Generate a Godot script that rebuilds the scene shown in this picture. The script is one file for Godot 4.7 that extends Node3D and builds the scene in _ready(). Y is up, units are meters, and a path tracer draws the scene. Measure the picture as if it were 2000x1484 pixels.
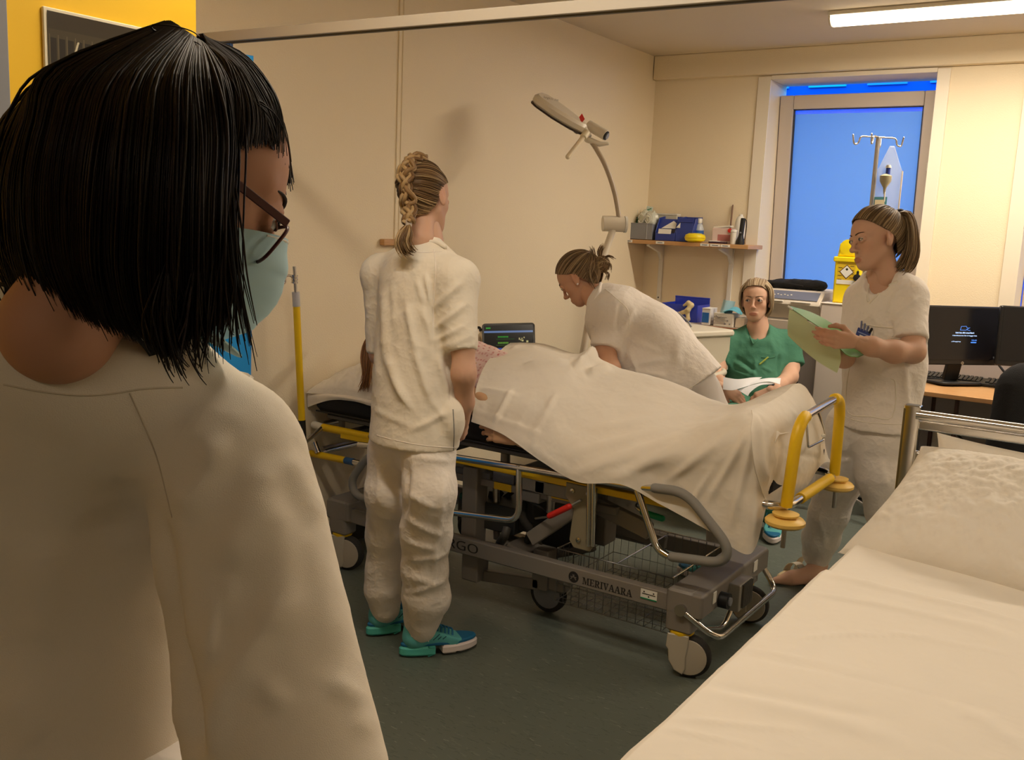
extends Node3D

# ---------- geometry collector ----------
class Geo:
	var v := PackedVector3Array()
	var n := PackedVector3Array()
	var uv := PackedVector2Array()
	var col := PackedColorArray()
	var ix := PackedInt32Array()
	var c := Color.WHITE

	func vert(p: Vector3, nn: Vector3, t := Vector2.ZERO) -> int:
		v.append(p); n.append(nn); uv.append(t); col.append(c)
		return v.size() - 1

	func tri(a: int, b: int, d: int) -> void:
		var g := (v[b] - v[a]).cross(v[d] - v[a])
		if g.dot(n[a] + n[b] + n[d]) > 0.0:
			ix.append(a); ix.append(d); ix.append(b)
		else:
			ix.append(a); ix.append(b); ix.append(d)

	func quad(a: int, b: int, d: int, e: int) -> void:
		tri(a, b, d); tri(a, d, e)

	func mesh() -> ArrayMesh:
		var arr := []
		arr.resize(Mesh.ARRAY_MAX)
		arr[Mesh.ARRAY_VERTEX] = v
		arr[Mesh.ARRAY_NORMAL] = n
		arr[Mesh.ARRAY_TEX_UV] = uv
		arr[Mesh.ARRAY_COLOR] = col
		arr[Mesh.ARRAY_INDEX] = ix
		var m := ArrayMesh.new()
		m.add_surface_from_arrays(Mesh.PRIMITIVE_TRIANGLES, arr)
		return m

	func join(o: Geo, xf := Transform3D()) -> Geo:
		var k := v.size()
		var nb := xf.basis.inverse().transposed()
		for i in o.v.size():
			v.append(xf * o.v[i]); n.append((nb * o.n[i]).normalized()); uv.append(o.uv[i]); col.append(o.col[i])
		for i in o.ix:
			ix.append(i + k)
		return self

	# box with chamfered edges, centred on xf
	func box(xf: Transform3D, s: Vector3, b := 0.003) -> Geo:
		var h := s * 0.5
		b = minf(b, minf(h.x, minf(h.y, h.z)) * 0.9)
		var id := {}
		for k in 8:
			var sg := Vector3(1 if k & 1 else -1, 1 if k & 2 else -1, 1 if k & 4 else -1)
			for ax in 3:
				var p := Vector3(h.x - b, h.y - b, h.z - b)
				p[ax] = h[ax]
				var nn := Vector3.ZERO
				nn[ax] = sg[ax]
				var t := Vector2(p[(ax + 1) % 3] * sg[(ax + 1) % 3], p[(ax + 2) % 3] * sg[(ax + 2) % 3])
				id[k * 3 + ax] = vert(xf * (p * sg), (xf.basis * nn).normalized(), t)
		for ax in 3:
			var a := 1 << ((ax + 1) % 3)
			var d := 1 << ((ax + 2) % 3)
			for s2 in 2:
				var o := (1 << ax) * s2
				quad(id[o * 3 + ax], id[(o | a) * 3 + ax], id[(o | a | d) * 3 + ax], id[(o | d) * 3 + ax])
			var bx := (ax + 1) % 3
			for o in [0, a, d, a | d]:
				var k1: int = o
				var k2: int = o | (1 << ax)
				var cx := (ax + 2) % 3
				quad(id[k1 * 3 + bx], id[k2 * 3 + bx], id[k2 * 3 + cx], id[k1 * 3 + cx])
		for k in 8:
			tri(id[k * 3], id[k * 3 + 1], id[k * 3 + 2])
		return self

	func bx(center: Vector3, s: Vector3, b := 0.003) -> Geo:
		return box(Transform3D(Basis(), center), s, b)

	# bar with rectangular section from a to b
	func bar(a: Vector3, b: Vector3, w: float, h: float, bev := 0.002, up := Vector3.UP) -> Geo:
		var z := (b - a).normalized()
		if absf(z.dot(up)) > 0.98:
			up = Vector3(1, 0, 0)
		var x := up.cross(z).normalized()
		var y := z.cross(x)
		return box(Transform3D(Basis(x, y, z), (a + b) * 0.5), Vector3(w, h, a.distance_to(b)), bev)

	# tube along points; rad is a float or an array of floats; cap 0 none, 1 flat, 2 round
	func tube(pts: Array, rad, seg := 10, cap := 1, flat := 1.0, fdir := Vector3.ZERO) -> Geo:
		var m := pts.size()
		var P := []
		var Rr := []
		for i in m:
			P.append(pts[i]); Rr.append(float(rad[i]) if rad is Array or rad is PackedFloat32Array else float(rad))
		if cap == 2:
			var d0: Vector3 = (P[0] - P[1]).normalized()
			var d1: Vector3 = (P[m - 1] - P[m - 2]).normalized()
			var r0: float = Rr[0]
			var r1: float = Rr[m - 1]
			var hp := []; var hr := []
			for k in 3:
				var a := PI * 0.5 * (1.0 - k / 3.0)
				hp.append(P[0] + d0 * r0 * sin(a)); hr.append(maxf(r0 * cos(a), r0 * 0.02))
			var tp := []; var tr := []
			for k in 3:
				var a := PI * 0.5 * (k + 1) / 3.0
				tp.append(P[m - 1] + d1 * r1 * sin(a)); tr.append(maxf(r1 * cos(a), r1 * 0.02))
			P = hp + P + tp
			Rr = hr + Rr + tr
			m = P.size()
		var x := Vector3.ZERO
		var base := v.size()
		var len := 0.0
		for i in m:
			var tg: Vector3
			if i == 0: tg = P[1] - P[0]
			elif i == m - 1: tg = P[m - 1] - P[m - 2]
			else: tg = (P[i + 1] - P[i]).normalized() + (P[i] - P[i - 1]).normalized()
			tg = tg.normalized()
			if tg == Vector3.ZERO: tg = Vector3.UP
			if i == 0:
				x = fdir if fdir != Vector3.ZERO else (Vector3.UP.cross(tg) if absf(tg.y) < 0.9 else Vector3.RIGHT.cross(tg))
			else:
				len += P[i].distance_to(P[i - 1])
			x = (x - tg * x.dot(tg)).normalized()
			var y := tg.cross(x)
			var dr := 0.0
			if i > 0 and i < m - 1:
				dr = (Rr[i + 1] - Rr[i - 1]) / maxf(P[i + 1].distance_to(P[i - 1]), 1e-5)
			elif cap == 2:
				dr = 30.0 if i == m - 1 else -30.0
				if i == m - 1: dr = -30.0
				else: dr = 30.0
			for j in seg + 1:
				var a := TAU * j / seg
				var dv := x * cos(a) + y * sin(a) * flat
				var nn := (x * cos(a) * flat + y * sin(a) - tg * clampf(dr, -8, 8)).normalized()
				vert(P[i] + dv * Rr[i], nn, Vector2(float(j) / seg, len))
		for i in m - 1:
			for j in seg:
				var a := base + i * (seg + 1) + j
				quad(a, a + 1, a + seg + 2, a + seg + 1)
		if cap == 1:
			for e in 2:
				var i: int = 0 if e == 0 else m - 1
				var nn: Vector3 = (P[0] - P[1]).normalized() if e == 0 else (P[m - 1] - P[m - 2]).normalized()
				var cc := vert(P[i], nn)
				var ring := []
				for j in seg:
					ring.append(vert(v[base + i * (seg + 1) + j], nn))
				for j in seg:
					tri(cc, ring[j], ring[(j + 1) % seg])
		return self

	# lathe about the local y axis of xf; profile of Vector2(radius, y)
	func lathe(xf: Transform3D, prof: Array, seg := 24, arc := TAU) -> Geo:
		for i in prof.size() - 1:
			var a: Vector2 = prof[i]
			var b: Vector2 = prof[i + 1]
			if a.distance_to(b) < 1e-6: continue
			var t := (b - a).normalized()
			var nn := Vector2(t.y, -t.x)
			var na := nn
			var nb := nn
			if i > 0:
				var tp: Vector2 = (a - prof[i - 1]).normalized()
				if tp.dot(t) > 0.7: na = (nn + Vector2(tp.y, -tp.x)).normalized()
			if i < prof.size() - 2:
				var tn: Vector2 = (prof[i + 2] - b).normalized()
				if tn.dot(t) > 0.7: nb = (nn + Vector2(tn.y, -tn.x)).normalized()
			var base := v.size()
			for j in seg + 1:
				var g := arc * j / seg
				var cs := cos(g); var sn := sin(g)
				vert(xf * Vector3(a.x * cs, a.y, a.x * sn), (xf.basis * Vector3(na.x * cs, na.y, na.x * sn)).normalized(), Vector2(float(j) / seg, a.y))
				vert(xf * Vector3(b.x * cs, b.y, b.x * sn), (xf.basis * Vector3(nb.x * cs, nb.y, nb.x * sn)).normalized(), Vector2(float(j) / seg, b.y))
			for j in seg:
				var q := base + j * 2
				quad(q, q + 1, q + 3, q + 2)
		return self

	# polygon in the xy plane of xf, extruded from z = 0 to z = h
	func prism(xf: Transform3D, poly: PackedVector2Array, h: float, bev := 0.0) -> Geo:
		if Geometry2D.is_polygon_clockwise(poly): poly.reverse()
		var m := poly.size()
		var ins := PackedVector2Array()
		var en := []
		for i in m:
			var e := (poly[(i + 1) % m] - poly[i]).normalized()
			en.append(Vector2(e.y, -e.x))
		for i in m:
			var q: Vector2 = en[i] + en[(i + m - 1) % m]
			q = q / maxf(q.dot(en[i]), 0.3)
			ins.append(poly[i] - q * bev)
		var tr := Geometry2D.triangulate_polygon(ins if bev > 0.0 else poly)
		for s in 2:
			var z := h if s else 0.0
			var nn := (xf.basis * Vector3(0, 0, 1 if s else -1)).normalized()
			var base := v.size()
			for p in (ins if bev > 0.0 else poly):
				vert(xf * Vector3(p.x, p.y, z), nn, p)
			for k in range(0, tr.size(), 3):
				tri(base + tr[k], base + tr[k + 1], base + tr[k + 2])
		var zs := [[poly, bev], [poly, h - bev]]
		if bev > 0.0:
			zs = [[ins, 0.0], [poly, bev], [poly, h - bev], [ins, h]]
		for k in zs.size() - 1:
			var zn := 0.0
			if bev > 0.0 and k == 0: zn = -1.0
			if bev > 0.0 and k == 2: zn = 1.0
			for i in m:
				var j := (i + 1) % m
				var e: Vector2 = en[i]
				var n0 := e; var n1 := e
				var ep: Vector2 = en[(i + m - 1) % m]
				var ef: Vector2 = en[j]
				if ep.dot(e) > 0.6: n0 = (e + ep).normalized()
				if ef.dot(e) > 0.6: n1 = (e + ef).normalized()
				var A: PackedVector2Array = zs[k][0]
				var B: PackedVector2Array = zs[k + 1][0]
				var za: float = zs[k][1]
				var zb: float = zs[k + 1][1]
				var m0 := (xf.basis * Vector3(n0.x, n0.y, zn)).normalized()
				var m1 := (xf.basis * Vector3(n1.x, n1.y, zn)).normalized()
				quad(vert(xf * Vector3(A[i].x, A[i].y, za), m0, Vector2(A[i].x, za)), vert(xf * Vector3(A[j].x, A[j].y, za), m1, Vector2(A[j].x, za)), vert(xf * Vector3(B[j].x, B[j].y, zb), m1, Vector2(B[j].x, zb)), vert(xf * Vector3(B[i].x, B[i].y, zb), m0, Vector2(B[i].x, zb)))
		return self

	# surface from f(u, v) with u, v in 0..1; smooth normals; flip turns it over
	func grid(nu: int, nv: int, f: Callable, flip := false, uvs := Vector2.ONE) -> Geo:
		var base := v.size()
		for j in nv + 1:
			for i in nu + 1:
				vert(f.call(float(i) / nu, float(j) / nv), Vector3.ZERO, Vector2(float(i) / nu, float(j) / nv) * uvs)
		var w := nu + 1
		for j in nv + 1:
			for i in w:
				var p := base + j * w + i
				var du := v[base + j * w + mini(i + 1, nu)] - v[base + j * w + maxi(i - 1, 0)]
				var dv := v[base + mini(j + 1, nv) * w + i] - v[base + maxi(j - 1, 0) * w + i]
				var nn := du.cross(dv).normalized()
				n[p] = -nn if flip else nn
		for j in nv:
			for i in nu:
				var p := base + j * w + i
				if flip:
					ix.append_array([p, p + 1, p + w + 1, p, p + w + 1, p + w])
				else:
					ix.append_array([p, p + w + 1, p + 1, p, p + w, p + w + 1])
		return self

	# both sides of a cloth sheet of thickness th, with closed rim
	func sheet(nu: int, nv: int, f: Callable, th := 0.002, flip := false) -> Geo:
		var a := v.size()
		grid(nu, nv, f, flip)
		var b := v.size()
		var cnt := b - a
		for k in cnt:
			vert(v[a + k] - n[a + k] * th, -n[a + k], uv[a + k])
		var w := nu + 1
		for j in nv:
			for i in nu:
				quad(b + j * w + i, b + j * w + i + 1, b + (j + 1) * w + i + 1, b + (j + 1) * w + i)
		var rim := []
		for i in nu + 1: rim.append(i)
		for j in range(1, nv + 1): rim.append(j * w + nu)
		for i in range(nu - 1, -1, -1): rim.append(nv * w + i)
		for j in range(nv - 1, 0, -1): rim.append(j * w)
		var cen := Vector3.ZERO
		for k in rim: cen += v[a + k]
		cen /= rim.size()
		for q in rim.size():
			var k0: int = rim[q]
			var k1: int = rim[(q + 1) % rim.size()]
			var e := v[a + k1] - v[a + k0]
			var nn := e.cross(n[a + k0]).normalized()
			if nn.dot(v[a + k0] - cen) < 0: nn = -nn
			quad(vert(v[a + k0], nn), vert(v[a + k1], nn), vert(v[b + k1], nn), vert(v[b + k0], nn))
		return self

# ---------- distance-field bodies meshed as surface nets ----------
class Sdf:
	var A := PackedVector3Array()
	var D := PackedVector3Array()
	var I := PackedFloat32Array()
	var L := PackedFloat32Array()
	var R0 := PackedFloat32Array()
	var R1 := PackedFloat32Array()
	var N := PackedVector3Array()
	var S := PackedFloat32Array()
	var F := PackedInt32Array()   # 1 flat start, 2 flat end, 4 subtract, 8 ellipsoid
	var E := []
	var K := 0.03
	var KP := PackedFloat32Array()
	var planes := []

	# tapered limb; nrm, sq: axis along which it is squashed by the factor sq
	func limb(a: Vector3, b: Vector3, r0: float, r1: float, nrm := Vector3.ZERO, sq := 1.0, flags := 0) -> Sdf:
		A.append(a); D.append(b - a)
		var l := (b - a).length()
		L.append(l); I.append(1.0 / maxf(l * l, 1e-9))
		R0.append(r0); R1.append(r1); N.append(nrm.normalized()); S.append(sq - 1.0); F.append(flags); E.append(null); KP.append(K)
		return self

	func chain(pts: Array, rads: Array, nrm := Vector3.ZERO, sq := 1.0) -> Sdf:
		for i in pts.size() - 1:
			limb(pts[i], pts[i + 1], rads[i], rads[i + 1], nrm, sq)
		return self

	func ball(c: Vector3, r: Vector3, b := Basis(), flags := 0) -> Sdf:
		A.append(c); D.append(Vector3.ZERO); L.append(0.0); I.append(0.0)
		R0.append(minf(r.x, minf(r.y, r.z)) * 0.5 + 0.5 * pow(r.x * r.y * r.z, 1.0 / 3.0)); R1.append(maxf(r.x, maxf(r.y, r.z)))
		N.append(Vector3.ZERO); S.append(0.0); F.append(flags | 8); KP.append(K)
		E.append(Basis.from_scale(Vector3.ONE / r) * b.transposed())
		return self

	func one(i: int, p: Vector3) -> float:
		var pa := p - A[i]
		if F[i] & 8:
			return ((E[i] * pa).length() - 1.0) * R0[i]
		var h := pa.dot(D[i]) * I[i]
		var hc := clampf(h, 0.0, 1.0)
		var q := pa - D[i] * hc
		if S[i] != 0.0:
			q += N[i] * (q.dot(N[i]) * S[i])
		var d := q.length() - (R0[i] + (R1[i] - R0[i]) * hc)
		if F[i] & 1: d = maxf(d, -h * L[i])
		if F[i] & 2: d = maxf(d, (h - 1.0) * L[i])
		return d

	func at(p: Vector3, list: PackedInt32Array) -> float:
		var d := 1e3
		for i in list:
			var pa := p - A[i]
			var dd: float
			var fl := F[i]
			if fl & 8:
				dd = ((E[i] * pa).length() - 1.0) * R0[i]
			else:
				var h := pa.dot(D[i]) * I[i]
				var hc := clampf(h, 0.0, 1.0)
				var q := pa - D[i] * hc
				if S[i] != 0.0:
					q += N[i] * (q.dot(N[i]) * S[i])
				dd = q.length() - (R0[i] + (R1[i] - R0[i]) * hc)
				if fl & 1: dd = maxf(dd, -h * L[i])
				if fl & 2: dd = maxf(dd, (h - 1.0) * L[i])
			var kk := KP[i]
			if fl & 4:
				var e2 := maxf(kk * 0.35 - absf(d + dd), 0.0)
				d = maxf(d, -dd) + e2 * e2 / (kk * 1.4)
			else:
				var e := maxf(kk - absf(d - dd), 0.0)
				d = minf(d, dd) - e * e / (kk * 4.0)
		for pl in planes:
			d = maxf(d, pl.distance_to(p))
		return d

	func build(cell: float, disp = null, colour = null, smooth := 1) -> Geo:
		var lo := Vector3(1e9, 1e9, 1e9)
		var hi := -lo
		for i in A.size():
			if F[i] & 4: continue
			var r := maxf(R0[i], R1[i]) + K * 0.3
			var rv := Vector3(r, r, r)
			lo = lo.min(A[i] - rv).min(A[i] + D[i] - rv)
			hi = hi.max(A[i] + rv).max(A[i] + D[i] + rv)
		lo -= Vector3.ONE * cell * 2.0
		var B := 4
		var nb := Vector3i(((hi - lo) / (cell * B)).ceil()) + Vector3i.ONE
		var nx := nb.x * B
		var ny := nb.y * B
		var nz := nb.z * B
		var val := PackedFloat32Array()
		val.resize(nx * ny * nz)
		val.fill(1e3)
		var sx := 1
		var sy := nx
		var sz := nx * ny
		var hb := cell * B * 0.9
		var near := []
		var np := A.size()
		for bz in nb.z:
			for by in nb.y:
				for bx in nb.x:
					var cp := lo + (Vector3(bx, by, bz) + Vector3(0.5, 0.5, 0.5)) * cell * B - Vector3.ONE * cell * 0.5
					var list := PackedInt32Array()
					var mn := 1e3
					var sub := false
					for i in np:
						var dd := one(i, cp)
						if dd * 0.45 < hb + K:
							list.append(i)
							if F[i] & 4: sub = true
							else: mn = minf(mn, dd)
						elif not (F[i] & 4): mn = minf(mn, dd)
					if list.is_empty() or mn * 0.45 > hb + K: continue
					for pl in planes:
						if absf(pl.distance_to(cp)) < hb * 1.2: sub = true
					var inside := mn < -(hb * 1.7 + K) and not sub
					if inside:
						var outp := false
						for pl in planes:
							if pl.distance_to(cp) > 0: outp = true
						if outp: continue
					else:
						near.append(Vector3i(bx * B, by * B, bz * B))
					for z in B:
						for y in B:
							var k := (bx * B) + (by * B + y) * sy + (bz * B + z) * sz
							for x in B:
								if inside: val[k] = -1.0
								else: val[k] = at(lo + Vector3(bx * B + x, by * B + y, bz * B + z) * cell, list)
								k += 1
		var vid := {}
		var P := PackedVector3Array()
		var cells := PackedInt32Array()
		for o in near:
			for z in range(o.z, mini(o.z + B, nz - 1)):
				for y in range(o.y, mini(o.y + B, ny - 1)):
					for x in range(o.x, mini(o.x + B, nx - 1)):
						var k: int = x + y * sy + z * sz
						var a0 := val[k]; var a1 := val[k + 1]; var a2 := val[k + sy]; var a3 := val[k + sy + 1]
						var a4 := val[k + sz]; var a5 := val[k + sz + 1]; var a6 := val[k + sz + sy]; var a7 := val[k + sz + sy + 1]
						var m := int(a0 < 0) + int(a1 < 0) + int(a2 < 0) + int(a3 < 0) + int(a4 < 0) + int(a5 < 0) + int(a6 < 0) + int(a7 < 0)
						if m == 0 or m == 8: continue
						var s := Vector3.ZERO
						var c := 0
						if (a0 < 0) != (a1 < 0): s += Vector3(a0 / (a0 - a1), 0, 0); c += 1
						if (a2 < 0) != (a3 < 0): s += Vector3(a2 / (a2 - a3), 1, 0); c += 1
						if (a4 < 0) != (a5 < 0): s += Vector3(a4 / (a4 - a5), 0, 1); c += 1
						if (a6 < 0) != (a7 < 0): s += Vector3(a6 / (a6 - a7), 1, 1); c += 1
						if (a0 < 0) != (a2 < 0): s += Vector3(0, a0 / (a0 - a2), 0); c += 1
						if (a1 < 0) != (a3 < 0): s += Vector3(1, a1 / (a1 - a3), 0); c += 1
						if (a4 < 0) != (a6 < 0): s += Vector3(0, a4 / (a4 - a6), 1); c += 1
						if (a5 < 0) != (a7 < 0): s += Vector3(1, a5 / (a5 - a7), 1); c += 1
						if (a0 < 0) != (a4 < 0): s += Vector3(0, 0, a0 / (a0 - a4)); c += 1
						if (a1 < 0) != (a5 < 0): s += Vector3(1, 0, a1 / (a1 - a5)); c += 1
						if (a2 < 0) != (a6 < 0): s += Vector3(0, 1, a2 / (a2 - a6)); c += 1
						if (a3 < 0) != (a7 < 0): s += Vector3(1, 1, a3 / (a3 - a7)); c += 1
						vid[k] = P.size()
						P.append(lo + (Vector3(x, y, z) + s / c) * cell)
						cells.append(k)
		var ix := PackedInt32Array()
		for k in cells:
			var a := val[k] < 0
			for ax in 3:
				var st: int = [sx, sy, sz][ax]
				if a == (val[k + st] < 0): continue
				var u: int = [sy, sz, sx][ax]
				var w: int = [sz, sx, sy][ax]
				if not (vid.has(k - u) and vid.has(k - w) and vid.has(k - u - w)): continue
				var q0: int = vid[k]
				var q1: int = vid[k - u]
				var q2: int = vid[k - u - w]
				var q3: int = vid[k - w]
				if a: ix.append_array([q0, q2, q1, q0, q3, q2])
				else: ix.append_array([q0, q1, q2, q0, q2, q3])
		for it in smooth:
			var acc := PackedVector3Array(); acc.resize(P.size())
			var cnt := PackedInt32Array(); cnt.resize(P.size())
			for t in range(0, ix.size(), 3):
				var i0 := ix[t]; var i1 := ix[t + 1]; var i2 := ix[t + 2]
				acc[i0] += P[i1] + P[i2]; acc[i1] += P[i0] + P[i2]; acc[i2] += P[i0] + P[i1]
				cnt[i0] += 2; cnt[i1] += 2; cnt[i2] += 2
			for i in P.size():
				if cnt[i]: P[i] = P[i].lerp(acc[i] / cnt[i], 0.5)
		var nn := normals(P, ix)
		if disp != null:
			for i in P.size():
				P[i] += nn[i] * float(disp.call(P[i], nn[i]))
			nn = normals(P, ix)
		var g := Geo.new()
		g.v = P
		g.n = nn
		g.ix = ix
		g.uv.resize(P.size())
		g.col.resize(P.size())
		for i in P.size():
			g.col[i] = colour.call(P[i]) if colour != null else Color.WHITE
			g.uv[i] = Vector2(P[i].x, P[i].y)
		return g

	func normals(P: PackedVector3Array, ix: PackedInt32Array) -> PackedVector3Array:
		var nn := PackedVector3Array()
		nn.resize(P.size())
		for t in range(0, ix.size(), 3):
			var i0 := ix[t]; var i1 := ix[t + 1]; var i2 := ix[t + 2]
			var g := (P[i2] - P[i0]).cross(P[i1] - P[i0])
			nn[i0] += g; nn[i1] += g; nn[i2] += g
		for i in nn.size():
			nn[i] = nn[i].normalized()
		return nn

# cloth creases: each is [from, to, height, width]; a ridge that fades at both ends
class Folds:
	var a := PackedVector3Array()
	var d := PackedVector3Array()
	var il := PackedFloat32Array()
	var h := PackedFloat32Array()
	var w := PackedFloat32Array()
	var noise: FastNoiseLite
	var namp := 0.0
	var axis := Vector3.ZERO   # folds are measured across this direction
	func add(p: Vector3, q: Vector3, height: float, width: float) -> Folds:
		a.append(p); d.append(q - p); il.append(1.0 / maxf((q - p).length_squared(), 1e-8)); h.append(height); w.append(width)
		return self
	func at(p: Vector3, nn := Vector3.ZERO) -> float:
		var s := 0.0
		var front := 1.0
		if axis != Vector3.ZERO and nn != Vector3.ZERO: front = clampf(-nn.dot(axis) * 4.0 + 0.3, 0.0, 1.0)
		for i in (a.size() if front > 0.0 else 0):
			var pa := p - a[i]
			var t := clampf(pa.dot(d[i]) * il[i], 0.0, 1.0)
			var o := pa - d[i] * t
			if axis != Vector3.ZERO: o -= axis * o.dot(axis)
			var r := o.length() / w[i]
			if r < 2.2:
				var fade := minf(1.0, minf(t, 1.0 - t) * 4.0 + 0.15)
				s += h[i] * fade * exp(-r * r * 1.4)
		s *= front
		if namp != 0.0:
			s += namp * noise.get_noise_3dv(p)
		return s

# ---------- scene helpers ----------
func V(x: float, y: float, z: float) -> Vector3:
	return Vector3(x, y, z)

var taken := {}

func numbered(called: String) -> String:
	if not taken.has(called):
		taken[called] = 0
		return called
	taken[called] += 1
	return "%s_%03d" % [called, taken[called]]

func thing(called: String, label: String, category: String, base := Vector3.ZERO, group := "") -> Node3D:
	var o := Node3D.new()
	o.name = numbered(called)
	add_child(o)
	o.position = base
	o.set_meta("label", label)
	o.set_meta("category", category)
	if group: o.set_meta("group", group)
	return o

# a part built in world coordinates, hung on a thing (or on a part of it)
func part(parent: Node3D, called: String, g: Geo, m: Material, label := "") -> MeshInstance3D:
	var o := MeshInstance3D.new()
	o.name = called
	o.mesh = g.mesh()
	o.material_override = m
	o.cast_shadow = GeometryInstance3D.SHADOW_CASTING_SETTING_ON
	if parent.get_parent() == self and not parent is MeshInstance3D:
		o.position = -parent.position
	if label: o.set_meta("label", label)
	parent.add_child(o, true)
	return o

func single(called: String, g: Geo, m: Material, label: String, category: String, group := "") -> MeshInstance3D:
	var o := struct_(called, g, m)
	o.remove_meta("kind")
	o.set_meta("label", label)
	o.set_meta("category", category)
	if group: o.set_meta("group", group)
	return o

func struct_(called: String, g: Geo, m: Material) -> MeshInstance3D:
	var o := MeshInstance3D.new()
	o.name = numbered(called)
	o.mesh = g.mesh()
	o.material_override = m
	o.set_meta("kind", "structure")
	add_child(o)
	return o

func mat(c: Color, rough := 0.6, metal := 0.0) -> StandardMaterial3D:
	var m := StandardMaterial3D.new()
	m.albedo_color = c
	m.roughness = rough
	m.metallic = metal
	return m

func rgb(r: int, g: int, b: int) -> Color:
	return Color(r / 255.0, g / 255.0, b / 255.0)

func noise_tex(freq: float, fractal := FastNoiseLite.FRACTAL_FBM, oct := 4, size := 512, sd := 1, ramp: Gradient = null) -> NoiseTexture2D:
	var f := FastNoiseLite.new()
	f.noise_type = FastNoiseLite.TYPE_SIMPLEX_SMOOTH
	f.frequency = freq
	f.fractal_type = fractal
	f.fractal_octaves = oct
	f.seed = sd
	var t := NoiseTexture2D.new()
	t.width = size
	t.height = size
	t.seamless = true
	t.noise = f
	if ramp: t.color_ramp = ramp
	return t

func relief(m: StandardMaterial3D, t: Texture2D, depth_cm: float, scale: Vector3) -> StandardMaterial3D:
	m.heightmap_enabled = true
	m.heightmap_texture = t
	m.heightmap_scale = depth_cm
	m.uv1_triplanar = true
	m.uv1_scale = scale
	return m

func ramp2(a: Color, b: Color, p0 := 0.0, p1 := 1.0) -> Gradient:
	var g := Gradient.new()
	g.set_color(0, a); g.set_offset(0, p0)
	g.set_color(1, b); g.set_offset(1, p1)
	return g

func frame(x: Vector3, y: Vector3, o: Vector3) -> Transform3D:
	x = x.normalized()
	var z := x.cross(y).normalized()
	return Transform3D(Basis(x, z.cross(x), z), o)

func yaw(deg: float, o := Vector3.ZERO) -> Transform3D:
	return Transform3D(Basis(Vector3.UP, deg_to_rad(deg)), o)

func curve(pts: Array, per := 6) -> Array:
	var out := []
	var m := pts.size()
	for i in m - 1:
		var p0: Vector3 = pts[maxi(i - 1, 0)]
		var p1: Vector3 = pts[i]
		var p2: Vector3 = pts[i + 1]
		var p3: Vector3 = pts[mini(i + 2, m - 1)]
		for k in per:
			out.append(p1.cubic_interpolate(p2, p0, p3, float(k) / per))
	out.append(pts[m - 1])
	return out

# polyline with its corners rounded
func bent(pts: Array, r := 0.05, per := 5) -> Array:
	var out := [pts[0]]
	for i in range(1, pts.size() - 1):
		var p: Vector3 = pts[i]
		var a: Vector3 = pts[i - 1]
		var b: Vector3 = pts[i + 1]
		var ra := minf(r, p.distance_to(a) * 0.48)
		var rb := minf(r, p.distance_to(b) * 0.48)
		var s := p + (a - p).normalized() * ra
		var e := p + (b - p).normalized() * rb
		for k in per + 1:
			var t := float(k) / per
			out.append(s.lerp(p, t).lerp(p.lerp(e, t), t))
	out.append(pts[pts.size() - 1])
	return out

func lerps(a: Array, count: int) -> Array:
	var out := []
	for k in count:
		var x := float(k) / (count - 1) * (a.size() - 1)
		var i := mini(int(x), a.size() - 2)
		out.append(lerpf(a[i], a[i + 1], x - i))
	return out

func rrect(w: float, h: float, r: float, per := 4) -> PackedVector2Array:
	var out := PackedVector2Array()
	for k in 4:
		var c := Vector2((w * 0.5 - r) * (1 if k == 0 or k == 3 else -1), (h * 0.5 - r) * (1 if k < 2 else -1))
		for q in per + 1:
			var a := PI * 0.5 * (k + float(q) / per)
			out.append(c + Vector2(cos(a), sin(a)) * r)
	return out

func letters(parent: Node3D, text: String, xf: Transform3D, height: float, m: Material, bold := false, serif := false, width := 0.0, called := "lettering") -> MeshInstance3D:
	var t := TextMesh.new()
	t.text = text
	var f := SystemFont.new()
	f.font_names = ["Droid Serif" if serif else "Droid Sans"]
	f.font_weight = 700 if bold else 400
	t.font = f
	t.font_size = 32
	t.pixel_size = 0.01
	t.depth = 0.02
	t.curve_step = 2.0
	var o := MeshInstance3D.new()
	o.name = called
	o.mesh = t
	var ab := t.get_aabb()
	var s := height / maxf(ab.size.y, 0.01)
	var sxx := s
	if width > 0.0: sxx = width / maxf(ab.size.x, 0.01)
	o.transform = xf * Transform3D(Basis.from_scale(Vector3(sxx, s, 0.04)), Vector3(-ab.get_center().x * sxx, -ab.get_center().y * s, 0))
	if parent.get_parent() == self and not parent is MeshInstance3D:
		o.position -= parent.position
	o.material_override = m
	parent.add_child(o, true)
	return o

# smooth surface through a net of points: rows of equal length
func net(rows: Array) -> Callable:
	var nr := rows.size()
	var nc: int = rows[0].size()
	return func(u: float, w: float) -> Vector3:
		var x := u * (nc - 1)
		var y := w * (nr - 1)
		var i := mini(int(x), nc - 2)
		var j := mini(int(y), nr - 2)
		var c := []
		for k in 4:
			var row: Array = rows[clampi(j - 1 + k, 0, nr - 1)]
			c.append(row[i].cubic_interpolate(row[i + 1], row[maxi(i - 1, 0)], row[mini(i + 2, nc - 1)], x - i))
		return c[1].cubic_interpolate(c[2], c[0], c[3], y - j)

const WALLX := -2.985
const WALLZ := -6.126
const CEIL := 2.646
const PARTX := -1.9
var M := {}

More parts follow.
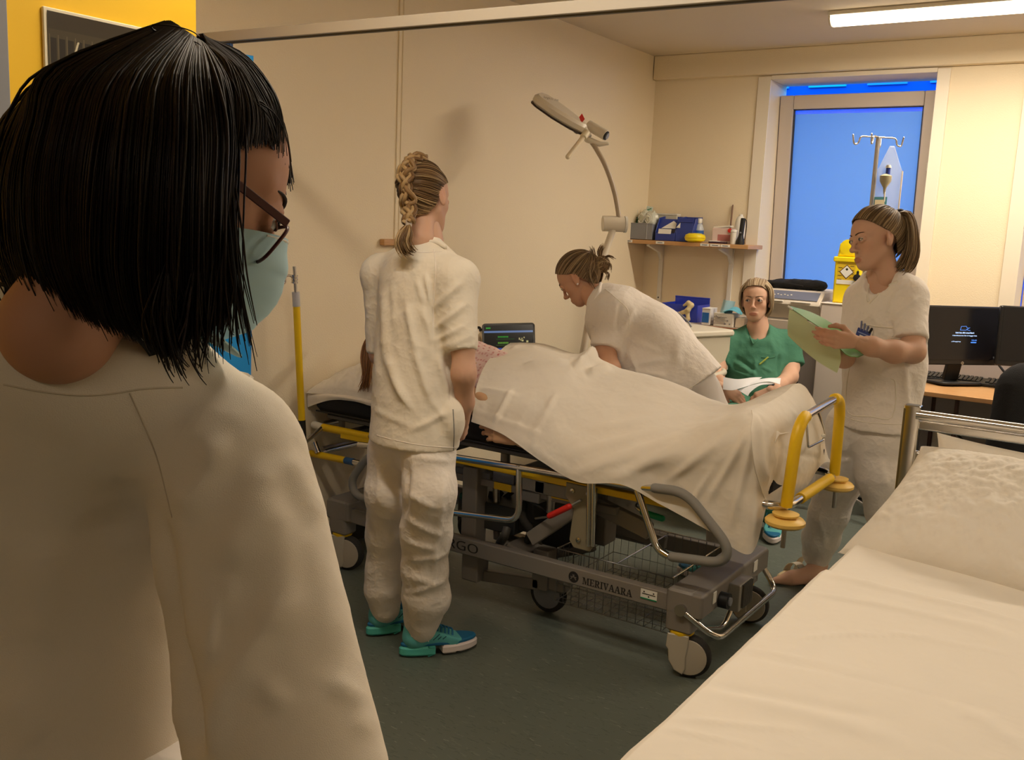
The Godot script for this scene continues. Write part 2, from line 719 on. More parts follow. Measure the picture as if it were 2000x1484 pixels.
func _ready() -> void:
	# ---- camera ----
	var cam := Camera3D.new()
	cam.name = "camera"
	cam.transform = Transform3D(Basis(V(0.83,0.043,-.556), V(-.124,0.986,-.11), V(0.543,0.16,0.824)), Vector3(0, 1.5, 0))
	cam.fov = rad_to_deg(2.0 * atan(742.0 / 1880.0))
	cam.near = 0.05
	cam.far = 80.0
	cam.current = true
	add_child(cam)
	# ---- sky (dusk) and exposure ----
	var env := Environment.new()
	env.background_mode = Environment.BG_SKY
	var sky := Sky.new()
	var sm := ProceduralSkyMaterial.new()
	sm.sky_top_color = rgb(20, 110, 205)
	sm.sky_horizon_color = rgb(34, 146, 240)
	sm.ground_bottom_color = rgb(16, 30, 60)
	sm.ground_horizon_color = rgb(24, 60, 120)
	sky.sky_material = sm
	env.sky = sky
	env.background_energy_multiplier = 8.5
	env.tonemap_mode = Environment.TONE_MAPPER_LINEAR
	env.tonemap_exposure = 0.9
	env.sdfgi_enabled = true
	env.ssao_enabled = true
	env.ssil_enabled = true
	var we := WorldEnvironment.new()
	we.name = "environment"
	we.environment = env
	add_child(we)
	# ---- ceiling lamps: one by the windows and one in front of the curtain rail ----
	ceiling_lamp(Vector3(-1.575, CEIL, -5.24), 1.55, 4.0, "long white ceiling lamp glowing in front of the window wall")
	ceiling_lamp(Vector3(-2.0, CEIL, -1.6), 1.55, 1.9, "second white ceiling lamp hanging before the curtain rail, above the picture")
	ceiling_lamp(Vector3(-0.7, CEIL, 1.7), 1.55, 0.6, "white ceiling lamp behind the viewer")
	ceiling_lamp(Vector3(0.08, CEIL, -5.24), 1.55, 3.6, "long white ceiling lamp next to the glowing one, beyond the right edge")
	ceiling_lamp(Vector3(1.0, CEIL, -2.2), 1.55, 1.4, "white ceiling lamp over the far side of the near bed")
	materials()
	room()
	window_wall()
	ward_things()
	shelf_things()
	counter_things()
	desk_things()
	gurney()
	near_bed()
	people()

func ceiling_lamp(at: Vector3, length: float, energy: float, label: String) -> void:
	var t := thing("ceiling_lamp", label, "ceiling lamp", at)
	var c := at + Vector3(length * 0.5, 0, 0)
	var body := Geo.new()
	body.box(Transform3D(Basis(), c + Vector3(0, -0.011, 0)), Vector3(length, 0.022, 0.125), 0.004)
	part(t, "housing", body, mat(rgb(238, 230, 214), 0.5))
	var glow := mat(rgb(255, 246, 230), 0.4)
	glow.emission_enabled = true
	glow.emission = Color(1.0, 0.93, 0.82)
	glow.emission_energy_multiplier = 6.0
	var prof := PackedVector2Array()
	for k in 9:
		var a := PI * k / 8.0
		prof.append(Vector2(cos(a) * 0.056, -0.022 - sin(a) * 0.048))
	var d := Geo.new()
	d.prism(Transform3D(Basis(Vector3(0, 0, 1), Vector3(0, 1, 0), Vector3(-1, 0, 0)), at + Vector3(length - 0.012, 0, 0)), prof, length - 0.024, 0.004)
	part(t, "diffuser", d, glow)
	for s in [0.0, 1.0]:
		var cap := Geo.new()
		cap.prism(Transform3D(Basis(Vector3(0, 0, 1), Vector3(0, 1, 0), Vector3(-1, 0, 0)), at + Vector3(lerpf(0.012, length, s), 0, 0)), prof, 0.012, 0.002)
		part(t, "end_cap", cap, mat(rgb(232, 222, 204), 0.5))
	var l := AreaLight3D.new()
	l.name = "lamp_light"
	l.area_size = Vector2(length - 0.05, 0.1)
	l.light_color = Color(1.0, 0.935, 0.84)
	l.light_energy = energy
	l.shadow_enabled = true
	l.transform = Transform3D(Basis(Vector3.RIGHT, -PI * 0.5), c + Vector3(0, -0.082, 0))
	add_child(l)

func materials() -> void:
	var weave := noise_tex(0.06, FastNoiseLite.FRACTAL_FBM, 3, 512, 4)
	var crumple := noise_tex(0.012, FastNoiseLite.FRACTAL_RIDGED, 3, 512, 7)
	M.wall = relief(mat(rgb(240, 225, 196), 0.75), noise_tex(0.09, FastNoiseLite.FRACTAL_FBM, 2, 512, 2), 0.06, Vector3.ONE * 2.5)
	M.ceiling = mat(rgb(222, 208, 184), 0.85)
	M.trim = mat(rgb(236, 226, 208), 0.5)
	M.grey_panel = mat(rgb(165, 160, 160), 0.6)
	M.yellow_wall = mat(rgb(250, 200, 30), 0.55)
	M.dark_skirt = mat(rgb(42, 42, 40), 0.5)
	M.wood = mat(rgb(200, 150, 98), 0.4)
	M.wood.albedo_texture = streaks(rgb(212, 166, 114), rgb(190, 142, 92))
	M.wood.albedo_color = Color.WHITE
	M.wood.uv1_triplanar = true
	M.wood.uv1_world_triplanar = true
	M.wood.uv1_scale = Vector3(1.2, 9, 9)
	M.chrome = mat(rgb(225, 222, 218), 0.16, 1.0)
	M.steel = mat(rgb(190, 188, 186), 0.3, 1.0)
	M.grey_paint = mat(rgb(136, 130, 124), 0.45)
	M.grey_dark = mat(rgb(88, 86, 84), 0.5)
	M.grey_rubber = mat(rgb(140, 138, 134), 0.7)
	M.black = mat(rgb(24, 24, 26), 0.5)
	M.black_cloth = relief(mat(rgb(22, 22, 25), 0.9), weave, 0.2, Vector3.ONE * 8)
	M.white_plastic = mat(rgb(228, 224, 214), 0.4)
	M.cream_plastic = mat(rgb(220, 210, 190), 0.45)
	M.yellow = mat(rgb(240, 196, 20), 0.4)
	M.yellow_plastic = mat(rgb(250, 225, 20), 0.4)
	M.blue_plastic = mat(rgb(40, 62, 150), 0.35)
	M.grey_plastic = mat(rgb(140, 142, 148), 0.45)
	M.red = mat(rgb(215, 40, 30), 0.45)
	M.green = mat(rgb(10, 140, 95), 0.45)
	M.paper = mat(rgb(240, 238, 232), 0.8)
	M.ink = mat(rgb(35, 33, 32), 0.7)
	M.white_ink = mat(rgb(235, 235, 230), 0.7)
	M.wire = mat(rgb(150, 150, 150), 0.3, 1.0)
	M.sheet = relief(mat(rgb(240, 232, 220), 0.85), crumple, 0.22, Vector3.ONE * 1.1)
	M.bed_sheet = relief(mat(rgb(240, 232, 220), 0.85), crumple, 0.16, Vector3.ONE * 0.9)
	M.pillow = relief(mat(rgb(240, 233, 222), 0.85), crumple, 0.3, Vector3.ONE * 1.6)
	M.scrub = relief(mat(rgb(236, 228, 214), 0.85), crumple, 0.3, Vector3.ONE * 1.7)
	M.scrub_near = relief(mat(rgb(236, 226, 210), 0.85), weave, 0.03, Vector3.ONE * 24)
	M.trousers = relief(mat(rgb(238, 230, 222), 0.85), crumple, 0.35, Vector3.ONE * 2.0)
	M.green_scrub = relief(mat(rgb(66, 124, 100), 0.85), crumple, 0.3, Vector3.ONE * 1.8)
	M.curtain = mat(rgb(30, 150, 235), 0.7)
	M.glass = mat(Color(0.95, 0.97, 1.0, 0.08), 0.03)
	M.glass.transparency = BaseMaterial3D.TRANSPARENCY_ALPHA
	M.clear_plastic = mat(Color(0.92, 0.95, 0.96, 0.22), 0.1)
	M.clear_plastic.transparency = BaseMaterial3D.TRANSPARENCY_ALPHA
	M.skin = mat(Color.WHITE, 0.55)
	M.skin.vertex_color_use_as_albedo = true
	M.skin.subsurf_scatter_enabled = true
	M.skin.subsurf_scatter_strength = 0.08
	M.skin.metallic_specular = 0.35
	M.rubber = mat(rgb(48, 46, 44), 0.75)
	M.dusk_blue = mat(rgb(52, 100, 190), 0.7)

# streaky grain along u
func streaks(a: Color, b: Color) -> ImageTexture:
	var im := Image.create(128, 256, false, Image.FORMAT_RGB8)
	var f := FastNoiseLite.new()
	f.frequency = 0.03
	f.fractal_octaves = 4
	for y in 256:
		for x in 128:
			im.set_pixel(x, y, a.lerp(b, clampf(0.5 + 0.9 * f.get_noise_2d(x * 0.25, y * 2.0), 0, 1)))
	return ImageTexture.create_from_image(im)

func floor_texture() -> ImageTexture:
	var im := Image.create(1024, 1024, false, Image.FORMAT_RGB8)
	im.fill(rgb(98, 106, 99))
	var r := RandomNumberGenerator.new()
	r.seed = 11
	for k in 5200:
		var p := Vector2(r.randf() * 1024, r.randf() * 1024)
		var ln := r.randf_range(3, 17)
		var d := Vector2(1, r.randf_range(-0.35, 0.35)).normalized()
		var t := r.randf()
		var c := rgb(84, 92, 85) if t < 0.6 else (rgb(112, 119, 110) if t < 0.95 else rgb(160, 165, 152))
		for q in int(ln):
			var s := p + d * q
			im.set_pixel(posmod(int(s.x), 1024), posmod(int(s.y), 1024), c)
			if t < 0.8: im.set_pixel(posmod(int(s.x), 1024), posmod(int(s.y) + 1, 1024), c)
	return ImageTexture.create_from_image(im)

func room() -> void:
	var fm := mat(Color.WHITE, 0.42)
	fm.albedo_texture = floor_texture()
	fm.uv1_triplanar = true
	fm.uv1_world_triplanar = true
	fm.uv1_scale = Vector3.ONE * 0.6
	struct_("floor", Geo.new().bx(Vector3(0, -0.06, -0.65), Vector3(6.6, 0.12, 11.7), 0.0), fm)
	struct_("ceiling", Geo.new().bx(Vector3(0, CEIL + 0.06, -0.65), Vector3(6.6, 0.12, 11.7), 0.0), M.ceiling)
	var wl := struct_("wall_left", Geo.new().bx(Vector3(WALLX - 0.08, CEIL * 0.5, -0.65), Vector3(0.16, CEIL + 0.1, 11.7), 0.0), M.wall)
	struct_("wall_right", Geo.new().bx(Vector3(3.08, CEIL * 0.5, -0.65), Vector3(0.16, CEIL + 0.1, 11.7), 0.0), M.wall)
	struct_("wall_front", Geo.new().bx(Vector3(0, CEIL * 0.5, 5.08), Vector3(6.6, CEIL + 0.1, 0.16), 0.0), M.wall)
	# joint strip and skirting of the left wall
	var g := Geo.new()
	g.box(Transform3D(Basis(), Vector3(WALLX + 0.003, CEIL * 0.5, -3.49)), Vector3(0.008, CEIL, 0.042), 0.002)
	g.box(Transform3D(Basis(), Vector3(WALLX + 0.006, CEIL * 0.5, -3.497)), Vector3(0.012, CEIL, 0.012), 0.003)
	struct_("trim_1", g, M.wall)
	struct_("baseboard_left", Geo.new().bx(Vector3(WALLX + 0.006, 0.045, -3.8), Vector3(0.012, 0.09, 4.7), 0.003), M.dark_skirt)
	struct_("baseboard_back", Geo.new().bx(Vector3(0, 0.045, WALLZ + 0.006), Vector3(5.9, 0.09, 0.012), 0.003), M.dark_skirt)
	# yellow partition at the left, with a grey door frame further forward
	var pe := V(-1.9,1.63,-1.506)
	struct_("wall_partition", Geo.new().bx(Vector3((WALLX + PARTX) * 0.5, CEIL * 0.5, (pe.z + 2.7) * 0.5), Vector3(PARTX - WALLX, CEIL, 2.7 - pe.z), 0.004), M.yellow_wall)
	var fe := V(-1.9,1.689,-1.05)
	struct_("trim_2", Geo.new().bx(Vector3(PARTX + 0.01, 1.05, fe.z + 0.05), Vector3(0.03, 2.1, 0.1), 0.003), M.grey_plastic)
	# small wooden rail end on the left wall behind the standing nurse
	var wr := thing("wall_rail", "short wooden rail on the left wall behind the shoulder of the nurse with the braid", "rail", V(-2.985,1.392,-3.449))
	part(wr, "rail", Geo.new().bx(V(-2.97,1.39,-3.479), Vector3(0.03, 0.03, 0.22), 0.004), M.wood)

func window_wall() -> void:
	var z := WALLZ
	var x0 := -2.178
	var x1 := -1.198
	var x2 := -0.655
	var x3 := 0.33
	var yt := 2.463
	var yb := 0.95
	var th := 0.3
	var g := Geo.new()
	var zc := z - th * 0.5
	g.bx(Vector3((-3.3 + x0) * 0.5, CEIL * 0.5, zc), Vector3(x0 + 3.3, CEIL, th), 0.0)
	g.bx(Vector3((x1 + x2) * 0.5, CEIL * 0.5, zc), Vector3(x2 - x1, CEIL, th), 0.0)
	g.bx(Vector3((x3 + 3.3) * 0.5, CEIL * 0.5, zc), Vector3(3.3 - x3, CEIL, th), 0.0)
	for s in [[x0, x1], [x2, x3]]:
		g.bx(Vector3((s[0] + s[1]) * 0.5, yb * 0.5, zc), Vector3(s[1] - s[0], yb, th), 0.0)
		g.bx(Vector3((s[0] + s[1]) * 0.5, (yt + CEIL) * 0.5, zc), Vector3(s[1] - s[0], CEIL - yt, th), 0.0)
	struct_("wall_back", g, M.wall)
	# boxed cornice above the windows
	struct_("trim_3", Geo.new().bx(Vector3(0, 2.57, z + 0.025), Vector3(5.96, 0.152, 0.05), 0.004), M.wall)
	# casings
	g = Geo.new()
	for s in [[-2.262, x0], [x1, -1.126], [x2 - 0.085, x2], [x3, x3 + 0.085]]:
		g.bx(Vector3((s[0] + s[1]) * 0.5, 1.72, z + 0.006), Vector3(s[1] - s[0], 1.53, 0.014), 0.003)
	g.bx(Vector3((x0 + x1) * 0.5, yt + 0.014, z + 0.006), Vector3(x1 - x0, 0.028, 0.014), 0.003)
	g.bx(Vector3((x2 + x3) * 0.5, yt + 0.014, z + 0.006), Vector3(x3 - x2, 0.028, 0.014), 0.003)
	struct_("trim_4", g, M.trim)
	var film := mat(rgb(138, 182, 220), 0.9)
	film.backlight_enabled = true
	film.backlight = Color(1.0, 1.0, 1.0)
	for w in 2:
		var a := x0 if w == 0 else x2
		var b := x1 if w == 0 else x3
		var win := Node3D.new()
		win.name = "window_%d" % (w + 1)
		win.set_meta("kind", "structure")
		add_child(win)
		# the sash leans inwards at its top
		var piv := Vector3((a + b) * 0.5, yb + 0.02, z - 0.3)
		var tilt := Transform3D(Basis(Vector3.RIGHT, deg_to_rad(4.0 if w == 0 else 0.0)), piv)
		var wd := b - a - 0.012
		var hh := 1.425 if w == 0 else 1.48
		var fr := 0.088
		var sash := Geo.new()
		sash.box(tilt * Transform3D(Basis(), Vector3(-wd * 0.5 + fr * 0.5, hh * 0.5, 0)), Vector3(fr, hh, 0.06), 0.006)
		sash.box(tilt * Transform3D(Basis(), Vector3(wd * 0.5 - fr * 0.5, hh * 0.5, 0)), Vector3(fr, hh, 0.06), 0.006)
		sash.box(tilt * Transform3D(Basis(), Vector3(0, fr * 0.5, 0)), Vector3(wd - fr * 2, fr, 0.06), 0.006)
		sash.box(tilt * Transform3D(Basis(), Vector3(0, hh - fr * 0.5, 0)), Vector3(wd - fr * 2, fr, 0.06), 0.006)
		part(win, "window_frame", sash, mat(rgb(205, 192, 180), 0.5))
		var gl := Geo.new()
		gl.box(tilt * Transform3D(Basis(), Vector3(0, hh * 0.5, -0.012)), Vector3(wd - fr * 1.9, hh - fr * 1.9, 0.004), 0.0)
		part(win, "pane", gl, M.glass)
		var fl := Geo.new()
		fl.box(tilt * Transform3D(Basis(), Vector3(0, hh * 0.5 - 0.014, -0.006)), Vector3(wd - fr * 1.95, hh - fr * 2.0 - 0.03, 0.0006), 0.0)
		part(win, "frosted_film", fl, film)
		var gk := Geo.new()
		var iw := wd * 0.5 - fr
		for s in [-1, 1]:
			gk.box(tilt * Transform3D(Basis(), Vector3(s * (iw - 0.004), hh * 0.5, 0.006)), Vector3(0.008, hh - fr * 2, 0.02), 0.001)
		gk.box(tilt * Transform3D(Basis(), Vector3(0, hh - fr - 0.003, 0.006)), Vector3(iw * 2, 0.006, 0.02), 0.001)
		part(win, "gasket", gk, mat(rgb(60, 58, 62), 0.7))
		if w == 0:
			var hd := Geo.new()
			hd.box(tilt * Transform3D(Basis(), Vector3(wd * 0.5 - 0.03, 0.98, 0.035)), Vector3(0.014, 0.05, 0.02), 0.003)
			hd.box(tilt * Transform3D(Basis(), Vector3(wd * 0.5 - 0.03, 0.76, 0.035)), Vector3(0.014, 0.05, 0.02), 0.003)
			part(win, "hinge", hd, M.white_plastic)
		struct_("window_sill", Geo.new().bx(Vector3((a + b) * 0.5, yb - 0.012, z - 0.1), Vector3(b - a, 0.024, 0.26), 0.004), M.trim)
	# what stands outside, seen through the clear strip above the film
	var t := thing("office_building", "blue evening building seen through the clear strip at the top of the window", "building", Vector3(-3.0, -4, -20.0))
	part(t, "wall", Geo.new().bx(Vector3(-4.5, 2.5, -22.0), Vector3(14, 13, 4), 0.02), M.dusk_blue)
	for k in 9:
		var wm := mat(rgb(120, 190, 245) if k % 3 else rgb(70, 225, 215), 0.3)
		part(t, "window", Geo.new().bx(Vector3(-9.4 + k * 1.15, 5.2, -19.98), Vector3(0.75, 1.5, 0.08), 0.01), wm)
	part(t, "roof", Geo.new().bx(Vector3(-4.5, 9.1, -22.0), Vector3(14.4, 0.25, 4.4), 0.02), M.grey_dark)
	# painted grey lower panel of the back wall
	struct_("trim_5", Geo.new().bx(Vector3(-1.0, 0.46, z + 0.006), Vector3(3.96, 0.74, 0.012), 0.002), M.grey_panel)


func ward_things() -> void:
	# ---- curtain rail ----
	var a := V(-2.806,2.07,-2.226)
	var b := V(-.98,2.07,-2.322)
	var dir := (b - a).normalized()
	var r0 := a + dir * ((-2.98 - a.x) / dir.x)
	var r1 := a + dir * ((1.6 - a.x) / dir.x)
	var rail := thing("curtain_rail", "long grey aluminium curtain rail crossing the top of the room", "curtain rail", r0)
	var rt := Geo.new().bar(r0, r1, 0.03, 0.034, 0.003)
	part(rail, "track", rt, mat(rgb(190, 182, 170), 0.5, 0.0))
	part(rail, "slot", Geo.new().bar(r0 + Vector3(0, -0.019, 0), r1 + Vector3(0, -0.019, 0), 0.012, 0.006, 0.001), M.grey_dark)
	for s in [0.8]:
		var h := r0.lerp(r1, s)
		part(rail, "hanger", Geo.new().tube([h, Vector3(h.x, CEIL, h.z)], 0.008, 8), M.white_plastic)
	part(rail, "wall_bracket", Geo.new().bx(r0 + Vector3(0.01, 0, 0), Vector3(0.02, 0.07, 0.06), 0.003), M.white_plastic)
	# ---- blue curtain ----
	var yt := 1.985
	var plan := [Vector3(r0.x + 0.08, yt, r0.z + 0.02)]
	var pv := V(-2.498,1.985,-2.035)
	var pe := V(-2.45,1.985,-2.155)
	var inner := [V(-2.559,1.985,-2.031), V(-2.608,1.985,-2.08), V(-2.55,1.985,-2.044), V(-2.606,1.985,-2.1), V(-2.543,1.985,-2.056)]
	for k in 5:
		var bx := lerpf(r0.x + 0.08, inner[0].x, (k + 1) / 6.0)
		plan.append(Vector3(bx, yt, r0.z + (0.07 if k % 2 else -0.09)))
	plan.append_array(inner)
	plan.append(pv)
	plan.append(pv.lerp(pe, 0.5) + Vector3(0.01, 0, 0))
	plan.append(pe)
	var path := curve(plan, 8)
	var nn := path.size() - 1
	var cf := func(u: float, w: float) -> Vector3:
		var x := u * nn
		var i := mini(int(x), nn - 1)
		var p: Vector3 = path[i].lerp(path[i + 1], x - i)
		var y := lerpf(yt, 0.32, w)
		return Vector3(p.x + 0.012 * sin(w * 5.0 + u * 20.0) * w, y, p.z + 0.015 * sin(w * 4.0 + u * 31.0) * w)
	var cur := thing("privacy_curtain", "bright blue folded privacy curtain hanging between the yellow wall and the beige wall", "curtain", Vector3(pv.x, 0.32, pv.z))
	part(cur, "curtain_panel", Geo.new().sheet(nn, 24, cf, 0.0015), M.curtain)
	var hookp := mat(rgb(25, 75, 140), 0.4)
	var hx := [387, 391, 395, 399, 403, 411, 415, 419, 423, 427, 433, 450, 455]
	for k in hx.size():
		var u: float = hx[k]
		var top := a + dir * ((u - 385.0) / 475.0 * 1.06) + Vector3(0, -0.022, 0)
		part(cur, "glider", Geo.new().bx(top + Vector3(0, -0.006, 0), Vector3(0.012, 0.016, 0.014), 0.002), hookp)
		part(cur, "hook", Geo.new().tube([top + Vector3(0, -0.012, 0), top + Vector3(0, -0.035, 0), Vector3(top.x, yt - 0.012, lerpf(top.z, pv.z, 0.7))], 0.0014, 6), M.white_plastic)
	# tag and printed label on the front fold
	var ex := (pe - pv).normalized()
	var ez := ex.cross(Vector3.UP).normalized()
	if ez.x < 0: ez = -ez
	var fx := Transform3D(Basis(ex, Vector3.UP, ex.cross(Vector3.UP)), Vector3.ZERO)
	var tagc := pv.lerp(pe, 0.53) + Vector3(0.012, -0.022, 0) + ez * 0.006
	fx.origin = tagc
	var tg := part(cur, "paper_tag", Geo.new().box(fx, Vector3(0.034, 0.042, 0.002), 0.0005), M.paper)
	fx.origin = tagc + ez * 0.002
	for k in 2:
		part(tg, "printed_cross", Geo.new().box(fx, Vector3(0.012 if k else 0.003, 0.003 if k else 0.012, 0.0006), 0.0), M.ink)
	var labc := V(-2.442,1.87,-2.1)
	labc = pv.lerp(pe, 0.72) + ez * 0.008
	labc.y = 1.80
	fx.origin = labc
	var lb := part(cur, "care_label", Geo.new().box(fx, Vector3(0.11, 0.17, 0.0015), 0.0004), M.paper)
	var bk := Transform3D(Basis(ex, Vector3.UP, ex.cross(Vector3.UP)), labc + Vector3(0, 0.062, 0) + ez * 0.0016)
	letters(lb, "ENS", bk.translated(-cur.position).translated(ex * 0.012), 0.014, M.ink, true, false, 0.07)
	for s in [[0.0, -0.02, 0.07, 0.0012], [0.0, -0.05, 0.07, 0.0012], [-0.035, -0.035, 0.0012, 0.03], [0.035, -0.035, 0.0012, 0.03]]:
		fx.origin = labc + ex * s[0] + Vector3(0, s[1], 0) + ez * 0.0012
		part(lb, "printed_line", Geo.new().box(fx, Vector3(s[2], s[3], 0.0005), 0.0), M.grey_dark)
	# ---- poster on the yellow wall ----
	var tl := V(-1.897,1.885,-1.131)
	var tr := V(-1.897,1.883,-1.417)
	var wd := tr.z - tl.z
	var ht := 0.55
	var ps := thing("wall_poster", "dark framed photo print on the yellow wall above the dark haired woman", "poster", Vector3(PARTX, tl.y - ht, (tl.z + tr.z) * 0.5))
	var pc := Vector3(PARTX + 0.004, (tl.y + tr.y) * 0.5 - ht * 0.5, (tl.z + tr.z) * 0.5)
	part(ps, "frame", Geo.new().bx(pc, Vector3(0.008, ht, absf(wd)), 0.002), mat(rgb(238, 228, 200), 0.5))
	var pm := mat(Color.WHITE, 0.35)
	pm.albedo_texture = poster_print()
	var pg := Geo.new()
	var q := []
	for s in [[0.5, 0.5], [-0.5, 0.5], [-0.5, -0.5], [0.5, -0.5]]:
		q.append(pg.vert(Vector3(PARTX + 0.0095, pc.y + s[1] * (ht - 0.014), pc.z + s[0] * (absf(wd) - 0.014)), Vector3.RIGHT, Vector2(0.5 - s[0], 0.5 - s[1])))
	pg.quad(q[0], q[1], q[2], q[3])
	part(ps, "print", pg, pm)
	# ---- cream bin beside the curtain ----
	var bt := V(-2.35,1.006,-1.9)
	var bin := thing("waste_bin", "cream topped bin beside the blue curtain, mostly hidden by the woman's shoulder", "bin", Vector3(bt.x, 0, bt.z))
	part(bin, "body", Geo.new().lathe(yaw(0, Vector3(bt.x, 0, bt.z)), [Vector2(0.001, 0.0), Vector2(0.1, 0.0), Vector2(0.12, bt.y - 0.03), Vector2(0.001, bt.y - 0.02)], 20), M.cream_plastic)
	part(bin, "rim", Geo.new().lathe(yaw(0, Vector3(bt.x, bt.y - 0.03, bt.z)), [Vector2(0.11, 0.0), Vector2(0.128, 0.002), Vector2(0.128, 0.022), Vector2(0.118, 0.03), Vector2(0.11, 0.02)], 20), M.white_plastic)
	exam_lamp()
	iv_stand()
	tablet()

func poster_print() -> ImageTexture:
	var im := Image.create(512, 640, false, Image.FORMAT_RGB8)
	im.fill(rgb(70, 62, 46))
	var r := RandomNumberGenerator.new()
	r.seed = 5
	im.fill_rect(Rect2i(0, 0, 512, 40), rgb(58, 50, 38))
	for row in 4:
		for k in 15:
			var x := 10 + k * 35
			var y := 60 + row * 100
			im.fill_rect(Rect2i(x, y, 24, 66), rgb(96, 86, 64) if r.randf() < 0.25 else rgb(38, 33, 27))
			im.fill_rect(Rect2i(x - 5, y - 8, 3, 90), rgb(104, 93, 70))
		im.fill_rect(Rect2i(0, 60 + row * 100 + 78, 512, 8), rgb(88, 78, 58))
	im.fill_rect(Rect2i(0, 430, 512, 210), rgb(34, 32, 30))
	for k in 30:
		im.fill_rect(Rect2i(r.randi_range(0, 480), r.randi_range(440, 600), r.randi_range(20, 70), r.randi_range(6, 20)), rgb(70, 66, 60) if k % 3 else rgb(150, 145, 138))
	for k in 130:
		var t := k / 130.0
		im.fill_rect(Rect2i(int(120 - 90 * t), int(60 + 170 * t), 7, 4), rgb(200, 190, 160))
		im.fill_rect(Rect2i(int(10 + 400 * t), int(318 - 40 * t), 5, 3), rgb(190, 178, 140))
	im.fill_rect(Rect2i(125, 390, 40, 26), rgb(225, 220, 215))
	return ImageTexture.create_from_image(im)

func exam_lamp() -> void:
	var jt := V(-2.256,1.52,-4.28)
	var mid := V(-2.287,1.26,-4.173)
	var base := V(-2.893,0,-4.958)
	base.y = 0.0
	var low := V(-2.273,0.941,-4.072)
	var foot := Vector3(low.x - (jt.x - low.x) * 0.9, 0.12, low.z - (jt.z - low.z) * 0.9)
	var t := thing("examination_lamp", "white examination lamp with curved neck rising behind the bending nurse", "lamp", Vector3(foot.x, 0, foot.z))
	var w := mat(rgb(226, 216, 198), 0.35)
	part(t, "base", Geo.new().lathe(yaw(0, Vector3(foot.x, 0, foot.z)), [Vector2(0.001, 0.05), Vector2(0.24, 0.05), Vector2(0.25, 0.06), Vector2(0.24, 0.075), Vector2(0.05, 0.1), Vector2(0.03, 0.14), Vector2(0.001, 0.14)], 28), w)
	for k in 5:
		var an := TAU * k / 5.0
		var cp := Vector3(foot.x + cos(an) * 0.2, 0.025, foot.z + sin(an) * 0.2)
		part(t, "caster", Geo.new().lathe(Transform3D(Basis(Vector3(cos(an), 0, sin(an)), Vector3(-sin(an), 0, cos(an)), Vector3(0, -1, 0)), cp), [Vector2(0.001, -0.012), Vector2(0.025, -0.012), Vector2(0.025, 0.012), Vector2(0.001, 0.012)], 14), M.rubber)
	part(t, "pole", Geo.new().tube([foot, low, mid, jt], 0.017, 14), w)
	var jd := V(0.762,-.016,-.645)
	part(t, "joint", Geo.new().tube([jt - jd * 0.062 + Vector3(0, -0.002, 0), jt - jd * 0.02, jt + jd * 0.045], 0.038, 20), w)
	part(t, "joint_cap", Geo.new().tube([jt + jd * 0.046, jt + jd * 0.058], 0.04, 20), M.white_plastic)
	var neck := curve([V(-2.238,1.55,-4.286), V(-2.273,1.674,-4.287), V(-2.324,1.796,-4.277), V(-2.383,1.887,-4.268), V(-2.426,1.936,-4.262)], 6)
	part(t, "curved_neck", Geo.new().tube(neck, [0.0125, 0.0125, 0.012, 0.012, 0.012, 0.012, 0.012, 0.012, 0.012, 0.012, 0.012, 0.012, 0.012, 0.012, 0.012, 0.012, 0.012, 0.012, 0.012, 0.012, 0.012, 0.012, 0.012, 0.012, 0.012], 12), mat(rgb(178, 162, 140), 0.4))
	# head: long axis runs down to the right, short axis leans back; the face looks down to the left
	var L := V(0.756,-.52,-.397)
	var T := V(-.313,0.249,-.916)
	var Nn := L.cross(T).normalized()
	if Nn.dot(V(0.124,-.986,0.11)) < 0: Nn = -Nn
	T = (T - L * T.dot(L) - Nn * T.dot(Nn)).normalized()
	var c := V(-2.557,2.025,-4.192)
	var hx := Transform3D(Basis(L, T, L.cross(T)), c)
	var sg := 1.0 if L.cross(T).dot(Nn) > 0 else -1.0
	var poly := PackedVector2Array([Vector2(-0.148, -0.055), Vector2(-0.155, -0.03), Vector2(-0.152, 0.035), Vector2(-0.12, 0.075), Vector2(-0.02, 0.082), Vector2(0.07, 0.06), Vector2(0.13, 0.03), Vector2(0.15, 0.0), Vector2(0.13, -0.03), Vector2(0.07, -0.06), Vector2(-0.02, -0.082), Vector2(-0.12, -0.075)])
	var back := Transform3D(hx.basis, hx.origin - Nn * 0.05)
	if sg < 0: back.origin = hx.origin
	part(t, "lamp_head", Geo.new().prism(back, poly, 0.05, 0.014), w)
	var inner := PackedVector2Array()
	for p in poly: inner.append(p * 0.93)
	var fx := Transform3D(hx.basis, hx.origin + (Nn * -0.001 if sg > 0 else Nn * 0.004))
	part(t, "gasket", Geo.new().prism(fx, poly, 0.005, 0.001), mat(rgb(58, 40, 36), 0.5))
	var fx2 := Transform3D(hx.basis, hx.origin + (Nn * 0.001 if sg > 0 else Nn * 0.006))
	var lens := mat(rgb(176, 172, 158), 0.2)
	var ln := part(t, "lens_plate", Geo.new().prism(fx2, inner, 0.005, 0.001), lens)
	var dot := mat(rgb(222, 218, 204), 0.15)
	for i in 7:
		for j in 3:
			var s := Vector2(-0.11 + i * 0.037, (j - 1) * 0.042 * (1.0 - absf(i - 2.5) * 0.09))
			part(ln, "light_cell", Geo.new().lathe(Transform3D(Basis(L, Nn, L.cross(Nn)), c + L * s.x + T * s.y + Nn * 0.0058), [Vector2(0.013, 0.0), Vector2(0.010, 0.003), Vector2(0.001, 0.004)], 10), dot)
	# back block, warning diamond, handle and motor cylinder
	var hub := c + L * 0.165 - Nn * 0.012
	part(t, "yoke", Geo.new().tube([c + L * 0.12 - Nn * 0.03, hub, V(-2.431,1.949,-4.249)], [0.02, 0.022, 0.02], 14, 2), w)
